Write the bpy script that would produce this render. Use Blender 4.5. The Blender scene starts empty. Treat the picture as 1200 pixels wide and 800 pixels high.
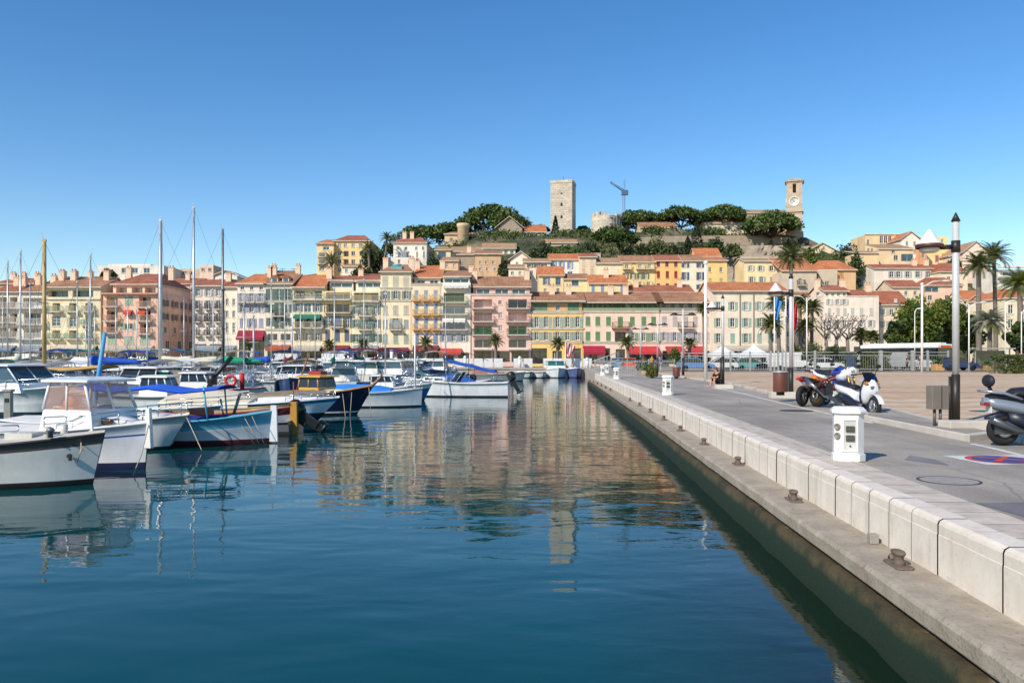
import bpy, math, random
from math import sin, cos, pi, radians
from mathutils import Vector, Matrix, noise
scene = bpy.context.scene
COL = scene.collection
F, CX, HY, EYE = 940.0, 600.0, 418.0, 2.6      # focal length and horizon of the photograph, eye height over the water
WL = -.27                                      # water level
QZ = 1.0                                       # quay level
def rnd(seed): return random.Random(seed)
def at(px, py, Y): return Vector(((px - CX) * Y / F, Y, EYE - (py - HY) * Y / F))
def gp(px, py, z=1.0):
    Y = (EYE - z) * F / (py - HY)
    return Vector(((px - CX) * Y / F, Y, z))
# ---------------------------------------------------------------- materials
MATS = {}
def lin(c):
    return tuple(((x / 12.92) if x <= .04045 else ((x + .055) / 1.055) ** 2.4) for x in c)
def hexc(s): return lin(tuple(int(s[i:i + 2], 16) / 255 for i in (0, 2, 4)))
def nodes(name):
    m = bpy.data.materials.new(name); m.use_nodes = True
    nt = m.node_tree
    return m, nt, nt.nodes['Principled BSDF']
def N(nt, typ, **kw):
    n = nt.nodes.new(typ)
    for k, v in kw.items():
        if k in n.inputs: n.inputs[k].default_value = v
        else: setattr(n, k, v)
    return n
def coord(nt, scale=(1, 1, 1), out='Object', rot=(0, 0, 0)):
    t = nt.nodes.new('ShaderNodeTexCoord'); mp = nt.nodes.new('ShaderNodeMapping')
    mp.inputs['Scale'].default_value = scale; mp.inputs['Rotation'].default_value = rot
    nt.links.new(t.outputs[out], mp.inputs[0]); return mp.outputs[0]
def ramp(nt, fac, stops):
    r = nt.nodes.new('ShaderNodeValToRGB'); e = r.color_ramp.elements
    while len(e) < len(stops): e.new(.5)
    for q, (p, c) in zip(e, stops):
        q.position = p; q.color = (c[0], c[1], c[2], 1) if not isinstance(c, (int, float)) else (c, c, c, 1)
    nt.links.new(fac, r.inputs[0]); return r.outputs[0]
def mix(nt, a, b, fac, mode='MIX'):
    m = nt.nodes.new('ShaderNodeMix'); m.data_type = 'RGBA'; m.blend_type = mode
    for s, x in ((6, a), (7, b), (0, fac)):
        if hasattr(x, 'links'): nt.links.new(x, m.inputs[s])
        elif isinstance(x, (int, float)): m.inputs[s].default_value = x if s == 0 else (x, x, x, 1)
        else: m.inputs[s].default_value = (*x[:3], 1)
    return m.outputs[2]
def bump(nt, b, h, strength=.3, dist=.02):
    n = N(nt, 'ShaderNodeBump', Strength=strength, Distance=dist)
    nt.links.new(h, n.inputs['Height']); nt.links.new(n.outputs[0], b.inputs['Normal'])
def mat(name, col, rough=.6, metal=0, var=.25, scale=2.0, stain=0.0, bmp=0.0, bscale=40, spec=.5, trans=0, alpha=1, coat=0):
    """plain surface: base colour broken up by two noises, optional vertical streaks"""
    if name in MATS: return MATS[name]
    m, nt, b = nodes(name)
    c = hexc(col) if isinstance(col, str) else col
    co = coord(nt)
    n1 = N(nt, 'ShaderNodeTexNoise', Scale=scale, Detail=5.0, Roughness=.65); nt.links.new(co, n1.inputs[0])
    f = ramp(nt, n1.outputs[0], [(.3, 1 - var), (.7, 1 + var * .35)])
    o = mix(nt, c, f, 1.0, 'MULTIPLY')
    if stain:
        co2 = coord(nt, (1.2, 1.2, .12))
        n2 = N(nt, 'ShaderNodeTexNoise', Scale=scale * 1.1, Detail=4.0, Roughness=.7); nt.links.new(co2, n2.inputs[0])
        o = mix(nt, o, tuple(x * .45 for x in c), ramp(nt, n2.outputs[0], [(.52, 0), (.78, stain)]))
    nt.links.new(o, b.inputs['Base Color'])
    b.inputs['Roughness'].default_value = rough; b.inputs['Metallic'].default_value = metal
    b.inputs['Specular IOR Level'].default_value = spec
    if trans: b.inputs['Transmission Weight'].default_value = trans
    if alpha < 1: b.inputs['Alpha'].default_value = alpha
    if coat: b.inputs['Coat Weight'].default_value = coat
    if bmp:
        n3 = N(nt, 'ShaderNodeTexNoise', Scale=bscale, Detail=3.0); nt.links.new(co, n3.inputs[0])
        bump(nt, b, n3.outputs[0], bmp, .02)
    MATS[name] = m; return m
# ---------------------------------------------------------------- mesh builder
class MB:
    def __init__(s): s.v = []; s.f = []; s.m = []; s.s = []
    def add(s, vs, fs, m=0, smooth=False, M=None):
        o = len(s.v)
        s.v += [tuple(M @ Vector(p)) if M else tuple(p) for p in vs]
        for q in fs:
            s.f.append(tuple(o + i for i in q)); s.m.append(m); s.s.append(smooth)
        return s
    def quad(s, a, b, c, d, m=0): return s.add([a, b, c, d], [(0, 1, 2, 3)], m)
    def box(s, x0, x1, y0, y1, z0, z1, m=0, M=None):
        v = [(x, y, z) for z in (z0, z1) for y in (y0, y1) for x in (x0, x1)]
        return s.add(v, [(0, 2, 3, 1), (4, 5, 7, 6), (0, 1, 5, 4), (2, 6, 7, 3), (0, 4, 6, 2), (1, 3, 7, 5)], m, False, M)
    def frust(s, c, a, b, z0, z1, a2, b2, m=0, M=None):   # tapered box about (cx, cy)
        v = [(c[0] + i * p, c[1] + j * q, z) for z, p, q in ((z0, a, b), (z1, a2, b2)) for j in (-1, 1) for i in (-1, 1)]
        return s.add(v, [(0, 2, 3, 1), (4, 5, 7, 6), (0, 1, 5, 4), (2, 6, 7, 3), (0, 4, 6, 2), (1, 3, 7, 5)], m, False, M)
    def loft(s, rings, m=0, smooth=True, closed=True, caps=True, ms=None, M=None):
        n = len(rings[0]); vs = [p for r in rings for p in r]
        o = len(s.v); s.add(vs, [], m, smooth, M)
        k = n if closed else n - 1
        for i in range(len(rings) - 1):
            for j in range(k):
                a, b = o + i * n + j, o + i * n + (j + 1) % n
                s.f.append((a, b, b + n, a + n)); s.m.append(ms[j] if ms else m); s.s.append(smooth)
        if caps and closed:
            s.f.append(tuple(o + j for j in range(n))[::-1]); s.m.append(m); s.s.append(False)
            t = o + (len(rings) - 1) * n
            s.f.append(tuple(t + j for j in range(n))); s.m.append(m); s.s.append(False)
        return s
    def tube(s, pts, r, n=6, m=0, caps=True, M=None):
        pts = [Vector(p) for p in pts]; rings = []
        rs = r if isinstance(r, (list, tuple)) else [r] * len(pts)
        for i, p in enumerate(pts):
            d = (pts[min(i + 1, len(pts) - 1)] - pts[max(i - 1, 0)]).normalized()
            a = d.orthogonal() if abs(d.z) > .95 else Vector((-d.y, d.x, 0))
            a.normalize(); b = d.cross(a)
            rings.append([p + (a * cos(2 * pi * k / n) + b * sin(2 * pi * k / n)) * rs[i] for k in range(n)])
        return s.loft(rings, m, True, True, caps, None, M)
    def cyl(s, c, r, z0, z1, n=16, m=0, r2=None, M=None):
        r2 = r if r2 is None else r2
        return s.loft([[(c[0] + R * cos(2 * pi * k / n), c[1] + R * sin(2 * pi * k / n), z) for k in range(n)] for R, z in ((r, z0), (max(r2, 1e-4), z1))], m, True, True, True, None, M)
    def lathe(s, prof, n=16, m=0, c=(0, 0), M=None):
        return s.loft([[(c[0] + max(r, 1e-4) * cos(2 * pi * k / n), c[1] + max(r, 1e-4) * sin(2 * pi * k / n), z) for k in range(n)] for r, z in prof], m, True, True, True, None, M)
    def ell(s, c, r, n=12, k=8, m=0, M=None):
        return s.loft([[(c[0] + r[0] * sin(pi * i / k) * cos(2 * pi * j / n), c[1] + r[1] * sin(pi * i / k) * sin(2 * pi * j / n), c[2] - r[2] * cos(pi * i / k)) for j in range(n)] for i in range(k + 1)], m, True, True, False, None, M)
    def prism(s, poly, axis, a0, a1, m=0, M=None):   # polygon in the two other axes, extruded along axis
        def P3(p, a): return {'x': (a, p[0], p[1]), 'y': (p[0], a, p[1]), 'z': (p[0], p[1], a)}[axis]
        n = len(poly); v = [P3(p, a0) for p in poly] + [P3(p, a1) for p in poly]
        f = [(j, (j + 1) % n, (j + 1) % n + n, j + n) for j in range(n)] + [tuple(range(n))[::-1], tuple(range(n, 2 * n))]
        return s.add(v, f, m, False, M)
    def mesh(s, name, mats):
        me = bpy.data.meshes.new(name); me.from_pydata(s.v, [], s.f)
        for q in (mats if isinstance(mats, (list, tuple)) else [mats]): me.materials.append(q)
        me.polygons.foreach_set('material_index', s.m); me.polygons.foreach_set('use_smooth', s.s)
        me.update(); return me
    def build(s, name, mats, parent=None, loc=(0, 0, 0), rz=0, **kw):
        return link(name, s.mesh(name, mats), parent, loc, rz, **kw)
def fixn(o):
    import bmesh
    bm = bmesh.new(); bm.from_mesh(o.data); bmesh.ops.recalc_face_normals(bm, faces=bm.faces); bm.to_mesh(o.data); bm.free(); return o
def link(name, me, parent=None, loc=(0, 0, 0), rz=0, rot=None, label=None, cat=None, group=None, kind=None):
    o = bpy.data.objects.new(name, me); COL.objects.link(o)
    o.location = loc; o.rotation_euler = rot or (0, 0, rz)
    if parent is not None: o.parent = parent
    return tag(o, label, cat, group, kind)
USED = {}
def tag(o, label=None, cat=None, group=None, kind=None):
    if label:
        if label in USED and not group: print('DUPLICATE LABEL', label)
        USED[label] = 1; o['label'] = label
    if cat: o['category'] = cat
    if group: o['group'] = group
    if kind: o['kind'] = kind
    return o
def empty(name, loc, rz=0, label=None, cat=None, group=None):
    return link(name, None, None, loc, rz, None, label, cat, group)
def copy_thing(o, loc, rz=None, label=None, scale=None):
    def cp(q, par):
        c = q.copy(); COL.objects.link(c)
        if par is not None: c.parent = par
        for ch in q.children: cp(ch, c)
        return c
    c = cp(o, None); c.location = loc
    if rz is not None: c.rotation_euler = (0, 0, rz)
    if label: tag(c, label)
    if scale: c.scale = scale
    return c
def bevel(o, w=.01, seg=2):
    b = o.modifiers.new('bevel', 'BEVEL'); b.width = w; b.segments = seg; b.limit_method = 'ANGLE'; b.angle_limit = radians(40); return o
def interp(pts, t):
    if t <= pts[0][0]: return pts[0][1]
    for (a, b), (c, d) in zip(pts, pts[1:]):
        if t <= c: return b + (d - b) * (t - a) / (c - a)
    return pts[-1][1]
# ---------------------------------------------------------------- camera, sky, sun
cam = bpy.data.objects.new('camera', bpy.data.cameras.new('camera')); COL.objects.link(cam)
cam.location = (0, 0, EYE); cam.rotation_euler = (pi / 2, 0, 0)
cam.data.sensor_width = 36; cam.data.lens = F / 1200 * 36
cam.data.shift_y = (HY - 400) / 1200
cam.data.clip_end = 6000; cam.data.clip_start = .1
scene.camera = cam
scene.view_settings.view_transform = 'Standard'; scene.view_settings.look = 'None'; scene.view_settings.exposure = 0
SUN = Vector((-.66, -.75, 0)).normalized(); EL = radians(37)
w = bpy.data.worlds.new('World'); scene.world = w; w.use_nodes = True
sky = w.node_tree.nodes.new('ShaderNodeTexSky'); sky.sky_type = 'NISHITA'; sky.sun_disc = False
sky.sun_elevation = EL; sky.sun_rotation = math.atan2(SUN.x, SUN.y); sky.altitude = 0
sky.air_density = 1.0; sky.dust_density = .0; sky.ozone_density = 2.0
bg = w.node_tree.nodes['Background']; bg.inputs[1].default_value = .12
gm = w.node_tree.nodes.new('ShaderNodeGamma'); gm.inputs[1].default_value = 1.0
hs_ = w.node_tree.nodes.new('ShaderNodeHueSaturation'); hs_.inputs['Hue'].default_value = .504; hs_.inputs['Saturation'].default_value = 1.33; hs_.inputs['Value'].default_value = 1.32
w.node_tree.links.new(sky.outputs[0], gm.inputs[0]); w.node_tree.links.new(gm.outputs[0], hs_.inputs['Color']); w.node_tree.links.new(hs_.outputs[0], bg.inputs[0])
ld = bpy.data.lights.new('sun', 'SUN'); ld.energy = 5.0; ld.angle = radians(.5); ld.color = (1, .91, .78)
lo = bpy.data.objects.new('sun', ld); COL.objects.link(lo)
lo.rotation_euler = Vector((SUN.x * cos(EL), SUN.y * cos(EL), sin(EL))).to_track_quat('Z', 'Y').to_euler()
scene.cycles.max_bounces = 8; scene.cycles.transparent_max_bounces = 12; scene.cycles.caustics_reflective = False; scene.cycles.caustics_refractive = False
# ---------------------------------------------------------------- water
def water_mat():
    m, nt, b = nodes('harbour_water')
    b.inputs['Base Color'].default_value = (.0, .043, .056, 1); b.inputs['Roughness'].default_value = .015
    b.inputs['IOR'].default_value = 1.33
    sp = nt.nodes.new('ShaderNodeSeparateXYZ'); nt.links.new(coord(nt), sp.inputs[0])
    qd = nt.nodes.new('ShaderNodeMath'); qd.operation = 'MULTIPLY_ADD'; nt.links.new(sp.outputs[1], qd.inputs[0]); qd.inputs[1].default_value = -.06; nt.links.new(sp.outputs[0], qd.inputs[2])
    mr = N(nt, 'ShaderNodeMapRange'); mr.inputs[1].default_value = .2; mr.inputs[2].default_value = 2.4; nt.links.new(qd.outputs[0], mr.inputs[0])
    nt.links.new(mix(nt, (.0, .050, .054), (.005, .017, .009), mr.outputs[0]), b.inputs['Base Color'])   # dark green along the quay: its reflection put into the water colour
    co = coord(nt, (.55, 1, 1))
    big = N(nt, 'ShaderNodeTexNoise', Scale=.85, Detail=2.0, Roughness=.5, Distortion=.3); nt.links.new(co, big.inputs[0])
    fine = N(nt, 'ShaderNodeTexNoise', Scale=4.5, Detail=3.0, Roughness=.55, Distortion=.4); nt.links.new(co, fine.inputs[0])
    swell = N(nt, 'ShaderNodeTexNoise', Scale=.09, Detail=1.0); nt.links.new(co, swell.inputs[0])
    gust = ramp(nt, swell.outputs[0], [(.36, .25), (.66, 1.0)])
    s = nt.nodes.new('ShaderNodeMath'); s.operation = 'MULTIPLY'; nt.links.new(fine.outputs[0], s.inputs[0]); nt.links.new(gust, s.inputs[1])
    s2 = nt.nodes.new('ShaderNodeMath'); s2.operation = 'MULTIPLY_ADD'; nt.links.new(s.outputs[0], s2.inputs[0]); s2.inputs[1].default_value = .16
    nt.links.new(big.outputs[0], s2.inputs[2])
    bump(nt, b, s2.outputs[0], 1.0, .024)
    return m
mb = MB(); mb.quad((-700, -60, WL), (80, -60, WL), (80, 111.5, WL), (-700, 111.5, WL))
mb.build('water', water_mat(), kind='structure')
# ---------------------------------------------------------------- ground of the town, terrain
def asphalt(name, base, tint=1.0):
    m, nt, b = nodes(name); co = coord(nt)
    n1 = N(nt, 'ShaderNodeTexNoise', Scale=.45, Detail=6.0, Roughness=.6); nt.links.new(co, n1.inputs[0])
    n2 = N(nt, 'ShaderNodeTexNoise', Scale=60.0, Detail=2.0); nt.links.new(co, n2.inputs[0])
    c = mix(nt, tuple(x * .78 for x in base), tuple(x * 1.15 for x in base), ramp(nt, n1.outputs[0], [(.35, 0), (.65, 1)]))
    c = mix(nt, c, ramp(nt, n2.outputs[0], [(.3, .72), (.7, 1.2)]), 1.0, 'MULTIPLY')
    co3 = coord(nt, (1, .08, 1)); n3 = N(nt, 'ShaderNodeTexNoise', Scale=1.2, Detail=3.0); nt.links.new(co3, n3.inputs[0])
    c = mix(nt, c, ramp(nt, n3.outputs[0], [(.42, .86), (.6, 1.06)]), 1.0, 'MULTIPLY')
    n4 = N(nt, 'ShaderNodeTexNoise', Scale=1.9, Detail=6.0, Roughness=.75); nt.links.new(co, n4.inputs[0])
    c = mix(nt, c, tuple(x * .55 for x in base), ramp(nt, n4.outputs[0], [(.60, 0), (.76, .6)]))
    vo = N(nt, 'ShaderNodeTexVoronoi', Scale=.38); vo.feature = 'DISTANCE_TO_EDGE'; wob = N(nt, 'ShaderNodeTexNoise', Scale=3.0, Detail=4.0); nt.links.new(co, wob.inputs[0])
    nt.links.new(mix(nt, co, wob.outputs[1], .12), vo.inputs[0]); c = mix(nt, tuple(x * .45 for x in base), c, ramp(nt, vo.outputs[0], [(.002, .35), (.008, 1)]))
    nt.links.new(c, b.inputs['Base Color']); b.inputs['Roughness'].default_value = .85
    bump(nt, b, n2.outputs[0], .35, .004); return m
M_ASPH = asphalt('asphalt', (.37, .322, .265))
M_ASPHD = asphalt('asphalt_dark', (.27, .238, .195))
def plaza_mat():
    m, nt, b = nodes('plaza_paving'); co = coord(nt)
    sep = nt.nodes.new('ShaderNodeSeparateXYZ'); nt.links.new(co, sep.inputs[0])
    dis = N(nt, 'ShaderNodeTexNoise', Scale=.35, Detail=3.0); nt.links.new(co, dis.inputs[0])
    a = nt.nodes.new('ShaderNodeMath'); a.operation = 'MULTIPLY_ADD'; nt.links.new(dis.outputs[0], a.inputs[0]); a.inputs[1].default_value = .8
    nt.links.new(sep.outputs[1], a.inputs[2])
    tex = nt.nodes.new('ShaderNodeTexNoise'); tex.noise_dimensions = '1D'; tex.inputs['Scale'].default_value = .42; tex.inputs['Detail'].default_value = 3
    nt.links.new(a.outputs[0], tex.inputs['W'])
    c = ramp(nt, tex.outputs[0], [(.36, (.56, .345, .20)), (.47, (.64, .43, .26)), (.53, (.70, .56, .38)), (.66, (.60, .39, .235))])
    br = N(nt, 'ShaderNodeTexBrick', Scale=1.0); br.inputs['Brick Width'].default_value = .6; br.inputs['Row Height'].default_value = .3
    br.inputs['Mortar Size'].default_value = .012; br.inputs['Color1'].default_value = (1, 1, 1, 1); br.inputs['Color2'].default_value = (.86, .86, .86, 1); br.inputs['Mortar'].default_value = (.6, .6, .6, 1)
    nt.links.new(co, br.inputs[0])
    c = mix(nt, c, br.outputs[0], .8, 'MULTIPLY')
    n2 = N(nt, 'ShaderNodeTexNoise', Scale=1.7, Detail=5.0); nt.links.new(co, n2.inputs[0])
    c = mix(nt, c, ramp(nt, n2.outputs[0], [(.3, .75), (.7, 1.12)]), 1.0, 'MULTIPLY')
    nt.links.new(c, b.inputs['Base Color']); b.inputs['Roughness'].default_value = .8; return m
def stone_mat(name, c1, c2, scale=1.0, dark=.5, rough=.8, bmp=.25, streak=0):
    if name in MATS: return MATS[name]
    m, nt, b = nodes(name); co = coord(nt)
    n1 = N(nt, 'ShaderNodeTexNoise', Scale=1.6 * scale, Detail=7.0, Roughness=.7); nt.links.new(co, n1.inputs[0])
    n2 = N(nt, 'ShaderNodeTexNoise', Scale=14.0 * scale, Detail=5.0, Roughness=.7); nt.links.new(co, n2.inputs[0])
    c = mix(nt, c1, c2, ramp(nt, n1.outputs[0], [(.35, 0), (.68, 1)]))
    c = mix(nt, c, tuple(x * dark for x in c1), ramp(nt, n2.outputs[0], [(.56, 0), (.8, .8)]))
    if streak:
        n3 = N(nt, 'ShaderNodeTexNoise', Scale=5.0, Detail=6.0, Roughness=.7); nt.links.new(coord(nt, (1, 1, .22)), n3.inputs[0])
        c = mix(nt, c, tuple(x * .55 for x in c1), ramp(nt, n3.outputs[0], [(.52, 0), (.74, streak)]))
    nt.links.new(c, b.inputs['Base Color']); b.inputs['Roughness'].default_value = rough
    bump(nt, b, n2.outputs[0], bmp, .01); MATS[name] = m; return m
M_COPE = stone_mat('coping_stone', (.40, .345, .28), (.52, .46, .385), 1.0, .62)
M_PANEL = stone_mat('wall_panel_stone', (.68, .59, .485), (.80, .715, .61), 1.3, .66, bmp=.18, streak=.5)
M_CONC = stone_mat('kerb_stone', (.50, .45, .38), (.60, .55, .47), 1.5, .7)
def ledge_mat():
    m, nt, b = nodes('quay_ledge_concrete'); co = coord(nt)
    sep = nt.nodes.new('ShaderNodeSeparateXYZ'); nt.links.new(co, sep.inputs[0])
    n1 = N(nt, 'ShaderNodeTexNoise', Scale=2.2, Detail=8.0, Roughness=.7); nt.links.new(co, n1.inputs[0])
    n2 = N(nt, 'ShaderNodeTexNoise', Scale=26.0, Detail=5.0); nt.links.new(co, n2.inputs[0])
    c = mix(nt, (.27, .225, .165), (.43, .37, .285), ramp(nt, n1.outputs[0], [(.33, 0), (.66, 1)]))
    c = mix(nt, c, (.13, .105, .075), ramp(nt, n2.outputs[0], [(.58, 0), (.78, .8)]))
    nz = nt.nodes.new('ShaderNodeMath'); nz.operation = 'MULTIPLY_ADD'; nt.links.new(n1.outputs[0], nz.inputs[0]); nz.inputs[1].default_value = .12; nt.links.new(sep.outputs[2], nz.inputs[2])
    g = ramp(nt, nz.outputs[0], [(.08, (.10, .16, .09)), (.17, (.05, .045, .016)), (.265, (.17, .13, .065)), (.30, (1, 1, 1))])
    c = mix(nt, c, g, 1.0, 'MULTIPLY')
    k = ramp(nt, nz.outputs[0], [(.14, 1), (.29, 0)])
    c = mix(nt, c, mix(nt, (.009, .024, .010), mix(nt, (.018, .024, .007), (.12, .09, .03), ramp(nt, n1.outputs[0], [(.4, 0), (.62, 1)])), ramp(nt, nz.outputs[0], [(.10, 0), (.20, 1)])), k)
    nt.links.new(c, b.inputs['Base Color']); b.inputs['Roughness'].default_value = .75
    bump(nt, b, n2.outputs[0], .6, .015); return m
def wx(Y): return 3.73 + .06 * Y if Y < 30 else 5.53 + .052 * (Y - 30)      # face of the quay wall
DIR = Vector((.06, 1, 0)).normalized()
WEND = 77.0
# raised quay wall of stone panels with a chamfered top edge; each block is a facet of one wall
mw = MB(); mc = MB(); Y = -8.0; r = rnd(3); i = 0
while Y < WEND:
    L = .59; y0, y1 = Y + .009, Y + L - .009; dx = r.uniform(-.006, .006); ch = .055
    prof = [(.30, .36), (0, .36), (0, QZ - .155), (.004, QZ - .15), (.004, QZ - ch), (.016, QZ - .022), (ch, QZ), (.30, QZ)]
    rings = [[(wx(yy) + dx + p[0], yy, p[1] + (.002 if i % 2 else 0)) for p in prof] for yy in (y0, y1)]
    mw.loft(rings, 0, False, True, False); Y += L; i += 1
wall = mw.build('quay_wall', M_PANEL, label='long pale stone panel wall along the right side of the basin', cat='wall'); fixn(wall)
back = MB(); ys = [-8 + k * 2.5 for k in range(35)]; ys[-1] = WEND
back.loft([[(wx(y) + .012, y, .3), (wx(y) + .012, y, QZ - .06), (wx(y) + .06, y, QZ - .009), (wx(y) + .299, y, QZ - .009), (wx(y) + .299, y, .3)] for y in ys], 0, False)
back.build('joint_mortar', mat('dark_joint', '2e2822', .95), wall)
# ledge with fascia slab, dark slot, mossy footing
ml = MB(); Y = -8.0; i = 0
def lx(Y): return wx(Y) - .56 + .02 * noise.noise(Vector((Y * .9, 0, 0)))
while Y < WEND + 2.5:
    L = [4.4, 3.1, 5.2, 3.7][i % 4]; n = 9
    rings = []
    for k in range(n):
        y = Y + .012 + (L - .024) * k / (n - 1); x = lx(y); j = .012 * noise.noise(Vector((y * 3, 4, 0)))
        rings.append([(wx(y) + .1, y, .43), (wx(y) + .1, y, .26), (x + .01, y, .245), (x + j, y, .262), (x + j, y, .39), (x + .03 + j, y, .435 + j * .3), (x + .12, y, .44), (wx(y), y, .442)])
    ml.loft(rings, 0, False); Y += L; i += 1
ledge = ml.build('quay_ledge', ledge_mat(), label='weathered concrete mooring ledge at the foot of the pale panel wall', cat='ledge'); fixn(ledge)
mf = MB(); rings = []
for k in range(260):
    y = -8 + (WEND + 10.3) * k / 259; j = .03 * noise.noise(Vector((y * 1.3, 9, 0)))
    x = lx(y)
    rings.append([(x + .5, y, .2), (x + .06, y, .2), (x - .045 + j, y, .175), (x - .08 + j, y, .06), (x - .12 + j, y, -1.4), (x + .5, y, -1.4)])
mf.loft(rings, 0, True); fixn(mf.build('mossy_footing', ledge.data.materials[0], ledge))
# coping strip, road, kerb islands, plaza
def strip(name, edgeA, edgeB, ys, z, m, zb=None, **kw):
    b = MB(); rr = [[(edgeA(y), y, z if not callable(z) else z(y, 0)), (edgeB(y), y, z if not callable(z) else z(y, 1))] for y in ys]
    b.loft(rr, 0, False, False); o = b.build(name, m, **kw); return fixn(o)
YS = [-8 + k * 2.5 for k in range(50)]
def cope_in(Y): return wx(Y) + .80
def pav():
    m, nt, b = nodes('coping_paving'); co = coord(nt)
    br = N(nt, 'ShaderNodeTexBrick', Scale=1.0); br.inputs['Brick Width'].default_value = 1.4; br.inputs['Row Height'].default_value = .59; br.inputs['Mortar Size'].default_value = .011
    br.inputs['Color1'].default_value = (.60, .52, .42, 1); br.inputs['Color2'].default_value = (.54, .465, .37, 1); br.inputs['Mortar'].default_value = (.17, .145, .115, 1); br.offset = 0.3
    nt.links.new(co, br.inputs[0])
    n2 = N(nt, 'ShaderNodeTexNoise', Scale=3.0, Detail=8.0, Roughness=.75); nt.links.new(co, n2.inputs[0])
    c = mix(nt, br.outputs[0], ramp(nt, n2.outputs[0], [(.3, .68), (.68, 1.18)]), 1.0, 'MULTIPLY')
    nt.links.new(c, b.inputs['Base Color']); b.inputs['Roughness'].default_value = .8
    bump(nt, b, n2.outputs[0], .3, .01); return m
strip('pavement', lambda y: wx(y) + .301, cope_in, [y for y in YS if y < WEND] + [WEND], QZ, pav(), kind='structure')
PLZ = sorted((gp(x, y).y, gp(x, y).x) for x, y in ((1250, 532), (1160, 511), (1092, 498), (1035, 481), (960, 469), (909, 463.2), (854, 450.2), (806, 443.6), (780, 439.5), (765, 436.5)))
def px_(Y): return interp(PLZ, Y) if Y > PLZ[0][0] else PLZ[0][1] + (Y - PLZ[0][0]) * .25
strip('road', cope_in, lambda y: px_(y) + 1.5 if y < 78 else 60, [y for y in YS if y < 110] + [111.2], QZ - .004, M_ASPH, kind='structure')
PY = [-8 + k * 1.2 for k in range(74)]
strip('plaza', lambda y: px_(y) + .2, lambda y: 170, PY, QZ + .10, plaza_mat(), kind='structure')
kb = MB(); r = rnd(9)
for y0, y1 in zip(PY, PY[1:]):
    x0, x1 = px_(y0), px_(y1); m = 1 if (y0 > 28 and r.random() < .35) else 0
    kb.loft([[(x, y, QZ - .02), (x, y, QZ + .085), (x + .02, y, QZ + .105), (x + .2, y, QZ + .106), (x + .2, y, QZ - .02)] for x, y in ((x0, y0 + .006), (x1, y1 - .006))], m, False)
kb.build('kerb', [M_CONC, stone_mat('kerb_stone_pink', (.46, .33, .28), (.54, .42, .36), 1.5, .7)], kind='structure')
sq = MB(); sq.quad((-1500, 111, 1.0), (2500, 111, 1.0), (2500, 4000, 1.0), (-1500, 4000, 1.0))
sq.quad((19, 79, 1.002), (400, 79, 1.002), (400, 111, 1.002), (19, 111, 1.002))
sq.build('ground', M_ASPHD, kind='structure')
sb = MB(); sb.box(-700, 13.5, 111.0, 111.6, -1, .9); sb.box(-700, 13.5, 110.85, 112.4, .9, 1.05)
sb.build('quayside', M_COPE, label='low pale stone quayside at the far end of the basin', cat='quay')

lw = MB(); lw.loft([[(cope_in(y) - .45, y, -1), (cope_in(y) - .45, y, 1.02), (cope_in(y) + .1, y, 1.02), (cope_in(y) + .1, y, -1)] for y in (WEND + .01, 82, 88, 95, 103, 110.8)], 0, False); fixn(lw.build('landing_wall', M_COPE, label='short stone landing wall beyond the end of the pale panel wall', cat='wall'))
# ---------------------------------------------------------------- town: building kit
def tile_mat(name, c1, c2):
    if name in MATS: return MATS[name]
    m, nt, b = nodes(name); co = coord(nt)
    n1 = N(nt, 'ShaderNodeTexNoise', Scale=.6, Detail=6.0, Roughness=.7); nt.links.new(co, n1.inputs[0])
    n2 = N(nt, 'ShaderNodeTexNoise', Scale=5.0, Detail=3.0); nt.links.new(co, n2.inputs[0])
    c = mix(nt, hexc(c1), hexc(c2), ramp(nt, n1.outputs[0], [(.35, 0), (.65, 1)]))
    c = mix(nt, c, ramp(nt, n2.outputs[0], [(.3, .6), (.7, 1.2)]), 1.0, 'MULTIPLY')
    wv = N(nt, 'ShaderNodeTexWave', Scale=1.3, Distortion=.6); wv.bands_direction = 'X'; nt.links.new(co, wv.inputs[0])
    c = mix(nt, c, ramp(nt, wv.outputs[0], [(.2, .72), (.7, 1.1)]), 1.0, 'MULTIPLY')
    nt.links.new(c, b.inputs['Base Color']); b.inputs['Roughness'].default_value = .85
    bump(nt, b, wv.outputs[0], .6, .06); MATS[name] = m; return m
T_OR = tile_mat('roof_tiles_orange', 'bc6a40', 'd68c5a'); T_RED = tile_mat('roof_tiles_red', '9c5840', 'ba7656'); T_BR = tile_mat('roof_tiles_brown', '9c6a4c', 'b98c6a'); T_TAN = tile_mat('roof_tiles_tan', 'a88464', 'c09a76')
TILE = {'o': T_OR, 'r': T_RED, 'b': T_BR, 't': T_TAN}
def lift(c, a, t=(1, 1, 1)):
    v = [min(1, (1 - (1 - int(c[i:i + 2], 16) / 255) * a) * t[i // 2]) for i in (0, 2, 4)]; g = sum(v) / 3
    return lin(tuple(min(.97, max(0, g + (x - g) * 1.15)) for x in v))
def plaster(c): return mat('plaster_' + c, lift(c, .63, (1.025, 1.0, .965)), .9, 0, .22, .35, .5, .1, 12)
def paint(c, rough=.55): return mat('paint_' + c, c, rough, 0, .18, 1.5, .15)
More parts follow.
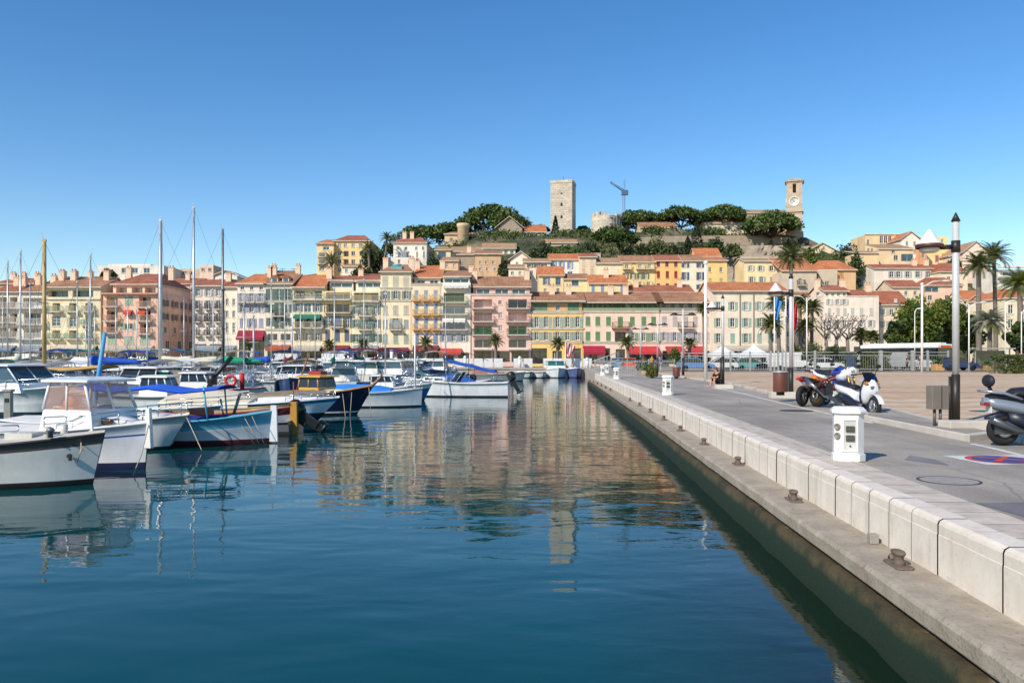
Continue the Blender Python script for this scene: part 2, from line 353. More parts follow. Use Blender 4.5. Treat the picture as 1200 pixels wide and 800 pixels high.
def shutter_mat(c):
    n = 'shutter_' + c
    if n in MATS: return MATS[n]
    m, nt, b = nodes(n); co = coord(nt)
    wv = N(nt, 'ShaderNodeTexWave', Scale=5.0); wv.bands_direction = 'Z'; nt.links.new(co, wv.inputs[0])
    n1 = N(nt, 'ShaderNodeTexNoise', Scale=1.2, Detail=4.0); nt.links.new(co, n1.inputs[0])
    c1 = mix(nt, hexc(c), ramp(nt, n1.outputs[0], [(.3, .75), (.7, 1.1)]), 1.0, 'MULTIPLY')
    c1 = mix(nt, c1, ramp(nt, wv.outputs[0], [(.25, .6), (.6, 1)]), .8, 'MULTIPLY')
    nt.links.new(c1, b.inputs['Base Color']); b.inputs['Roughness'].default_value = .6
    bump(nt, b, wv.outputs[0], .5, .02); MATS[n] = m; return m
def glass_mat(name, col, rough=.06):
    if name in MATS: return MATS[name]
    m, nt, b = nodes(name); co = coord(nt)
    n1 = N(nt, 'ShaderNodeTexNoise', Scale=.7, Detail=3.0); nt.links.new(co, n1.inputs[0])
    nt.links.new(mix(nt, tuple(x * .4 for x in col), tuple(x * 1.6 for x in col), n1.outputs[0]), b.inputs['Base Color'])
    b.inputs['Roughness'].default_value = rough; b.inputs['Specular IOR Level'].default_value = .7
    MATS[name] = m; return m
GL = glass_mat('window_glass', (.035, .04, .045)); GLB = glass_mat('window_glass_bluish', (.06, .10, .12)); GLL = glass_mat('window_glass_curtained', (.30, .30, .29), .3)
DARK = mat('dark_interior', '2a2522', .9)
WHITE = paint('e9e6df'); IRON = mat('dark_iron', '2c2a2a', .5, .3); STONE = mat('trim_stone', 'd9cfbb', .85, 0, .2, .6, .4)
CACHE = {}
def window_mesh(w, h, fr, gl, bars=1):
    k = ('w', round(w, 1), round(h, 1), fr.name, gl.name, bars)
    if k in CACHE: return CACHE[k]
    w, h = max(round(w, 1), .3), max(round(h, 1), .3); b = MB(); t = .07
    b.box(-w / 2 + .01, w / 2 - .01, .14, .16, 0.01, h - .01, 1)
    for x0, x1, z0, z1 in ((-w / 2, -w / 2 + t, 0, h), (w / 2 - t, w / 2, 0, h), (-w / 2 + t, w / 2 - t, 0, t), (-w / 2 + t, w / 2 - t, h - t, h)): b.box(x0, x1, .09, .19, z0, z1)
    n = max(1, round(w / .75)) if bars else 0
    for i in range(1, n + (1 if n == 1 else 0)) if n > 1 else ([1] if n else []):
        x = -w / 2 + w * i / max(n, 2); b.box(x - .035, x + .035, .10, .138, t, h - t)
    if bars and h > 1.2:
        for z in ((.4, .7) if h > 1.6 else (.6,)): b.box(-w / 2 + t, w / 2 - t, .11, .137, h * z - .02, h * z + .02)
    b.box(-w / 2 - .08, w / 2 + .08, -.09, .08, -.09, -.005, 2)
    CACHE[k] = b.mesh('window', [fr, gl, STONE]); return CACHE[k]
def shutter_mesh(w, h, m):
    k = ('s', round(w, 1), round(h, 1), m.name)
    if k not in CACHE:
        w, h = max(round(w, 1), .2), max(round(h, 1), .3); b = MB(); b.box(-w / 2, w / 2, -.07, -.025, .02, h - .02)
        for x in (-w / 2, w / 2 - .06): b.box(x, x + .06, -.085, -.0705, .02, h - .02)
        for z in (.02, h / 2 - .03, h - .08): b.box(-w / 2 + .06, w / 2 - .06, -.083, -.0705, z, z + .06)
        CACHE[k] = b.mesh('shutter', m)
    return CACHE[k]
def rail_mesh(w, d, m, solid=False):
    k = ('r', round(w, 1), round(d, 1), m.name, solid)
    if k in CACHE: return CACHE[k]
    w = round(w, 1); b = MB(); h = 1.0
    if solid:
        b.box(-w / 2, w / 2, -d, -d + .06, 0, h); b.box(-w / 2, -w / 2 + .06, -d + .06, -.02, 0, h); b.box(w / 2 - .06, w / 2, -d + .06, -.02, 0, h)
    else:
        for z in (.06, h - .05): b.box(-w / 2, w / 2, -d, -d + .05, z, z + .05)
        for s in (-1, 1):
            for z in (.06, h - .05): b.box(s * (w / 2 - .025) - .025, s * (w / 2 - .025) + .025, -d + .05, -.02, z, z + .05)
        n = max(3, int(w / .16))
        for i in range(n + 1):
            x = -w / 2 + .02 + (w - .04) * i / n; b.box(x - .018, x + .018, -d + .01, -d + .04, .11, h - .05)
        for i in range(1, 5):
            for s in (-1, 1): b.box(s * (w / 2 - .03) - .015, s * (w / 2 - .03) + .015, -d * i / 5.2 - .015, -d * i / 5.2 + .015, .11, h - .05)
    CACHE[k] = b.mesh('railing', m); return CACHE[k]
def slab_mesh(w, d, m):
    k = ('b', round(w, 1), round(d, 1), m.name)
    if k not in CACHE:
        w = round(w, 1); b = MB(); b.box(-w / 2 - .04, w / 2 + .04, -d - .04, 0, -.14, 0)
        for x in (-w / 2 + .25, w / 2 - .25): b.prism([(-.01, -.14), (-d * .7, -.14), (-.01, -.5)], 'x', x - .06, x + .06)
        CACHE[k] = b.mesh('balcony', m)
    return CACHE[k]
def awning(par, x, z, w, drop, proj, m, name='awning'):
    b = MB(); b.add([(-w / 2, -.03, 0), (w / 2, -.03, 0), (w / 2, -proj, -drop), (-w / 2, -proj, -drop), (-w / 2, -.03, -.04), (w / 2, -.03, -.04), (w / 2, -proj, -drop - .04), (-w / 2, -proj, -drop - .04)],
        [(0, 1, 2, 3), (7, 6, 5, 4), (0, 4, 5, 1), (3, 2, 6, 7), (0, 3, 7, 4), (1, 5, 6, 2)])
    n = max(4, int(w / .4))
    for i in range(n):
        a, c = -w / 2 + w * i / n, -w / 2 + w * (i + 1) / n
        b.box(a, c - .01, -proj - .012, -proj + .012, -drop - .36 - (.06 if i % 2 else 0), -drop - .045)
    for s in (-1, 1): b.add([(s * w / 2, -.03, -.05), (s * w / 2, -proj, -drop - .05), (s * w / 2, -proj, -drop - .25), (s * w / 2, -.03, -.3)], [(0, 1, 2, 3)])
    return b.build(name, m, par, (x, 0, z))
class House:
    def __init__(s, name, label, Y, cx, zb=None, group=None, cat='building', rz=0):
        s.Y = Y; s.k = Y / F; s.zb = 1.0 if zb is None else zb; s.X = (cx - CX) * s.k; s.cx = cx
        s.r = rnd(hash(round(cx * 7 + Y)) & 0xffff)
        s.o = empty(name, (s.X, Y, s.zb), rz, label, cat, group)
    def lx(s, px): return (px - s.cx) * s.k
    def lz(s, py): return EYE - (py - HY) * s.k - s.zb
    def block(s, x0, x1, y0, y1, wall, rows=(), depth=11, off=0, side='', name='wall', trim=None, sider=None):
        """one volume in photograph pixels at the plane of the facade; rows of openings cut into its front"""
        X0, X1, Z1 = s.lx(x0), s.lx(x1), s.lz(y0); Z0 = 0 if y1 is None else s.lz(y1)
        m = plaster(wall) if isinstance(wall, str) else wall
        holes = []; jobs = []
        for row in rows:
            ry0, ry1, xs, wpx, st = row[:5]; op = row[5] if len(row) > 5 else {}
            if isinstance(xs, int):
                mg = op.get('m', (x1 - x0) * .5 / xs); xs = [x0 + mg + (x1 - x0 - 2 * mg) * (i / (xs - 1) if xs > 1 else .5) for i in range(xs)]
            for x in xs:
                w, h = wpx * s.k, (ry1 - ry0) * s.k
                cx, z0 = s.lx(x), s.lz(ry1)
                if st != 'aw': holes.append((cx - w / 2, cx + w / 2, z0, z0 + h, 1.3 if st in ('l', 'L') else .2))
                jobs.append((cx, z0, w, h, st, op))
        xs_ = sorted({X0, X1} | {min(max(q, X0), X1) for h in holes for q in h[:2]}); zs_ = sorted({Z0, Z1} | {min(max(q, Z0), Z1) for h in holes for q in h[2:4]})
        b = MB(); D = depth
        for xa, xb in zip(xs_, xs_[1:]):
            for za, zb in zip(zs_, zs_[1:]):
                c = ((xa + xb) / 2, (za + zb) / 2)
                if not any(h[0] < c[0] < h[1] and h[2] < c[1] < h[3] for h in holes): b.quad((xa, 0, za), (xb, 0, za), (xb, 0, zb), (xa, 0, zb))
        for xa, xb, za, zb, d in holes:
            xa, xb, za, zb = max(xa, X0), min(xb, X1), max(za, Z0), min(zb, Z1)
            b.quad((xa, 0, za), (xa, d, za), (xa, d, zb), (xa, 0, zb)); b.quad((xb, 0, za), (xb, 0, zb), (xb, d, zb), (xb, d, za))
            b.quad((xa, 0, zb), (xa, d, zb), (xb, d, zb), (xb, 0, zb)); b.quad((xa, 0, za), (xb, 0, za), (xb, d, za), (xa, d, za))
            b.quad((xa, d, za), (xb, d, za), (xb, d, zb), (xa, d, zb), 1)
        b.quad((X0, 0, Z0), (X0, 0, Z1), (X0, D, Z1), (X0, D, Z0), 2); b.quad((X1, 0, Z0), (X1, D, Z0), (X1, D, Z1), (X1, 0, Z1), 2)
        b.quad((X0, D, Z0), (X0, D, Z1), (X1, D, Z1), (X1, D, Z0)); b.quad((X0, 0, Z1), (X1, 0, Z1), (X1, D, Z1), (X0, D, Z1))
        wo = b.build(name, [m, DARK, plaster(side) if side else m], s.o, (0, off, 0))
        for j in jobs: s.opening(wo, *j)
        if sider:   # rows of openings on the right-hand flank: (y0, y1, n, width metres)
            for (ry0, ry1, n, wm, sc) in sider:
                z0, h = s.lz(ry1), (ry1 - ry0) * s.k
                for i in range(n):
                    yy = D * (i + .7) / (n + .4)
                    o = link('window', window_mesh(wm, h, WHITE, GL), wo, (X1 + .2, yy, z0), pi / 2)
                    if sc: s.shut(o, wm, h, sc)
        if trim:
            for py in trim:
                t = MB(); t.box(X0 - .12, X1 + .12, -.14, -.003, 0, .22); t.box(X0 - .2, X1 + .2, -.22, -.003, .22, .3)
                t.build('cornice', STONE, wo, (0, 0, s.lz(py)))
        s.last = (X0, X1, Z1, D, off); s.wm = m; return wo
    def shut(s, o, w, h, c, half=None):
        sm = shutter_mesh(half or w * .5, h, shutter_mat(c))
        for sx in (-1, 1): link('shutter', sm, o, (sx * (w / 2 + (half or w * .5) / 2 + .02), 0, 0))
    def opening(s, wo, cx, z0, w, h, st, op):
        r = s.r
        fr = paint(op['fr']) if 'fr' in op else WHITE
        gl = {'d': GL, 'b': GLB, 'l': GLL}[op['gl']] if 'gl' in op else r.choice([GL, GL, GL, GLB, GLL])
        if st == 'aw': awning(wo, cx, z0 + h, w, op.get('drop', h * .75), op.get('proj', 1.3), mat('awning_' + op['c'], op['c'], .8, 0, .2, 1)); return
        if st in ('w', 'b', 'shop'):
            o = link('window', window_mesh(w, h, fr, gl), wo, (cx, 0, z0)) if st != 'shop' else None
            if st == 'shop':
                k = MB(); n = max(2, int(w / 1.4))
                k.box(-w / 2, w / 2, .17, .19, 0, h, 1)
                for i in range(n + 1): k.box(-w / 2 + (w - .08) * i / n, -w / 2 + (w - .08) * i / n + .08, .1, .168, 0, h)
                k.box(-w / 2 + .08, w / 2 - .08, .1, .165, h * .78, h * .78 + .07); o = k.build('shopfront', [paint(op.get('fr', '5a5048')), GL], wo, (cx, 0, z0))
            if 's' in op and r.random() > op.get('shutp', 0): s.shut(o, w, h, op['s'], op.get('half'))
            elif 's' in op:
                sm = shutter_mesh(w / 2, h, shutter_mat(op['s']))
                for sx in (-1, 1): link('shutter', sm, o, (sx * w / 4, .06, 0))
        elif st == 'c':
            o = link('window', window_mesh(w, h, fr, gl, 0), wo, (cx, 0, z0)); sm = shutter_mesh(w / 2, h, shutter_mat(op['s']))
            for sx in (-1, 1): link('shutter', sm, o, (sx * w / 4, .06, 0))
        elif st in ('l', 'L', 'g'):
            k = MB(); n = max(2, int(w / 1.3)); yy = 1.2 if st != 'g' else .12
            k.box(-w / 2 + .01, w / 2 - .01, yy + .03, yy + .05, .01, h - .01, 1)
            for i in range(n + 1): k.box(-w / 2 + (w - .09) * i / n, -w / 2 + (w - .09) * i / n + .09, yy - .05, yy + .028, 0, h)
            k.box(-w / 2 + .09, w / 2 - .09, yy - .05, yy + .028, h - .12, h)
            if st == 'L':
                for i in range(n):
                    if r.random() < .55: k.box(-w / 2 + (w - .09) * i / n + .09, -w / 2 + (w - .09) * (i + 1) / n, yy - .03, yy + .02, h * .02, h - .13, 2)
            o = k.build('glazed_loggia' if st != 'g' else 'glazed_band', [fr, gl, shutter_mat(op.get('s', 'd8d4c8'))], wo, (cx, 0, z0))
        if 'bal' in op:
            bw = w + op.get('bw', .9); d = op.get('bd', .8)
            bo = link('balcony', slab_mesh(bw, d, paint(op.get('slab', 'd6cdbd'))), wo, (cx, 0, z0 - .02))
            link('railing', rail_mesh(bw, d, paint(op['bal']), op.get('solid', False)), bo, (0, 0, 0))
            if op.get('pl') and r.random() < op['pl']: s.plants(bo, bw, d)
    def plants(s, bo, w, d):
        k = MB(); r = s.r
        for i in range(int(w * 9)):
            c = Vector((r.uniform(-w / 2, w / 2), -d + r.uniform(-.12, .15), r.uniform(.4, 1.15))); leaf(k, r, c, .16)
        k.build('balcony_plants', LEAFM, bo, kind='stuff')
    def band(s, x0, x1, py, wo, name='cornice', m=None, proj=.25, h=.25, off=0):
        t = MB(); t.box(s.lx(x0), s.lx(x1), off - proj, off - .004, 0, h); return t.build(name, m or STONE, wo, (0, 0, s.lz(py)))
    def roof(s, ridge_py, tile='r', kind='gable', ov=.5, chim=(), ends=.25, x0=None, x1=None, wallm=None):
        X0, X1, Z1, D, off = s.last; X0 = s.lx(x0) if x0 else X0; X1 = s.lx(x1) if x1 else X1
        Yr = s.Y + off + (D / 2 if kind != 'shed' else D)
        zr = EYE - (ridge_py - HY) * Yr / F - s.zb if ridge_py else Z1 + 1.5
        zr = max(zr, Z1 + .5)
        T = TILE[tile]; b = MB(); th = .16; ov2 = ov * .6
        if kind == 'shed':
            pts = [(X0 - ov2, off - ov, Z1), (X1 + ov2, off - ov, Z1), (X1 + ov2, off + D, zr), (X0 - ov2, off + D, zr)]; F_ = [(0, 1, 2, 3)]
        elif kind == 'gable':
            dz = (zr - Z1) * ov / (D / 2)
            pts = [(X0 - ov2, off - ov, Z1 - dz * .3), (X1 + ov2, off - ov, Z1 - dz * .3), (X1 + ov2, off + D + ov, Z1), (X0 - ov2, off + D + ov, Z1), (X0 - ov2, off + D / 2, zr), (X1 + ov2, off + D / 2, zr)]
            F_ = [(0, 1, 5, 4), (2, 3, 4, 5)]
        elif kind == 'front':    # gable end towards the harbour
            xm = (X0 + X1) / 2
            pts = [(X0 - ov, off - ov, Z1), (xm, off - ov, zr), (xm, off + D, zr), (X0 - ov, off + D, Z1), (X1 + ov, off - ov, Z1), (X1 + ov, off + D, Z1)]; F_ = [(0, 1, 2, 3), (1, 4, 5, 2)]
        else:                    # hip
            e = min((X1 - X0) * ends, D * .5 * 1.2)
            pts = [(X0 - ov2, off - ov, Z1), (X1 + ov2, off - ov, Z1), (X1 + ov2, off + D + ov, Z1), (X0 - ov2, off + D + ov, Z1), (X0 + e, off + D / 2, zr), (X1 - e, off + D / 2, zr)]
            F_ = [(0, 1, 5, 4), (1, 2, 5), (2, 3, 4, 5), (3, 0, 4)]
        n = len(pts); pts2 = pts + [(p[0], p[1], p[2] + th) for p in pts]
        b.add(pts2, [tuple(i + n for i in f) for f in F_] + [f[::-1] for f in F_])
        edges = {}
        for f in F_:
            for i in range(len(f)):
                e_ = (f[i], f[(i + 1) % len(f)]); edges[tuple(sorted(e_))] = edges.get(tuple(sorted(e_)), []) + [e_]
        b.add(pts2, [(e[0][0], e[0][1], e[0][1] + n, e[0][0] + n) for e in edges.values() if len(e) == 1], 1)
        if kind in ('gable', 'front'):
            wm = wallm or s.wm
            if kind == 'gable':
                for x in (X0, X1): b.add([(x, off, Z1), (x, off + D, Z1), (x, off + D / 2, zr)], [(0, 1, 2)], 2)
            else: b.add([(X0, off, Z1), (X1, off, Z1), ((X0 + X1) / 2, off, zr)], [(0, 1, 2)], 2)
        else: wm = DARK
        o = b.build('roof', [T, STONE, wm], s.o); fixn(o) if kind not in ('gable', 'front') else None
        for px in chim:
            c = MB(); x = s.lx(px); c.box(-.45, .45, -.35, .35, -1.2, 1.0); c.box(-.52, .52, -.42, .42, 1.0, 1.12); 
            for q in (-.25, .25): c.cyl((q, 0), .12, 1.12, 1.45, 8, 1)
            c.build('chimney', [plaster('d8b898'), T_OR], o, (x, off + D * (.35 if kind != 'shed' else .7), zr if kind != 'shed' else zr - .4))
        return o
    def antenna(s, px, h=2.5):
        X0, X1, Z1, D, off = s.last; b = MB(); b.tube([(0, 0, 0), (0, 0, h)], .035, 5)
        for i in range(5): b.tube([(-.5 + i * .25, -.35, h - .15), (-.5 + i * .25, .35, h - .15)], .02, 4)
        b.tube([(-.6, 0, h - .15), (.6, 0, h - .15)], .025, 4); b.build('antenna', IRON, s.o, (s.lx(px), off + D * .5, Z1 + .8))
def leaf(b, r, c, s, m=0, up=.3):
    a = Vector((r.gauss(0, 1), r.gauss(0, 1), r.gauss(0, 1))).normalized(); n = Vector((r.gauss(0, 1), r.gauss(0, 1), r.gauss(0, 1) + up)).normalized(); t = a.cross(n)
    if t.length < .1: return
    t.normalize(); a = n.cross(t); s1, s2 = s * r.uniform(.7, 1.2), s * r.uniform(.45, .8)
    b.add([c - a * s1, c + t * s2 - n * s * .15, c + a * s1, c - t * s2 - n * s * .15], [(0, 1, 2, 3)], m)
def leaf_mat(name, c1, c2, scale=.5, trans=.25):
    if name in MATS: return MATS[name]
    m, nt, b = nodes(name); co = coord(nt)
    n1 = N(nt, 'ShaderNodeTexNoise', Scale=scale, Detail=4.0); nt.links.new(co, n1.inputs[0])
    c = mix(nt, c1, c2, ramp(nt, n1.outputs[0], [(.35, 0), (.65, 1)])); nt.links.new(c, b.inputs['Base Color']); b.inputs['Roughness'].default_value = .6
    tr = N(nt, 'ShaderNodeBsdfTranslucent'); nt.links.new(c, tr.inputs[0]); ms = N(nt, 'ShaderNodeMixShader'); ms.inputs[0].default_value = trans
    nt.links.new(b.outputs[0], ms.inputs[1]); nt.links.new(tr.outputs[0], ms.inputs[2]); nt.links.new(ms.outputs[0], nt.nodes['Material Output'].inputs[0])
    MATS[name] = m; return m
LEAFM = leaf_mat('leaf_green', (.05, .09, .018), (.10, .15, .03)); PINEM = leaf_mat('pine_needles', (.038, .072, .014), (.078, .125, .024), .35, .12); DARKLEAF = leaf_mat('cypress_needles', (.014, .026, .01), (.028, .045, .014), .6, .1)
OLIVEM = leaf_mat('olive_leaf', (.09, .10, .03), (.16, .16, .06)); PALMM = leaf_mat('palm_leaf', (.085, .105, .025), (.17, .19, .055), 1.0); YELLEAF = leaf_mat('yellow_green_leaf', (.11, .15, .016), (.22, .25, .04), .4, .35)
BARK = mat('bark', '5a4838', .95, 0, .4, 3, .3, .5, 14); BARKG = mat('bark_grey', '80766a', .95, 0, .35, 3, .3, .5, 14)
# ---------------------------------------------------------------- front row on the far quay (facades about 136 m away)
YF = 136
def front(label, x0, x1, y0, wall, rows, roof=None, dy=0, side='', chim=(), trim=None, depth=11, name='town_house', sider=None, ant=()):
    if not any(q[4] == 'aw' and q[0] > 385 for q in rows) and not label.startswith(('golden', 'broad')):
        c = ['cfc4ac', 'b8b0a0', '7c3038', 'd8d2c4', '8a94a0', 'a8583c'][int(x0) % 6]; rows = rows + [(404.5, 408, [(x0 + x1) / 2], (x1 - x0) * .86, 'aw', dict(c=c, drop=.6, proj=1.5))]
    h = House(name, label, YF + dy, (x0 + x1) / 2); wo = h.block(x0, x1, y0, None, wall, rows, depth, 0, side, trim=trim, sider=sider)
    if roof: h.roof(*roof, chim=chim)
    for a in ant: h.antenna(a)
    h.wo = wo; return h
IR = '3a3634'
front('grey-white apartment block with wide balconies, cut off by the left edge of the photo', -14, 22, 343, 'd8d2c6', [(348, 361, 3, 9, 'L', dict(bal='cfcac0', bw=.8, s='bdb7a8')), (367, 378, 3, 9, 'L', dict(bal='cfcac0', bw=.8, s='d0c8b8')), (384, 395, 3, 9, 'L', dict(bal='cfcac0', bw=.8)), (405, 424, 2, 13, 'shop')], (333, 'r', 'hip'), 1, chim=(4, 12))
front('white house with three storeys of broad white balconies under a brown-red roof', 22.3, 54, 343, 'ddd8ce', [(349, 361, [38], 22, 'L', dict(bal='e4e0d8', bw=1.6, s='cfd4d2', gl='l')), (366, 380, [38], 20, 'L', dict(bal='e4e0d8', bw=1.6, s='e0ddd4')), (385, 397, [38], 20, 'L', dict(bal='e4e0d8', bw=1.6)), (406, 424, 2, 12, 'shop')], (331, 'b', 'hip'), 0, chim=(30, 48))
h = front('cream apartment house with pale green loggia band and green balcony rails', 54.3, 118, 337, 'd8c9a0', [(340, 348, [68, 97], 24, 'l', dict(fr='8fa08c', gl='b')), (355, 365, [66, 85.5, 104.5], 9, 'L', dict(s='8fb09a', bal='b9c2a8', bw=.6)), (370, 382, [66], 10, 'w', dict(gl='b')), (371, 383, [85.5], 7, 'w', dict(s='d8cfb0')), (370, 381, [104.5], 9, 'L', dict(s='7fa68c', bal='6f9c80', bw=1.0)), (387, 397, [66, 85.5, 104.5], 9, 'L', dict(bal='8fae92', bw=.8)), (405, 424, 3, 15, 'shop')], (326, 'b', 'gable'), 0, chim=(58, 72, 112), trim=(338,))
h.band(54.3, 118, 351, h.wo)
h = front('salmon pink apartment house with red-orange window blinds and a long shaded flank', 121, 185, 344, 'd29f86', [(347, 359, [131.5], 13, 'L', dict(s='b9ccb0', bal='c9a48c', bw=.5)), (347, 357, [151], 9, 'c', dict(s='a8bfa4')), (347, 360, [170], 14, 'L', dict(s='a8bfa4', bal='cfae98', bw=.5)), (364, 376, [131.5], 13, 'L', dict(s='c4d0b8', bal='c9a48c', bw=.5)), (364, 371, [151], 9, 'w'), (363, 376, [170], 13, 'l', dict(bal='cfae98', bw=.5, gl='d')), (363, 366.5, [151, 168], 9, 'aw', dict(c='d0502c', drop=.45, proj=.8)), (379, 390, [131.5], 13, 'L', dict(s='bcccb0', bal='c9a48c', bw=.5)), (379, 386, [151], 9, 'w', dict(s='a8bfa4')), (379, 391, [170], 12, 'l', dict(bal='cfae98', bw=.5, gl='d')), (394, 403, [131.5, 151, 170], 11, 'c', dict(s='a9c3a6')), (408, 424, 3, 15, 'shop')], None, 0, side='b8978a', depth=17, sider=[(350, 358, 4, 1.2, '8c8478'), (366, 374, 4, 1.2, '8c8478'), (382, 390, 4, 1.2, ''), (398, 408, 3, 1.6, '')])  # flank plaster is a duller pink, its shade put into the colour
w2 = h.block(127, 180, 333, 344, 'dcb49c', [(335, 342.5, [137, 155.5, 171], 13, 'L', dict(s='b4cdb2', gl='l'))], 14, 1.6, name='attic_storey'); h.roof(322, 'r', 'hip', chim=(130, 182)); h.band(120, 186.5, 345, h.wo, proj=.7, m=paint('c9907a'))
front('low dusky rose house with a small red roof set back beside the salmon block', 186, 225, 352, 'b98472', [(356, 364, 3, 6, 'w', dict(s='8a7468')), (372, 380, 3, 6, 'w', dict(s='8a7468')), (388, 396, 3, 6, 'w'), (406, 424, 2, 14, 'shop')], (344, 'r', 'gable'), 20, depth=9)
front('pinkish white house with white shutters and two stacked narrow iron balconies', 226, 262, 335.5, 'd9c8ba', [(338, 347, 3, 5, 'w', dict(s='d0c4ba', half=.35)), (352, 362, 3, 5, 'w', dict(s='cfc8c4', half=.35, bal=IR, bw=.2)), (367, 377, 3, 5, 'w', dict(s='b9a8a0', half=.35, bal=IR, bw=.3)), (383, 393, 3, 5, 'w', dict(bal=IR, bw=.3)), (403, 424, 2, 14, 'shop')], (328.5, 'r', 'gable'), 2, chim=(259,))
front('narrow cream house two windows wide between the pinkish and the lilac-shuttered houses', 262.3, 278, 337, 'dcd2bc', [(350, 358, 2, 3.6, 'w'), (364, 372, 2, 3.6, 'w'), (378, 390, 2, 3.6, 'w'), (405, 424, 1, 11, 'shop')], (331, 'r', 'gable'), 1)
front('off-white house with lilac shutters, hipped orange roof and a crimson shop awning', 278.3, 311.5, 333.5, 'd9cdc0', [(335.5, 340, 3, 4, 'w'), (343.5, 354, 3, 5, 'w', dict(s='a9aec4', half=.42, bal='c8c4c4', bw=.6)), (356.5, 366, 3, 5, 'w', dict(s='aeb2c6', half=.42)), (373, 383.5, 3, 5, 'w', dict(s='aeb2c6', half=.42, shutp=.3)), (387, 392, [295], 31, 'aw', dict(c='9a2438', drop=1.3, proj=1.4)), (393, 424, 2, 13, 'shop')], (322, 'o', 'hip'), 0, trim=(333, 356), chim=(309,))
h = front('ivory house with tall dark green shutters and twin roof dormers', 311.8, 342.5, 333, 'd6cdb8', [(338, 352, [317, 327, 337], 4.5, 'w', dict(s='5c7a66', half=.36)), (356, 366, [317, 337], 4, 'w', dict(s='6a8070', half=.36)), (355, 370, [327], 5, 'w', dict(s='4f6a58', half=.36, bal=IR, bw=1.6)), (372.5, 382, [317, 337], 4, 'w', dict(s='6a8070', half=.36)), (371, 385, [327], 5, 'w', dict(s='4f6a58', half=.36)), (391, 399, 2, 12, 'w', dict(gl='d')), (404, 424, 2, 12, 'shop')], (322, 'b', 'gable'), 0, trim=(354, 387), chim=(313.5,), ant=(320, 334))
for px in (320.5, 333.5):
    d = MB(); d.box(-.55, .55, 0, 1.8, 0, 1.1); d.prism([(-.75, 1.1), (.75, 1.1), (0, 1.6)], 'y', -.2, 1.9, 1); d.box(-.4, .4, -.03, 0, .15, .95, 2)
    d.build('dormer', [plaster('d6cdb8'), T_RED, GLB], h.o, (h.lx(px), .6, h.lz(332.5)))
front('cream house with a white-curtained top loggia and long teal awning', 343, 379.5, 337, 'd9cba4', [(339.5, 351, [361], 33, 'L', dict(bal='e2d8be', s='e6e2d6', bw=.3, pl=1)), (355.5, 365, [349, 372], 5, 'w', dict(s='7d8797', half=.4)), (355, 366, [360.5], 8.5, 'w', dict(gl='b')), (368, 371, [361], 31, 'aw', dict(c='2f7a66', drop=.45, proj=1.1)), (371, 384, [350, 361, 372], 9, 'l', dict(bal='c9c2ac', bw=.6, gl='b')), (390, 399, [350, 361, 372], 5, 'w', dict(s='8a7f6a')), (407, 424, 2, 15, 'shop')], (323, 'o', 'gable'), 0, chim=(380,))
h = front('butter yellow house with glazed loggias and slate blue lower shutters', 380, 412, 341, 'dcc27c', [(342.5, 351, [396], 28, 'l', dict(bal='dcd2b4', bw=.3, gl='b')), (355.5, 366, [396], 27, 'l', dict(bal='6f6a5c', bw=.5, gl='d')), (370, 384, [384.5, 407], 5.5, 'w', dict(s='6a7488', half=.35)), (370, 383, [395.5], 10, 'c', dict(s='8c94a4', bal='6f6a5c', bw=.8)), (386, 400, [384, 395.5, 406.5], 5.5, 'c', dict(s='62708c')), (407, 424, 2, 13, 'shop')], None, 0)
h.block(383, 411, 328, 341, 'c8bfae', [(329.5, 335, [397], 26, 'g', dict(gl='b'))], 8, 2.2, name='penthouse'); h.roof(324, 'r', 'shed', chim=())
h = front('pale cream house with a recessed ochre top loggia and sage green shutters', 412.3, 445.5, 341, 'ddd0ac', [(343, 353, [429], 29, 'L', dict(s='c9bd98', fr='c8a050', bal='d9cfae', bw=.3)), (358.5, 368, [417, 440.5], 5, 'w', dict(s='8ea694', half=.4)), (357.5, 370, [428.5], 6, 'w', dict(s='a9b29c', half=.4, bal='8a8474', bw=1.5)), (374, 384, [417, 440.5], 5, 'w', dict(s='7f9a88', half=.4)), (373.5, 386, [428.5], 6, 'w', dict(s='7f9a88', half=.4, bal='8a8474', bw=1.5)), (391.5, 401, [417, 428.5, 440.5], 6, 'w', dict(s='5f8070', half=.5)), (407, 424, 2, 13, 'shop')], None, 0)
h.block(414, 444, 328, 341, 'c9c2b2', [(329, 335, [430], 27, 'g', dict(gl='b'))], 8, 2.2, name='penthouse'); h.roof(322, 'r', 'shed', chim=(413,))
h = front('tall cream house with grey-white shutters, plum awning and turquoise roof tank', 446, 481.5, 319.5, 'ddcaa2', [(323.5, 336.5, 3, 6.5, 'c', dict(s='d3cab4', m=5.5)), (340.5, 350.5, 3, 4.6, 'w', dict(s='8e9c8e', half=.4, gl='d', m=5.5)), (358, 368.5, 3, 6, 'c', dict(s='d6cdb8', m=5.5)), (374.5, 385, 3, 5.5, 'c', dict(s='a9b3b0', m=5.5)), (391.5, 402, 3, 5.5, 'c', dict(s='a6b6a4', m=5.5)), (373, 386, [463.8], 7, 'w', dict(bal='9c9484', bw=1.0, s='b6bcb4')), (407, 411, [462], 33, 'aw', dict(c='4c3a5c', drop=.6, proj=1.6)), (411, 424, 2, 14, 'shop')], (311, 'b', 'hip'), 0, trim=(320, 338.5, 353), chim=(448, 479))
t = MB(); t.box(-.95, .95, -.8, .8, 0, 1.1); t.cyl((0, 0), .75, 1.1, 1.45, 14); t.build('water_tank', paint('6fa09c'), h.o, (h.lx(463), 2.2, h.lz(318)))
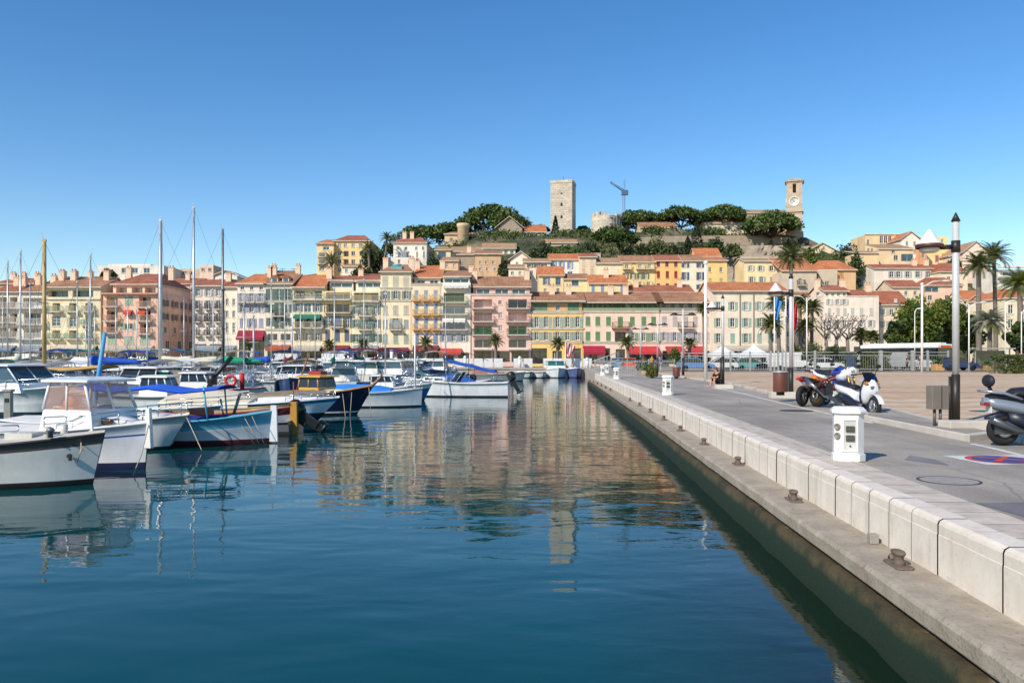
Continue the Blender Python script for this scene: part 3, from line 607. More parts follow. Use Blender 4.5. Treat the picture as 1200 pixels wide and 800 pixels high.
h = front('peach and yellow house with three columns of pale blue shutters', 482, 516.5, 334, 'dfc3a0', [(340, 352, 3, 4.6, 'c', dict(s='a9bcd0', bal='d9b45c', bw=.5, slab='dca050', m=6)), (356, 369, 3, 4.6, 'c', dict(s='93abc8', bal='d9b45c', bw=.5, slab='dca050', m=6)), (373, 386, 3, 4.6, 'c', dict(s='7f9cc4', bal='d9b45c', bw=.5, slab='dca050', m=6)), (391, 404, 3, 5, 'c', dict(s='8a98b4', m=6)), (409, 424, 2, 14, 'shop')], None, 0, trim=(334,))
h.block(484, 515, 325, 334, 'c9bca8', [(326.5, 333, 2, 10, 'g', dict(gl='d'))], 8, 2.0, name='penthouse'); h.roof(312, 'o', 'shed', chim=(483, 514))
h = front('white narrow house with glazed penthouse, striped of white balconies and a coral awning', 517, 551.5, 331, 'd9d2c2', [(333, 338, [534], 31, 'aw', dict(c='dcd8d0', drop=.35, proj=.9)), (343, 354, [532], 24, 'L', dict(s='cfc8b4', fr='9a8c5c', bal='8f9c64', bw=.8)), (358.5, 368, [532], 26, 'l', dict(bal='b0b4b0', bw=.9, gl='b')), (372, 376, [525, 539], 13, 'aw', dict(c='e2ded4', drop=.5, proj=.9)), (376, 386, [532], 26, 'l', dict(bal='90949c', bw=.9, gl='d')), (391, 400, [521, 532, 543], 5, 'w', dict(s='9aa4b0', half=.4)), (408, 413, [528, ], 26, 'aw', dict(c='c0483c', drop=.7, proj=1.5)), (413, 424, 2, 12, 'shop')], None, 0, side='c9bfae')
h.block(519, 550, 324, 331, 'b9b4aa', [(325, 330.5, [534.5], 29, 'g', dict(gl='b'))], 8, 1.2, name='penthouse'); h.roof(318, 'b', 'shed', chim=(550,))
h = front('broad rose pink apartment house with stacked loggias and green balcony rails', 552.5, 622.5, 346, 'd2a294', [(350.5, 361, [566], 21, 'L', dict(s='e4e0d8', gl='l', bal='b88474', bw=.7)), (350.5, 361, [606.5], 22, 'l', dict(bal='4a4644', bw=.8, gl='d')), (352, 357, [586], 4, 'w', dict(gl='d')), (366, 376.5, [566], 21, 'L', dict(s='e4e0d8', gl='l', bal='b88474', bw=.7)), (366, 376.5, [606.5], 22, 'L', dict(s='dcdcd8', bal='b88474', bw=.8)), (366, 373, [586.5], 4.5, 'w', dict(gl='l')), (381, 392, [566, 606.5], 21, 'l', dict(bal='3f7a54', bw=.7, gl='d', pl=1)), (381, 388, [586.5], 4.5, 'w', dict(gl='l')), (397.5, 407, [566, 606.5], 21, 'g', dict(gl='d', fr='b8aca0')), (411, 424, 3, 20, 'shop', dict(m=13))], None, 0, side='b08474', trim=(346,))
h.block(554, 621, 336, 346, 'c49484', [(337.5, 345, [566, 588, 608], 16, 'g', dict(gl='b'))], 9, 1.0, name='attic_storey'); h.roof(325, 'b', 'gable', chim=(555, 618))
h.band(554, 577, 410, h.wo, 'shop_canopy', paint('d8d0c4'), 1.4, .3); h.band(596, 620, 410, h.wo, 'shop_canopy', paint('d8d0c4'), 1.4, .3)
s = MB(); s.box(-2, 2, 0, 1.4, 0, .12); s.build('solar_panel', mat('blue_panel', '5470b8', .35), h.o, (h.lx(592), 3.5, h.lz(329)))
h = front('golden yellow house with grey-green shutters above plate-glass shopfronts', 623, 683, 366.5, 'dca848', [(371, 383.5, [629, 640, 653.5, 665, 677], 4.6, 'w', dict(s='b4beaa', half=.5, gl='d')), (388.5, 398.5, [629, 640, 653.5, 665, 677], 4.6, 'w', dict(s='a9b6a4', half=.5, gl='d')), (408, 426, [632], 18, 'shop', dict(fr='3a3a38')), (411, 426, [653], 11, 'shop', dict(fr='3a3a38')), (408, 426, [672], 18, 'shop', dict(fr='8a867c'))], None, 0, trim=(367, 386, 402))
h.block(624, 682.5, 353, 366.5, 'a8783c', [(355, 364, [633], 17, 'c', dict(s='6f8c6c')), (355.5, 364, [654], 5, 'w', dict(gl='b')), (355, 364, [672], 13, 'c', dict(s='6f9470'))], 9, .3, name='top_storey'); h.roof(343, 'b', 'gable', .9, chim=(648, 668))
GS = '6f9a64'
h = front('long pink house with leaf green shutters and a crimson restaurant awning', 683.5, 773, 366, 'dab8a4', [(371, 381.5, [689, 700.5, 713, 741, 754.5, 766], 5.4, 'c', dict(s=GS)), (371, 384, [727], 6, 'c', dict(s=GS, bal='8a6450', bw=2.0, slab='a87860')), (388.5, 399.5, [689, 700.5, 713], 5.4, 'c', dict(s=GS)), (389, 402, [727], 13, 'l', dict(gl='d', fr='8a4a3c')), (389.5, 399.5, [742, 754.5, 766], 4.4, 'w', dict(s='8fae84', half=.45, gl='d')), (405, 410, [696], 25, 'aw', dict(c='a01f38', drop=1.1, proj=1.6)), (410, 426, [692], 16, 'shop', dict(fr='4a2420')), (408, 424, [712], 6, 'shop'), (409, 426, [727], 11, 'shop'), (405.5, 410, [752], 38, 'aw', dict(c='c03a3c', drop=1.0, proj=2.2)), (410, 426, [745, 762], 14, 'shop')], None, 0, trim=(366, 402))
h.block(684, 772.7, 354, 366, '7f8c60', [(355.5, 364, [689.5, 701, 713, 724, 728.5, 744, 754, 766], 4.2, 'w', dict(gl='d', fr='5c6a4c', s='6f8458', half=.4))], 9, .9, name='top_storey'); h.band(683.5, 773, 364, h.wo, 'parapet', paint('8a9670'), .05, .5); h.roof(343, 'b', 'gable', 1.2, chim=(719, 737))
h = front('pale mauve-pink house with grey shutters, grey loggia and scarlet cafe awnings', 773.5, 836, 366, 'd6bcae', [(371, 381.5, [778.5, 791, 803, 815, 828], 5.4, 'c', dict(s='cfc4bc')), (389, 399.5, [778.5, 791, 803, 815, 828], 4.4, 'w', dict(s='b4b4ba', half=.45, gl='d')), (371, 384, [803], 7, 'w', dict(bal=IR, bw=1.6)), (405.5, 410, [790, 815], 21, 'aw', dict(c='b8383c', drop=1.0, proj=2.2)), (411, 426, 3, 15, 'shop')], None, 0, trim=(366, 402))
h.block(774, 835.7, 354, 366, '96907f', [(355.5, 364, 6, 4.4, 'w', dict(gl='d', fr='6a6458'))], 9, .9, name='top_storey'); h.band(773.5, 836, 364, h.wo, 'parapet', paint('8c8678'), .05, .5); h.roof(343, 'b', 'gable', 1.2, chim=())
h = front('large pale house with mint shutters, grey downpipes and bright orange roof', 835, 921, 341.5, 'd8c8b2', [(353.5, 363.5, [842, 858.5, 874.5, 890, 905], 5, 'w', dict(s='b4ccb8', half=.4)), (372.5, 383, [842, 858.5, 874.5, 890, 905], 5, 'w', dict(s='b4ccb8', half=.4)), (390.5, 401.5, [842, 858.5, 874.5, 890, 905], 5, 'w', dict(s='aac6b0', half=.4, shutp=.5)), (410, 426, 5, 8, 'shop', dict(fr='7a6f60'))], (331.5, 'o', 'gable'), -2, trim=(343,), chim=())
for px in (867, 883):
    p = MB(); p.tube([(0, -.1, .1), (0, -.1, h.lz(344))], .09, 6); p.build('downpipe', mat('pipe_grey', '7c7870', .5), h.o, (h.lx(px), 0, 0))
# ---------------------------------------------------------------- terrain of the hill
CREST = [(-400, 395), (0, 352), (100, 338), (250, 336), (350, 326), (440, 312), (500, 297), (560, 283), (620, 277), (700, 276), (800, 274), (935, 282), (960, 298), (1010, 306), (1100, 312), (1200, 335), (1500, 395)]
def crest_z(X): return EYE - (interp(CREST, CX + X * F / 215) - HY) * 215 / F
def ground_z(X, Y):
    t = min(max((Y - 150) / 58, 0), 1); t = t * t * (3 - 2 * t) * .6 + t * .4
    z = 1.0 + (crest_z(X) - 1.0) * t
    if Y > 235: z -= (Y - 235) * .12
    px = CX + X * F / max(Y, 1)
    if 735 < px < 940 and Y < 208.6: z = min(z, EYE - (299 - HY) * 208 / F + (Y - 208) * .55)
    if 840 < px < 955 and Y < 202: z = min(z, EYE - (340 - HY) * 184 / F + max(0, Y - 186) * .5)
    return max(z, .5) + (noise.noise(Vector((X * .08, Y * .08, 2))) * 1.1 * t)
tm = MB(); nx, ny = 150, 46; xs = [-320 + 620 * i / (nx - 1) for i in range(nx)]; ys = [149 + (340 - 149) * (j / (ny - 1)) ** 1.25 for j in range(ny)]
tm.loft([[(x, y, ground_z(x, y) - (.3 if y < 151 else 0)) for x in xs] for y in ys], 0, True, False)
def hill_mat():
    m, nt, b = nodes('hillside'); co = coord(nt)
    n1 = N(nt, 'ShaderNodeTexNoise', Scale=.09, Detail=8.0, Roughness=.7); nt.links.new(co, n1.inputs[0])
    n2 = N(nt, 'ShaderNodeTexNoise', Scale=1.3, Detail=5.0, Roughness=.7); nt.links.new(co, n2.inputs[0])
    c = mix(nt, (.05, .07, .02), (.24, .19, .12), ramp(nt, n1.outputs[0], [(.45, 0), (.58, 1)]))
    c = mix(nt, c, ramp(nt, n2.outputs[0], [(.3, .5), (.7, 1.3)]), 1.0, 'MULTIPLY')
    nt.links.new(c, b.inputs['Base Color']); b.inputs['Roughness'].default_value = .95; bump(nt, b, n2.outputs[0], 1.0, .6); return m
tm.build('terrain', hill_mat(), kind='structure')
def hs(label, x0, x1, y0, y1, Y, wall, rows=(), roof=None, depth=8, side='', name='hill_house', chim=(), ov=.4, sider=None, trim=None, off=None):
    zb = min(ground_z((x0 - CX) * Y / F, Y), ground_z((x1 - CX) * Y / F, Y), EYE - (y1 - HY) * Y / F) - .6
    h = House(name, label, Y, (x0 + x1) / 2, zb, cat='house'); h.wo = h.block(x0, x1, y0, None, wall, rows, depth, 0, side, sider=sider, trim=trim)
    if roof: h.roof(*roof, ov=ov, chim=chim)
    return h
B = 'b'
# left skyline
h = hs('long white modern building with flat roof on the skyline behind the salmon house', 114, 192, 311, 330, 190, 'd6d0c4', [(314, 320, [125, 146, 158, 172], 7, 'w', dict(gl='b')), (322, 327, [130, 150, 170, 184], 6, 'w', dict(gl='b'))], None, 10, name='flat_roofed_building')
h.block(122, 172, 308.5, 311, 'cfc9be', [], 5, 2, name='roof_storey')
hs('long low ochre-grey skyline block stretching right of the white modern building', 190, 252, 315, 333, 200, 'a99878', [(318, 322, 6, 5, 'w')], None, 10, name='flat_roofed_building')
hs('small square pink tower house on the skyline above the pinkish white house', 234, 250, 310.5, 330, 188, 'cfa894', [(314, 318, 2, 4, 'w')], None, 6)
hs('bright white cottage with gable peeking over the narrow cream house', 252, 278, 323, 338, 176, 'dedad0', [(327, 331, 2, 4, 'w')], (319, 't', 'front'), 7)
hs('low house with brown roofs behind the cream loggia house at far left', 60, 112, 330, 342, 165, 'b08c74', [], (325, 'r', 'gable'), 8, chim=(66, 80, 98))
hs('red-roofed house with tall chimneys at the far left edge behind the grey-white block', -10, 40, 333, 345, 160, 'b58a70', [], (327, 'r', 'hip'), 8, chim=(6, 18, 34))
hs('orange-roofed house behind the dusky rose house', 196, 232, 333, 350, 165, 'c0917a', [(337, 341, 3, 4, 'w')], (327, 'r', 'gable'), 8, chim=(214,))
hs('house with a dark mansard behind the twin dormers', 300, 352, 327, 340, 155, 'a88a78', [], (318, 'b', 'hip'), 8, chim=(316, 345))
# yellow apartment block on the hill
h = hs('stepped yellow apartment block high on the hill above the cream houses', 391, 433, 283, 330, 190, 'd6b670', [(285.5, 290, [398, 405, 414, 423], 4, 'w', dict(gl='l')), (294.5, 299.5, [398, 414, 423.5], 4.4, 'w'), (294, 300.5, [405.5], 6, 'l', dict(gl='d')), (304, 309.5, [398, 414, 423.5], 4.4, 'w'), (303.5, 310, [405.5], 6, 'l', dict(gl='d')), (314, 319, [398, 414, 423.5], 4.4, 'w')], (276.5, 'r', 'hip'), 12, name='apartment_block')
h.block(373, 392.5, 287, None, 'd9bd80', [(290, 294, [384], 7, 'w', dict(gl='b')), (297, 302, [379], 7, 'l', dict(bal='e0dcd0', bw=.6)), (305, 310, [379], 7, 'l', dict(bal='e0dcd0', bw=.6)), (313, 318, [379, 389], 6, 'w')], 10, -1.5, name='wing'); h.roof(281.5, 'o', 'hip')
hs('low white house with brown lean-to roof under the yellow apartment block', 401, 421, 312.5, 330, 182, 'ddd4c4', [(315, 319, 2, 3, 'w')], (310, 'b', 'shed'), 6)
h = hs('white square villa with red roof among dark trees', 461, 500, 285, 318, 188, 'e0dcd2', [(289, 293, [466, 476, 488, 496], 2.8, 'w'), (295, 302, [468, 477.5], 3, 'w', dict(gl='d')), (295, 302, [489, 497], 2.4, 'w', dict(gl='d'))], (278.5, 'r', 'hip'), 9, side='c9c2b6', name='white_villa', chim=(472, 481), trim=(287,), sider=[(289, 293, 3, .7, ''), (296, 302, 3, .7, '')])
h.block(448, 490, 303.5, None, 'dcd6ca', [(306, 311, [456, 470, 482], 3, 'w')], 4, -3.2, name='terrace')
h = hs('tan castle-like villa with a round corner turret on the hilltop', 521, 546, 275, 300, 205, 'b8966a', [(279, 283, [529], 4, 'w', dict(fr='7a4a34'))], (272.5, 't', 'hip'), 8, name='castle_villa')
h.block(546, 564, 275.5, None, 'a8875f', [(279, 282, [552, 559], 2.5, 'w')], 8, 2.0, name='wing'); h.roof(272.8, 't', 'hip')
t = MB(); t.lathe([(1.45, -8), (1.45, 3.2), (1.65, 3.4), (1.65, 4.2), (1.45, 4.2)], 16); t.build('turret', plaster('b99a70'), h.o, (h.lx(543), -.6, h.lz(282)))
h = hs('long cream villa with tall arched glass windows below the castle villa', 509, 528, 293.5, 320, 192, 'd3c096', [(295.5, 303.5, [518], 9, 'w', dict(gl='b', fr='5f8088')), (306, 311, [518], 8, 'w', dict(gl='d'))], (289.5, 't', 'hip'), 7, name='long_villa')
h.block(528, 566, 294.5, None, 'cdb98e', [(297, 303, [534, 544, 556], 4, 'w')], 6, 1.0, name='wing'); h.roof(290, 't', 'gable')
h.block(566, 604, 291.5, None, 'd8cdb4', [(293.5, 301, [578], 12, 'g', dict(gl='b', fr='b9c8cc')), (293.5, 301, [593, 600], 4, 'w', dict(gl='b'))], 6, 0, name='wing', side='5f6f78'); h.roof(285.5, 't', 'gable')
h = hs('brown stone house with stepped tile roofs in front of the long villa', 536, 557, 299, 335, 176, stone_mat('rubble_stone', (.30, .235, .165), (.42, .34, .25), .6, .6), [(308, 312, [541], 3, 'w')], (295.5, 't', 'hip'), 8, name='stone_house', chim=(549,))
h.block(557, 587, 298.5, None, 'b0875a', [(306, 310, [563, 570, 578], 2.6, 'w', dict(gl='d')), (314, 318, [563, 571, 580], 2.6, 'w', dict(gl='d'))], 9, -.6, name='wing', side='8c6644'); h.roof(294, 'b', 'shed')
hs('tiny peach house front with awning roof beside the brown stone house', 519, 537, 306, 330, 170, 'c99a6c', [(309, 313, 2, 3, 'w')], (302, 't', 'gable'), 5)
h = hs('grey stone farmhouse with broad tiled gable left of the square tower', 582, 612, 268, 290, 212, stone_mat('rubble_stone', (.3, .235, .165), (.42, .34, .25), .6, .6), [(266.5, 270, [591, 606.5], 3, 'w')], (258.5, 't', 'front'), 12, name='stone_house', ov=.6)
h.block(612, 640, 272, None, 'c8bca4', [(274, 277, [618, 626], 5, 'w')], 9, 1, name='wing'); h.roof(264, 'o', 'shed')
# second row above the harbour front
h = hs('small white gabled house above the rose pink apartment house', 598, 622, 305, 335, 168, 'dcd2c0', [(307, 311, [606, 614], 3, 'w')], (297.5, 't', 'front'), 7)
hs('low cream annex with tan roof below the small white gabled house', 596, 614, 314, 335, 160, 'dccfae', [(318, 322, 2, 3.4, 'w')], (310.5, 't', 'gable'), 5)
hs('narrow cream house with grey shutters left of the blue-shuttered white house', 614, 645, 307.5, 335, 164, 'd6cab6', [(309, 313.5, [621, 629, 637], 3.4, 'w', dict(s='7a7468', half=.3)), (317, 322, [623, 636], 3.4, 'w')], (303.5, 't', 'gable'), 6)
hs('yellow house with bright orange roof and blue window surrounds', 631, 660.5, 323, 345, 152, 'd9bf7c', [(325, 333.5, [640], 4, 'w', dict(s='6a8cb4', half=.3)), (325, 334, [654], 6, 'w', dict(fr='6a8cb4', gl='b')), (338, 343, [639, 654], 3.5, 'w')], (313, 'o', 'gable'), 7, side='b08a78')
hs('pale yellow low house with dull red roof and one blue window', 661, 688.5, 327.5, 345, 152, 'd9c48c', [(328.5, 334.5, [674], 8, 'w', dict(fr='5f7fb0', gl='b'))], (321.5, 'b', 'gable'), 6)
hs('long yellow house with orange roof and four pale blue shutters', 690, 735, 332.5, 350, 150, 'dcc684', [(334, 342, [695, 706, 717.5, 729], 3.6, 'c', dict(s='93a8cc'))], (323, 'o', 'gable'), 7, chim=(712,))
hs('white house with sky blue shutters and orange roof on the second row', 644, 679, 304.5, 335, 166, 'd9d8d4', [(306.5, 315, [649, 658, 668], 3, 'w', dict(s='8ab0d8', half=.35, gl='l')), (318, 321, [668], 6, 'w')], (298, 'o', 'gable'), 7)
hs('narrow buff house with closed cream shutters beside the sky blue shutters', 679, 698.5, 301.5, 335, 164, 'cdb18a', [(304, 311.5, 2, 3.4, 'c', dict(s='e2dcc8')), (315, 321, 2, 3.2, 'c', dict(s='d8ceb4'))], (297.5, 'r', 'gable'), 7)
hs('plain cream house with blank wall and grey-brown roof', 698.5, 728, 309, 340, 164, 'd9cba6', [(322, 325, [704], 3, 'w')], (303, 't', 'gable'), 7)
hs('yellow house with two tiers of small balconies under a brown roof', 728, 767.5, 307.5, 345, 164, 'd9b968', [(308, 315, [734.5, 750, 761], 4, 'w', dict(bal='d9cda4', bw=1.0)), (319.5, 327, [733, 741.5, 749.5, 757], 3.4, 'w', dict(s='7a8458', half=.3)), (330, 335, [734, 750, 760], 4, 'w', dict(bal='d9cda4', bw=.6))], (300, 'b', 'gable'), 7)
hs('deep orange house with rust red shutters', 768, 799.5, 306, 345, 164, 'd99a44', [(307, 312.5, [771.5, 781.5, 792], 3.8, 'c', dict(s='8a4a54')), (317.5, 326, [771.5, 782, 792], 3.6, 'c', dict(s='a03c2c')), (332, 336, [771.5, 782, 792], 3.6, 'c', dict(s='7a4458'))], (299.5, 'r', 'gable'), 7)
hs('cream white house with navy shutters beside the deep orange house', 800, 825, 306, 350, 163, 'dbd0b4', [(307.5, 313.5, [803, 820.5], 4, 'w', dict(s='50648c', half=.4)), (319, 328, [803, 820.5], 4, 'w', dict(s='50648c', half=.4)), (333, 339, [803, 820.5], 4, 'w', dict(s='50648c', half=.4))], (299.5, 'b', 'gable'), 7)
h = hs('tall yellow house with two stepped orange roofs at the end of the second row', 825.5, 852, 306, 352, 163, 'd9ae54', [(313, 319, [832, 845], 3.4, 'w'), (326, 332, [832, 845], 3.4, 'c', dict(s='d0c08c'))], (301.5, 'o', 'shed'), 6)
h.block(824, 853, 296.5, None, 'd4a850', [(297.5, 300.5, [829, 834], 3, 'w'), (297.5, 300.5, [842, 847], 3, 'w')], 6, 6.2, name='upper_storey'); h.roof(291.5, 'o', 'gable')
hs('house seen only by its long flat red roof behind the long pink house', 738, 812, 342.5, 352, 150, 'b98470', [], (335, 'r', 'gable'), 8, chim=(748, 800))
hs('cream yellow house with grey-blue shutters right of the rock face', 872, 918, 306.5, 345, 166, 'd9c890', [(311, 317.5, [880, 891.5, 904.5], 4, 'w', dict(s='c0c4b4', half=.35)), (324, 331, [881, 893, 906], 4, 'w', dict(s='b4bcb8', half=.35))], (303.5, 't', 'gable'), 7, trim=(308,))
# right-hand hillside
h = hs('grey-tan house with blank walls and an orange roof behind the palms', 916, 957, 318, 345, 160, 'a89880', [(326, 334, [938], 4, 'w', dict(bal=IR, bw=.8))], (303, 'o', 'shed'), 8)
h = hs('two-tone house, greyish tan left and orange-buff right, under a broad orange roof', 957, 1003, 317, 345, 163, 'c4935c', [(319, 329, [986], 5, 'c', dict(s='e0a860')), (319, 329, [972], 5, 'c', dict(s='b09060'))], (306, 'o', 'hip'), 8, side='b0845c')
h.block(957, 979, 317.5, None, 'a8977c', [(330, 336, [967], 5, 'w')], 6, -1.0, name='wing')
h = hs('flat-gabled cream house with a row of dark windows on the ridge', 943, 984, 297, 315, 195, 'd2bf98', [(294.5, 300, [959, 967.5, 975.5], 5, 'w', dict(gl='d'))], (287.5, 't', 'front'), 8)
h = hs('beige hillside house with small square windows and flat roof at the top right cluster', 1014, 1056, 275, 300, 205, 'ccac74', [(281, 287, [1017.5], 3, 'w'), (276.5, 285, [1033, 1038, 1043], 4, 'w', dict(gl='d')), (291, 296, [1018, 1022], 2.6, 'w')], None, 9)
h.band(1013, 1057, 275, h.wo)
hs('tan house with a wide glazed veranda in the top right cluster', 1030, 1070, 292, 312, 188, 'd0b280', [(297.5, 306, [1063], 14, 'g', dict(gl='b', fr='9ab0b8')), (293.5, 297, [1047], 4, 'w', dict(gl='d')), (299, 305, [1050], 5, 'w', dict(gl='d'))], (287, 't', 'shed'), 8)
hs('low round-cornered yellow house at the left foot of the top right cluster', 1003, 1030, 297, 318, 184, 'd2b27a', [(301, 305, [1011], 3, 'w')], (295, 't', 'shed'), 6)
hs('white gabled house with orange roof in the top right cluster', 1056, 1078, 281, 305, 198, 'ddd6c8', [(283, 288, [1063, 1072], 3, 'w'), (292, 297, [1064, 1072], 3, 'w')], (274, 'o', 'front'), 7)
hs('slim rust orange house squeezed into the top right cluster', 1078, 1086, 285, 315, 196, 'c4713c', [(288, 292, 1, 3.4, 'w'), (297, 302, 1, 3.4, 'w')], None, 7)
hs('tall lemon yellow house with a lilac door in the top right cluster', 1085, 1111, 277, 315, 200, 'dbc272', [(280, 284, 2, 3, 'w'), (290, 296, [1091], 4, 'w'), (299, 307, [1098], 4, 'c', dict(s='b07a84')), (297, 303, [1106], 4, 'w')], None, 8)
h = hs('long white house with washed-out red roof and many small terraces', 1024, 1104, 315, 335, 176, 'd8d0c0', [(318, 325, [1045, 1053, 1064, 1076, 1088], 5, 'w', dict(s='c4c8c4', half=.3)), (318, 324, [1098], 4, 'w')], (310.5, 'r', 'gable'), 7, chim=(1078, 1092))
hs('cream house with a red roof sloping right, below the lemon yellow house', 1102, 1134, 319, 340, 172, 'd9c6a4', [(324, 329, [1112, 1122], 4, 'w')], (309, 'r', 'hip'), 7)
hs('house with dull red roof above the pollarded trees', 1046, 1078, 337, 360, 164, 'd0b898', [(341, 346, 3, 4, 'w')], (329, 'r', 'gable'), 7)
hs('house with a grey glass veranda under a red roof right of the dull red roof', 1084, 1128, 335, 362, 166, 'c9a488', [(336, 342, [1092], 16, 'g', dict(gl='b', fr='c8ccc8')), (346, 352, [1090, 1110], 5, 'w')], (326, 'r', 'hip'), 7)
hs('blush pink house with a plain gable above the tall palms', 1128, 1158, 297, 330, 190, 'dcc0ac', [(299, 303, [1134, 1147], 3, 'w')], (286.5, 't', 'front'), 10)
h = hs('modern white flat-roofed block with long terraces at the far right', 1170, 1236, 316, 345, 178, 'd6d6d2', [(318.5, 323, [1200], 50, 'g', dict(gl='b')), (327, 332, [1200], 50, 'g', dict(gl='b'))], None, 10, name='flat_roofed_building')
h.band(1166, 1240, 314, h.wo, 'roof_slab', WHITE, 1.6, .5); h.band(1168, 1238, 326, h.wo, 'terrace_slab', WHITE, 1.4, .3)
hs('house with small bright orange roof behind the big green trees', 1130, 1160, 352, 372, 160, 'cdb092', [(357, 361, 3, 3, 'w')], (341, 'o', 'gable'), 7)
hs('mint green house behind the tall palms at the right', 1160, 1180, 352, 400, 146, 'b2c8a0', [(356, 362, 2, 4, 'w'), (368, 374, 2, 4, 'w'), (380, 386, 2, 4, 'w')], (345, 'o', 'gable'), 7)
hs('cream corner building with grey windows at the right edge of the photo', 1178, 1240, 350, 425, 126, 'd8caa4', [(357, 367.5, [1184.5, 1198, 1212], 6, 'w', dict(gl='d')), (374, 384.5, [1184.5, 1198, 1212], 6, 'w', dict(gl='d')), (391, 402, [1184.5, 1198, 1212], 6, 'w', dict(gl='d'))], (340, 'o', 'hip'), 10, name='town_house', trim=(352,))
h = hs('white house with white shutters and small red mansard behind the pollarded trees', 965, 1030, 348, 425, 140, 'dccfc0', [(350.5, 357, [972, 982, 990], 3.6, 'w', dict(s='d8d4cc', half=.35)), (361, 369, [972, 982, 990, 999, 1009.5, 1021], 4, 'c', dict(s='dcd6ca')), (375, 383, [972, 982, 990, 1009.5, 1021], 4, 'w', dict(s='cfcac2', half=.35)), (390, 398, [972, 984, 996, 1009.5, 1021], 4, 'w'), (406, 424, 4, 10, 'shop')], None, 9)
h.block(968, 995, 341, 348, 'cfc4b8', [(342, 346.5, 4, 3.6, 'w', dict(gl='b'))], 7, .8, name='attic_storey'); h.roof(335, 'r', 'gable', chim=(966, 996)); h.block(996, 1029, 347, 348, 'cfc4b8', [], 7, .8, name='parapet'); h.roof(340.5, 'r', 'gable', chim=(1027,))
hs('pinkish buff house with plain front beside the white house with mansard', 1031, 1066, 357.5, 425, 142, 'd6bea2', [(350, 354, [1050], 3, 'w'), (362, 369, [1036, 1045, 1057], 4.4, 'w', dict(s='d8d0c0', half=.3)), (376, 384, [1036, 1045, 1057], 4.4, 'w', dict(s='c8c4b4', half=.3)), (391, 399, [1036, 1045, 1057], 4, 'w'), (406, 424, 3, 8, 'shop')], (342, 'r', 'gable'), 9, trim=(360,))
hs('ochre house front behind the flag poles', 918, 964, 350, 425, 146, 'bda887', [(356, 363, 4, 4, 'w'), (372, 379, 4, 4, 'w'), (388, 395, 4, 4, 'w')], (343, 'b', 'gable'), 8)
hs('low tan building half hidden under the umbrella pines left of the tall cypress', 750, 793, 267, 285, 214, 'c2a27c', [(269, 273, 4, 3, 'w')], (261, 'b', 'gable'), 7)
hs('pale wall-like house half hidden between the pines left of the church', 826, 872, 262, 285, 216, 'cdb694', [(265, 270, 4, 3, 'w')], (256, 't', 'gable'), 7)
hs('low ochre stone house on the slope below the leafless tree', 640, 676, 285, 300, 196, 'bfa37c', [(288, 292, 3, 3, 'w')], (281, 't', 'gable'), 6)
# ---------------------------------------------------------------- hilltop monuments
def ashlar(name, c1, c2, s=.5):
    m, nt, b = nodes(name); co = coord(nt)
    vx = N(nt, 'ShaderNodeVectorMath'); vx.operation = 'ADD'
    sep = nt.nodes.new('ShaderNodeSeparateXYZ'); nt.links.new(co, sep.inputs[0]); ad = nt.nodes.new('ShaderNodeMath'); nt.links.new(sep.outputs[0], ad.inputs[0]); nt.links.new(sep.outputs[1], ad.inputs[1])
    cb = nt.nodes.new('ShaderNodeCombineXYZ'); nt.links.new(ad.outputs[0], cb.inputs[0]); nt.links.new(sep.outputs[2], cb.inputs[1])
    br = N(nt, 'ShaderNodeTexBrick', Scale=1.0); br.inputs['Brick Width'].default_value = s * 2.2; br.inputs['Row Height'].default_value = s; br.inputs['Mortar Size'].default_value = .03
    br.inputs['Color1'].default_value = (*c1, 1); br.inputs['Color2'].default_value = (*c2, 1); br.inputs['Mortar'].default_value = (*[x * .6 for x in c1], 1); nt.links.new(cb.outputs[0], br.inputs[0])
    n1 = N(nt, 'ShaderNodeTexNoise', Scale=.5, Detail=8.0, Roughness=.75); nt.links.new(co, n1.inputs[0])
    c = mix(nt, br.outputs[0], ramp(nt, n1.outputs[0], [(.3, .62), (.7, 1.2)]), 1.0, 'MULTIPLY'); nt.links.new(c, b.inputs['Base Color']); b.inputs['Roughness'].default_value = .9
    bump(nt, b, n1.outputs[0], .5, .2); return m
ASH = ashlar('tower_ashlar', (.52, .45, .35), (.66, .58, .46))
def K(px, py, Y): p = at(px, py, Y); return p
Yt = 218; k = Yt / F
p = at(660, 300, Yt); t = empty('square_tower', p, radians(-14), 'tall plain square stone tower crowning the hill', 'tower')
z1 = at(660, 217, Yt).z - p.z; a = 2.95; b = MB()
b.box(-a, a, -a, a, -8, z1); b.box(-a - .12, a + .12, -a - .12, a + .12, z1, z1 + .28)
for s in (-1, 1): b.box(-a - .12, a + .12, s * a - .12 if s > 0 else -a - .12, s * a + .12 if s > 0 else -a + .12, z1 + .281, z1 + .8); b.box(s * a - .12, s * a + .12, -a + .121, a - .121, z1 + .281, z1 + .8)
b.build('tower_shaft', ASH, t)
for zz, hh in ((z1 - 6.2, .9), (z1 - 3.0, .35), (z1 - 9.5, .8)):
    q = MB(); q.prism([(-.28, 0), (.28, 0), (.28, hh * .7), (.15, hh), (-.15, hh), (-.28, hh * .7)], 'y', -.02, .1); q.build('arrow_slit', DARK, t, (.1, -a - .02, zz))
q = MB(); q.tube([(0, 0, z1), (0, 0, z1 + 2.2)], .07, 6); q.build('mast', IRON, t)
Yr = 214; p = at(709, 284, Yr); t = empty('round_tower', p, 0, 'broken round stone tower wrapped in scaffolding near the crane', 'tower')
r = rnd(5); b = MB(); R0 = 3.55; zt = at(709, 250, Yr).z - p.z
b.lathe([(R0 + .5, -5), (R0 + .25, 2), (R0, 5), (R0, zt - 1.0), (R0 - .6, zt - 1.0)], 28)
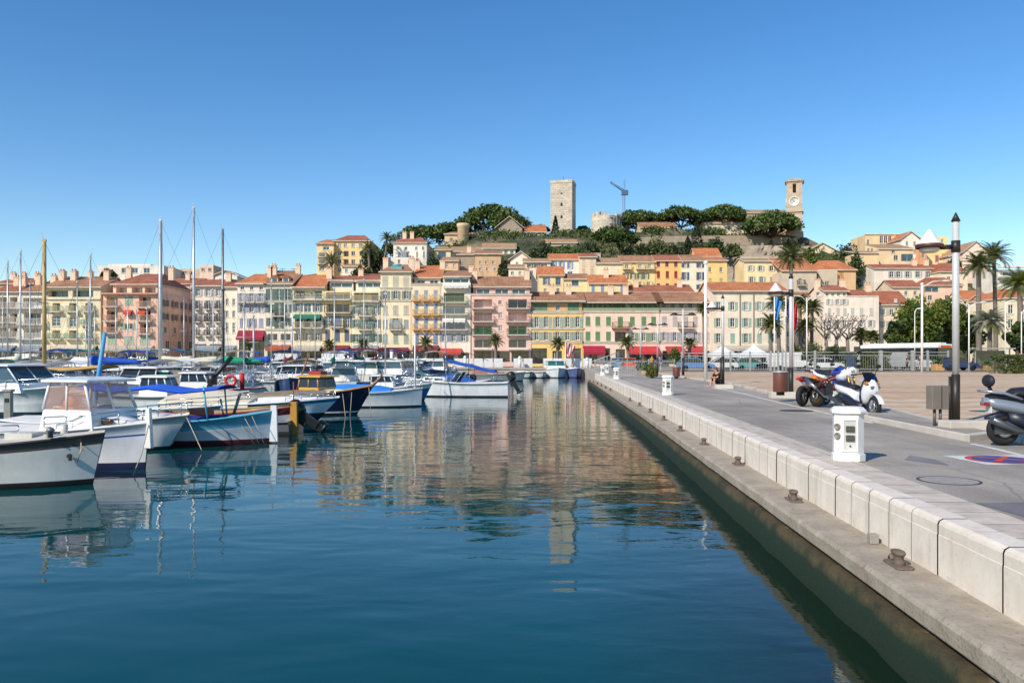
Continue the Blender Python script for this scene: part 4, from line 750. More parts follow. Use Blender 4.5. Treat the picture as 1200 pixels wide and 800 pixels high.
for i in range(14):
    if r.random() < .75:
        a = 2 * pi * i / 14; M = Matrix.Rotation(a, 4, 'Z'); b.box(R0 - .55, R0 + .02, -.62, .62, zt - 1.0, zt - r.uniform(.05, .55), 0, M)
b.build('tower_shaft', ASH, t)
b = MB()
for a in [-.9 + .25 * i for i in range(10)]:
    x, y = (R0 + .75) * cos(a - .5), (R0 + .75) * sin(a - .5); b.tube([(x, y, -2), (x, y, zt + .3)], .05, 5)
for z in range(0, int(zt) + 1, 2): b.tube([((R0 + .75) * cos(a - .5), (R0 + .75) * sin(a - .5), z + .5) for a in [-.9 + .25 * i for i in range(10)]], .05, 5); b.loft([[(q * cos(a - .5), q * sin(a - .5), z + .3) for q in (R0 + .1, R0 + .8)] for a in [-.9 + .25 * i for i in range(10)]], 0, False, False)
b.build('scaffolding', mat('scaffold_grey', 'a9aaa8', .5, .4), t)
# church nave and clock tower
Yc = 212; p = at(931, 285, Yc); t = empty('clock_tower', p, radians(-20), 'stone church clock tower with white clock face and belfry opening', 'tower')
zc = lambda py: at(931, py, Yc).z - p.z
CH = ashlar('church_stone', (.54, .42, .29), (.66, .53, .385), .35); a = 1.95; b = MB()
b.frust((0, 0), a + .9, a + .9, -7, zc(272), a + .25, a + .25); b.box(-a, a, -a, a, zc(272), zc(250)); b.box(-a - .3, a + .3, -a - .3, a + .3, zc(250), zc(247.5))
b.box(-a, a, -a, a, zc(247.5), zc(231)); 
for sx in (-1, 1):
    for sy in (-1, 1): b.box(sx * a - .55 if sx > 0 else -a, a if sx > 0 else -a + .55, sy * a - .55 if sy > 0 else -a, a if sy > 0 else -a + .55, zc(231), zc(216))
b.box(-a + .55, -.42, -a, -a + .5, zc(231), zc(216)); b.box(.42, a - .55, -a, -a + .5, zc(231), zc(216)); b.box(-.42, .42, -a, -a + .5, zc(231), zc(227.5)); b.box(-.42, .42, -a, -a + .5, zc(217), zc(216))
for s in (-1, 1): b.box(s * a - .5 if s > 0 else -a, a if s > 0 else -a + .5, -a + .55, -.4, zc(231), zc(216)); b.box(s * a - .5 if s > 0 else -a, a if s > 0 else -a + .5, .4, a - .55, zc(231), zc(216))
b.box(-a + .55, a - .55, a - .5, a, zc(231), zc(216))
b.box(-a - .1, a + .1, -a - .1, a + .1, zc(216), zc(214.5)); b.box(-a - .4, a + .4, -a - .4, a + .4, zc(214.5), zc(213)); b.frust((0, 0), a + .45, a + .45, zc(213), zc(210), .9, .9); b.box(-.35, .35, -.3, .3, zc(210), zc(208.7))
b.build('tower_shaft', CH, t)
for i, (dx, dy, rz) in enumerate(((0, -1, 0), (-1, 0, -pi / 2))):
    c = MB(); M = Matrix.Rotation(pi / 2, 4, 'X'); c.lathe([(1.30, 0), (1.30, .12), (1.12, .16), (1.12, .10), (.01, .10)], 28, 0, M=M); 
    f = c.build('clock_face', mat('clock_white', 'eeeae0', .5), t, (dx * (a + .0), dy * (a + .0), zc(237.6)), rz)
    c = MB()
    for h_ in range(12):
        Mh = Matrix.Rotation(h_ * pi / 6, 4, 'Y'); c.box(-.045, .045, -.135, -.112, .86, 1.06, 0, Mh)
    c.build('hour_marks', IRON, f)
    c = MB(); c.box(-.06, .06, -.15, -.137, -.2, .58, 0, Matrix.Rotation(radians(-52), 4, 'Y')); c.box(-.04, .04, -.17, -.152, -.2, .85, 0, Matrix.Rotation(radians(-125), 4, 'Y')); c.build('clock_hands', mat('hand_blue', '2c3c66', .4), f)
bl = MB(); bl.lathe([(.5, 0), (.42, .15), (.3, .6), (.15, .8), (.03, .85)], 14); bl.build('bell', mat('bronze', '6a5030', .4, .8), t, (0, 0, zc(229)))
n = House('church', 'long bare stone church nave left of the clock tower', 214, 902, at(902, 290, 214).z, cat='church'); n.block(876, 925, 250, None, CH, [(254, 260, [886, 900, 914], 1.6, 'w', dict(gl='d'))], 9); n.roof(246.5, 't', 'gable', .3)
# retaining wall and rock face
b = MB(); pts = [(742, 279, 277), (770, 277, 275), (800, 276.5, 274), (850, 276, 273), (900, 276.5, 274), (935, 279, 277)]
YW = 208
rows_ = [[at(px, pt, YW), at(px, 302, YW)] for px, pt, _ in pts]
b.loft([[(q[0].x, YW, q[0].z), (q[0].x, YW + 1.2, q[0].z), (q[0].x, YW + 1.2, q[1].z), (q[0].x, YW, q[1].z)] for q in rows_], 0, False)
for i in range(13):
    x = at(748 + i * 14.5, 280, YW).x; z = at(748 + i * 14.5, 283.5, YW).z; b.frust((x, YW - .2), .4, .3, z - 8, z, .4, .12)
fixn(b.build('retaining_wall', stone_mat('rubble_stone', (.3, .235, .165), (.42, .34, .25), .6, .6), label='long buttressed stone retaining wall under the umbrella pines', cat='wall'))
b = MB(); r = rnd(11); nx, nz = 26, 12; rows_ = []
for j in range(nz):
    row = []
    for i in range(nx):
        px = 846 + (948 - 846) * i / (nx - 1); py = 338 - (338 - 288) * j / (nz - 1); q = at(px, py, 200 - 16 * (1 - j / (nz - 1)))
        d = noise.noise(Vector((px * .09, py * .12, 1))) * 2.6 + noise.noise(Vector((px * .3, py * .35, 7))) * 1.0; row.append((q.x, q.y + d, q.z))
    rows_.append(row)
b.loft(rows_, 0, False, False); fixn(b.build('rock_face', stone_mat('cliff_rock', (.26, .20, .14), (.40, .33, .24), .25, .45), kind='structure'))
# construction crane
p = at(731, 290, 226); zt = at(731, 226, 226).z - p.z
t = empty('construction_crane', p, 0, 'slim construction crane with raised jib beside the round tower', 'crane'); CRM = mat('crane_grey', '8c9298', .5, .4)
b = MB()
for sx in (-.3, .3):
    for sy in (-.3, .3): b.tube([(sx, sy, -6), (sx, sy, zt)], .07, 4)
for i in range(30): z = -2 + i * .7; b.tube([(-.3, -.3, z), (.3, -.3, z + .7)], .04, 4); b.tube([(.3, .3, z), (.3, -.3, z + .7)], .04, 4)
b.build('crane_mast', CRM, t)
j = MB(); e = at(715, 214, 226) - p; e = Vector((e.x, 0, e.z)); s0 = Vector((.3, 0, zt + .1))
for d in ((0, -.3, 0), (0, .3, 0), (.15, 0, .5)): j.tube([s0 + Vector(d), e + Vector(d) * .6], .09, 4)
for i in range(10):
    a_, c_ = s0.lerp(e, i / 10), s0.lerp(e, (i + .5) / 10); j.tube([a_ + Vector((0, -.3, 0)), c_ + Vector((.1, 0, .45)), s0.lerp(e, (i + 1) / 10) + Vector((0, -.28, 0))], .04, 4)
j.box(-.6, 1.2, -.5, .5, zt - .6, zt + .7); j.build('crane_jib', mat('crane_blue', '5c7088', .5, .3), t)

for lab, x0, x1, y, Y, hh in (('pale stone terrace wall on the slope below the stone farmhouse', 566, 616, 286, 202, 2.0), ('pale stone terrace wall left of the low umbrella pine', 664, 704, 297, 190, 1.8), ('pale terrace wall under the dry olive shrubs', 742, 800, 300, 187, 1.6), ('pale terrace wall above the cream yellow house', 868, 912, 300, 176, 1.6)):
    a_, c_ = at(x0, y, Y), at(x1, y, Y); b = MB(); b.box(a_.x, c_.x, Y, Y + .6, a_.z - hh - 2, a_.z); b.box(a_.x - .1, c_.x + .1, Y - .1, Y + .7, a_.z, a_.z + .15); b.build('terrace_wall', stone_mat('terrace_stone', (.50, .42, .31), (.62, .53, .41), .5, .6), label=lab, cat='wall')
# ---------------------------------------------------------------- trees and plants
def clump(b, r, c, rad, n, s, m=0, up=.4, shell=.55):
    for i in range(n):
        d = Vector((r.gauss(0, 1), r.gauss(0, 1), r.gauss(0, 1))).normalized(); q = r.uniform(shell, 1.0)
        leaf(b, r, Vector(c) + Vector((d.x * rad[0], d.y * rad[1], d.z * rad[2])) * q, s, m, up)
def gz(px, Y): return ground_z((px - CX) * Y / F, Y) if Y > 150 else 1.0
def pine(label, px, y0, y1, hw, Y, base_py=None, seed=0, name='umbrella_pine', ncl=26):
    k = Y / F; r = rnd(int(px * 13 + seed)); top = at(px, y0, Y); zb = gz(px, Y) if base_py is None else at(px, base_py, Y).z
    o = empty(name, (top.x, Y, zb), 0, label, 'pine tree', 'umbrella pines on the hill')
    W, Hc = hw * k * 1.26, (y1 - y0) * k; ht = top.z - zb; b = MB(); tk = MB(); zc = ht - Hc * .72
    fork = Vector((r.uniform(-.5, .5), 0, max(zc - Hc * .4, .8))); tk.tube([(0, 0, -1.5), (r.uniform(-.2, .2), 0, fork.z * .5), fork], [.42, .36, .3], 8)
    for i in range(ncl):
        a = i * 2.4 + r.uniform(-.3, .3); q = math.sqrt((i + .4) / ncl); x, y = cos(a) * q * W * .84, sin(a) * q * W * .75
        z = zc + Hc * .55 * (1 - q * q) + r.uniform(-.08, .08) * Hc; cr = W * r.uniform(.22, .33)
        clump(b, r, (x, y, z), (cr, cr, cr * .55), 120, .30 + .02 * W, r.choice([0, 1, 1]), .9, .5)
        if i % 2 == 0: tk.tube([fork, fork.lerp(Vector((x, y, z)), .55) + Vector((0, 0, -Hc * .12)), (x, y, z - cr * .2)], [.17, .11, .05], 5)
    tk.build('trunk', BARK, o); b.build('crown', [PINEM, leaf_mat('pine_needles_light', (.060, .098, .018), (.11, .16, .032), .35, .12)], o); return o
def cypress(label, px, y0, y1, hw, Y, group='cypresses on the hill'):
    k = Y / F; r = rnd(int(px)); p = at(px, y1, Y); h = (y1 - y0) * k; w_ = hw * k; o = empty('cypress_tree', p, 0, label, 'cypress', group)
    b = MB(); t = MB(); t.tube([(0, 0, -2), (0, 0, h * .7)], [.22, .05], 6); t.build('trunk', BARK, o)
    for i in range(900):
        z = r.random() ** .8; rr = w_ * min(1, (1 - z) * 1.5 + .04) * (.55 + .45 * min(1, z * 6)) * r.uniform(.6, 1.08); a = r.uniform(0, 2 * pi)
        leaf(b, r, Vector((cos(a) * rr, sin(a) * rr, z * h)), .26, 0, 0)
    b.build('crown', DARKLEAF, o); return o
def tree(label, px, y0, y1, hw, Y, mats=(LEAFM, OLIVEM), name='leafy_tree', base=None, ncl=22, n=80, s=.3, group=None, cat='tree', yb=None, ltrunk=.25):
    """crown between photo rows y0..y1, trunk down to the ground"""
    k = Y / F; r = rnd(int(px * 3 + y0)); zb = gz(px, Y) if base is None else base; top = at(px, y0, Y); W = hw * k; Hc = (y1 - y0) * k; ht = top.z - zb; zc = ht - Hc * .5
    o = empty(name, (top.x, Y, zb), 0, label, cat, group); b = MB(); t = MB()
    f = Vector((0, 0, max(zc - Hc * .35, .4))); t.tube([(0, 0, -1), f], [ltrunk, ltrunk * .7], 7)
    for i in range(ncl):
        d = Vector((r.gauss(0, 1), r.gauss(0, 1), r.gauss(0, 1))).normalized() * r.uniform(.35, .8); c = Vector((d.x * W, d.y * W, zc + d.z * Hc * .5)); cr = r.uniform(.24, .42)
        clump(b, r, c, (cr * W, cr * W, cr * min(W, Hc * .6)), n, s, r.randrange(len(mats)), .4)
        if i % 3 == 0: t.tube([f, f.lerp(c, .6), c], [ltrunk * .45, ltrunk * .25, .03], 5)
    t.build('trunk', BARK, o); b.build('crown', list(mats), o); return o
def shrub(label, px, y0, y1, hw, Y, mats=(LEAFM, OLIVEM), name='shrub', n=900, s=.16, base=None, group=None, cat='shrub', dep=1.0, box=False):
    k = Y / F; r = rnd(int(px * 5 + y0)); z0, z1 = (at(px, y1, Y).z if base is None else base), at(px, y0, Y).z; W = hw * k; h = z1 - z0; b = MB()
    for i in range(n):
        if box:
            c = Vector((r.uniform(-W, W), r.uniform(-dep, dep), r.uniform(0, h))); q = r.randrange(3)
            if q == 0: c.z = h * r.uniform(.85, 1.0)
            elif q == 1: c.y = -dep * r.uniform(.8, 1.0)
            c += Vector((noise.noise(Vector((c.x, 1, c.z))), 0, .6 * noise.noise(Vector((c.x * .8, c.y, 5))))) * .3
        else:
            d = Vector((r.gauss(0, 1), r.gauss(0, 1), abs(r.gauss(0, 1)))).normalized(); q = r.uniform(.5, 1) * (1 + .3 * noise.noise(d * 2.2 + Vector((px, 0, 0)))); c = Vector((d.x * W, d.y * W * dep, d.z * h)) * q
        leaf(b, r, c, s, r.randrange(len(mats)), .4)
    st = MB()
    for i in range(5): a = i * 1.3; st.tube([(cos(a) * .1, sin(a) * .1, -.1), (cos(a) * W * .4, sin(a) * W * .4, h * .6)], [.05, .02], 4)
    o = empty(name, (at(px, y1, Y).x, Y, z0), 0, label, cat, group); b.build('foliage', list(mats), o); st.build('stem', BARK, o); return o
def frond(b, r, c, az, el, L, droop, m, wl):
    pts = []; p = Vector(c); e = el; n = 9
    for i in range(n):
        pts.append(p.copy()); d = Vector((cos(az) * cos(e), sin(az) * cos(e), sin(e))); p = p + d * L / n; e -= droop * .42 / n * (1 + i * .25)
    side = Vector((-sin(az), cos(az), 0))
    b.tube(pts, [.035 - .003 * i for i in range(n)], 3, m, False)
    for i in range(1, n):
        for q in (0, .33, .66):
            c0 = pts[i - 1].lerp(pts[i], q); t = (i + q) / n; l = wl * (1 - abs(t - .45) * 1.25) * r.uniform(.8, 1.1)
            fw = (pts[i] - pts[i - 1]).normalized()
            for s in (-1, 1):
                tip = c0 + side * s * l * .8 + fw * l * .55 + Vector((0, 0, -l * .28)); b.add([c0 - fw * .035, c0 + fw * .07, tip], [(0, 1, 2)], m)
def palm(label, px, ytop, ycen, hw, Y, group=None, nf=34, trunk=.2, base=None, mats=None, droop=1.9, wl=.55, ybase=None):
    """ytop: top of the crown, ycen: where the fronds spring, hw: half width of the crown, all in photo pixels"""
    k = Y / F; r = rnd(int(px * 11)); c = at(px, ycen, Y); zb = gz(px, Y) if base is None else base
    o = empty('palm_tree', (c.x, Y, zb), 0, label, 'palm', group); h = c.z - zb; L = hw * k * 1.6; b = MB(); t = MB(); lean = r.uniform(-.3, .3)
    n = 14; t.tube([(lean * (i / n) ** 2, 0, -.5 + (h + .5) * i / n) for i in range(n + 1)], [trunk * (1.25 - .35 * i / n) * (1 + .06 * (i % 2)) for i in range(n + 1)], 9)
    t.ell((lean, 0, h - .1), (trunk * 1.7, trunk * 1.7, trunk * 2.3), 8, 5)
    for i in range(nf):
        q = i / nf; frond(b, r, (lean, 0, h), i * 2.4 + r.uniform(-.2, .2), 1.45 - q * 1.75 + r.uniform(-.1, .1), L * r.uniform(.85, 1.08), droop * r.uniform(.8, 1.1), 0 if q < .75 else r.choice([0, 1]), wl)
    t.build('trunk', BARKG, o); b.build('crown', mats or [PALMM, leaf_mat('dry_palm_leaf', (.15, .11, .05), (.24, .18, .09), 1.0)], o); return o
pine('wide umbrella pine, the largest dark crown, left of the stone farmhouse', 576, 241, 274, 36, 222, 284, ncl=40)
pine('flat umbrella pine crown directly behind the white square villa', 497, 266, 284, 29, 226, 296)
pine('small umbrella pine between the white villa pine and the largest pine', 529, 262, 278, 24, 228, 290)
pine('tiny umbrella pine just left of the square tower', 634, 263, 274, 10, 230, 284, ncl=12)
pine('small umbrella pine just right of the square tower', 683, 264, 277, 9, 230, 284, ncl=12)
pine('umbrella pine behind the round tower and crane', 747, 248, 267, 26, 224, 288, ncl=30)
pine('umbrella pine second from the crane on the hilltop', 799, 243, 264, 27, 220, 286, ncl=32)
pine('umbrella pine with the tallest crown between two pines on the hilltop', 849, 240, 264, 27, 219, 286, ncl=34)
pine('umbrella pine whose crown covers the church nave', 905, 248, 275, 29, 206, 292, ncl=34)
pine('umbrella pine standing lower, in front of the round tower', 719, 266, 288, 24, 200, 304, ncl=32)
cypress('pointed dark cypress in front of the square tower', 651, 253, 290, 6.5, 208)
cypress('short cypress right of the pointed cypress by the square tower', 663, 270, 290, 4.5, 208)
cypress('broad dark cypress at the right of the low umbrella pine', 735, 264, 302, 8, 196)
cypress('tall cypress below the hilltop pines, over the tall yellow house', 816, 259, 298, 8, 196)
cypress('stubby cypress leaning on the tall cypress over the cream white house', 806, 277, 300, 6.5, 197)
tree('big dark round tree beside the yellow apartment block', 437, 284, 320, 17, 182, (DARKLEAF, PINEM), 'evergreen_tree', at(437, 325, 182).z, 26, 90)
tree('dark evergreen mass behind the white square villa', 462, 281, 302, 18, 200, (PINEM, DARKLEAF), 'evergreen_tree', at(460, 312, 200).z, 18, 80)
palm('slim tall palm between the dark round tree and the white villa', 452, 272, 279, 8, 184, 'palms on the hill', 26, .2, at(452, 312, 184).z)
palm('palm with pale trunk in front of the big dark round tree', 433, 284, 292, 10, 176, 'palms on the hill', 30, .25, at(433, 326, 176).z)
palm('round-headed date palm in front of the yellow apartment block', 388, 298, 307, 13, 168, 'palms on the hill', 44, .3, at(388, 325, 168).z)
for lab, px, y0, y1, hw, Y, ms in (
    ('low bright green hedge-like shrub below the two cypresses', 668, 288, 306, 28, 184, (LEAFM,)), ('dark shrub below the round tower', 690, 283, 300, 14, 192, (DARKLEAF, LEAFM)), ('grey-green shrub right of the square tower foot', 683, 272, 284, 10, 212, (DARKLEAF, OLIVEM)),
    ('olive green tree-like shrub under the retaining wall, left part', 768, 276, 304, 16, 190, (OLIVEM, LEAFM)), ('dull green shrub at the left end of the retaining wall', 752, 284, 305, 13, 188, (LEAFM, DARKLEAF)), ('dry olive shrub under the middle of the retaining wall', 790, 284, 306, 15, 189, (OLIVEM, DARKLEAF)),
    ('dark ivy-like shrub hanging at the rock face top', 838, 278, 296, 14, 192, (DARKLEAF, LEAFM)), ('dark shrub at the foot of the clock tower', 926, 278, 296, 13, 200, (DARKLEAF, PINEM)), ('yellow-green shrub below the clock tower', 915, 292, 318, 16, 182, (YELLEAF, OLIVEM)),
    ('yellow-green shrub right of the clock tower shrub', 948, 290, 308, 12, 186, (YELLEAF, LEAFM)), ('dark tree clump on the ridge behind the flat-gabled cream house', 992, 284, 310, 15, 194, (DARKLEAF, OLIVEM)), ('ivy green shrub between the ridge houses and the tan cluster', 1003, 296, 322, 9, 180, (DARKLEAF, LEAFM)),
    ('green shrub in the gap between the brown stone house and white cottage', 591, 304, 322, 8, 174, (LEAFM, DARKLEAF)), ('green bush on the slope left of the stone farmhouse', 571, 272, 284, 14, 208, (LEAFM, PINEM)), ('olive shrub in front of the stone farmhouse gable', 603, 271, 284, 11, 206, (OLIVEM, LEAFM)),
    ('dark shrub under the stone farmhouse annex', 640, 284, 303, 12, 192, (DARKLEAF, LEAFM)), ('dark shrub behind the small white gabled house', 626, 290, 308, 10, 190, (DARKLEAF, OLIVEM)), ('low shrub on the bank beside the yellow apartment block', 424, 312, 328, 14, 170, (LEAFM, DARKLEAF)),
    ('green shrubs before the white villa terrace', 508, 300, 318, 9, 184, (LEAFM, DARKLEAF)), ('green bush on the hilltop under the pines by the crane', 765, 264, 276, 16, 212, (PINEM, LEAFM)), ('green bush on the hilltop under the middle pine', 832, 266, 278, 22, 212, (PINEM, LEAFM)), ('green bush at the top of the rock face by the cream yellow house', 858, 284, 300, 12, 190, (OLIVEM, LEAFM)),
    ('dark green shrub at the skyline behind the long white modern building', 128, 316, 326, 10, 178, (DARKLEAF, LEAFM)), ('dark bush behind the round-cornered yellow house', 1118, 303, 316, 9, 186, (LEAFM, DARKLEAF))):
    shrub(lab, px, y0, y1, hw, Y, ms, n=int(300 + hw * 40), s=.34)
def bare_tree(label, px, y0, y1, hw, Y, twig=3, m=BARKG, knob=True, group=None, base=None, name='bare_tree'):
    k = Y / F; r = rnd(int(px)); zb = gz(px, Y) if base is None else base; ht = at(px, y0, Y).z - zb; o = empty(name, (at(px, y0, Y).x, Y, zb), 0, label, 'bare tree', group); b = MB(); g = MB()
    f = ht - (y1 - y0) * k; W = hw * k
    b.tube([(0, 0, -.5), (.1, 0, f * .5), (0, 0, f)], [.3, .24, .24], 7)
    def grow(p, d, L, rad, lev):
        q = p + d * L; mid = p.lerp(q, .5) + Vector((r.gauss(0, .1), r.gauss(0, .1), 0)) * L; g.tube([p, mid, q], [rad, rad * .85, rad * .75], 5)
        if lev == 0:
            if knob: g.ell(q, (rad * 1.9,) * 3, 6, 5)
            return
        for i in range(2 if knob else 3): grow(q, (d + Vector((r.gauss(0, .55), r.gauss(0, .55), r.uniform(.0, .5)))).normalized(), L * r.uniform(.55, .8), rad * .62, lev - 1)
    for i in range(5 if knob else 8):
        a = i * 2 * pi / 5 + r.uniform(-.3, .3); grow(Vector((0, 0, f)), Vector((cos(a) * .75, sin(a) * .75, .8)).normalized(), ht * .27 if knob else (ht - f) * .4, .13, twig)
    b.build('trunk', m, o); g.build('crown', m, o); return o
bare_tree('grey leafless tree on the slope below the stone farmhouse', 621, 277, 300, 14, 198, 4, BARKG, False, base=at(621, 305, 198).z)
for i, px in enumerate((968, 980, 993)): bare_tree(['left', 'middle', 'right'][i] + ' one of three knobbly pollarded plane trees by the white mansard house', px, 373, 398, 10, 112, 2, BARKG, True, 'pollarded plane trees', 1.0, 'pollarded_tree')
# palms and trees of the waterfront
for i, (px, yt, yc, hw, Y, lab) in enumerate((
    (387, 397, 405, 7, 126, 'quayside palm below the teal awning'), (424, 396, 404, 7, 126, 'quayside palm below the plum awning'), (500, 395, 403, 10, 125, 'wide quayside palm left of the coral awning'), (581, 393, 400, 9, 125, 'quayside palm in front of the rose pink apartment house'),
    (653, 396, 403, 8, 125, 'quayside palm in front of the golden yellow house'), (737, 393, 402, 10, 120, 'quayside palm in front of the pink house balcony'), (808, 395, 403, 8, 120, 'quayside palm before the scarlet cafe awnings'), (826, 352, 362, 7, 112, 'tall palm hidden behind the white flagpole'),
    (289, 396, 406, 7, 126, 'quayside palm below the crimson shop awning'))):
    palm(lab, px, yt, yc, hw, Y, 'palms along the far quay', 34, .24, 1.0, None, 1.9, .5)
palm('tall bushy palm left of the lamp post by the motorbikes', 928, 288, 303, 15, 112, None, 60, .26, 1.0, None, 2.0, .7)
palm('tall palm with drooping crown left of the pair by the main lamp post', 1147, 298, 312, 17, 104, None, 50, .3, 1.0, None, 2.0, .8)
palm('tall slender palm, taller of the pair by the main lamp post', 1167, 288, 301, 17, 106, None, 46, .24, 1.0, None, 1.9, .8)
palm('yellowing palm crown at the right edge of the photo', 1196, 318, 334, 20, 98, None, 54, .3, 1.0, [YELLEAF, PALMM], 2.0, .85)
palm('silvery fan palm with pale shaggy crown below the tall palm pair', 1160, 368, 378, 17, 96, None, 60, .26, 1.0, [leaf_mat('silver_palm_leaf', (.22, .23, .16), (.34, .34, .24), 1.0), PALMM], 2.4, .7)
for i, (px, yt, yc, hw, lab) in enumerate(((913, 345, 356, 13, 'palm behind the blue flag'), (938, 346, 356, 12, 'palm right of the motorbike lamp post'), (951, 352, 361, 11, 'palm left of the white mansard house'), (903, 372, 381, 13, 'low palm beside the mint-shuttered house'), (941, 374, 383, 10, 'short palm above the clipped hedges'), (1010, 384, 393, 9, 'short palm before the pinkish buff house'), (1022, 386, 395, 8, 'short palm left of the big green trees'))):
    palm(lab, px, yt, yc, hw, 106 + (i % 3) * 4, 'palms in the harbour garden', 44, .24, 1.0, None, 2.0, .65)
GT = (leaf_mat('garden_leaf', (.06, .105, .014), (.12, .17, .028), .5, .35), YELLEAF, leaf_mat('garden_leaf_dark', (.015, .032, .008), (.035, .06, .014), .5, .2))
tree('big bright green tree left of the main lamp post', 1076, 351, 412, 30, 108, (YELLEAF, YELLEAF, GT[0]), ncl=56, n=110, s=.26)
tree('big bright green tree right behind the main lamp post', 1108, 348, 408, 25, 110, (YELLEAF, GT[0], GT[0]), ncl=48, n=110, s=.26)
tree('darker green tree behind the silvery fan palm', 1135, 362, 414, 20, 112, (GT[0], GT[2]), ncl=34, n=100, s=.26)
tree('small green tree at the left of the big bright green trees', 1050, 374, 410, 14, 106, (GT[0], GT[2]), ncl=24, n=90, s=.24)
tree('dark green tree at the right edge under the yellowing palm', 1192, 372, 416, 17, 92, (GT[0], GT[2]), ncl=30, n=90, s=.24)
for lab, px, y0, y1, hw, Y, ms in (('large rounded clipped bush left of the pollarded trees', 952, 401, 424, 18, 95, (OLIVEM, LEAFM)), ('small rounded clipped bush behind the flagpoles', 930, 403, 424, 10, 96, (LEAFM, OLIVEM)), ('rounded green bush below the pollarded trees', 978, 404, 424, 12, 97, (LEAFM, DARKLEAF)),
    ('yellow-orange flowering bush before the scarlet cafe awnings', 791, 407, 426, 9, 100, (YELLEAF, LEAFM)), ('spiky little bush at the corner of the road', 764, 427, 441, 7, 60, (YELLEAF, OLIVEM))):
    shrub(lab, px, y0, y1, hw, Y, ms, n=1500, s=.13 if Y > 70 else .1)
shrub('long low hedge in front of the bus', 1014, 412, 424, 26, 92, (GT[0], OLIVEM), 'hedge', 3800, .14, 1.0, None, 'hedge', .8, True)
shrub('square-cut hedge at the right edge of the plaza', 1190, 416, 438, 22, 72, (OLIVEM, LEAFM), 'hedge', 4200, .11, 1.0, None, 'hedge', 1.2, True)

ug = MB(); r = rnd(21)
for i in range(5200):
    px, Y = r.uniform(440, 1010), r.uniform(164, 222); X = (px - CX) * Y / F
    if noise.noise(Vector((X * .07, Y * .07, 3))) < .04: continue
    z = ground_z(X, Y); q = r.uniform(.3, .9)
    for j in range(7): leaf(ug, r, Vector((X + r.gauss(0, .6), Y + r.gauss(0, .6), z + r.random() * 1.5 * q)), .36, r.choice([0, 0, 1, 2]))
ug.build('undergrowth', [LEAFM, OLIVEM, GT[0]], kind='stuff', label='scrubby green undergrowth covering the upper slopes of the hill')
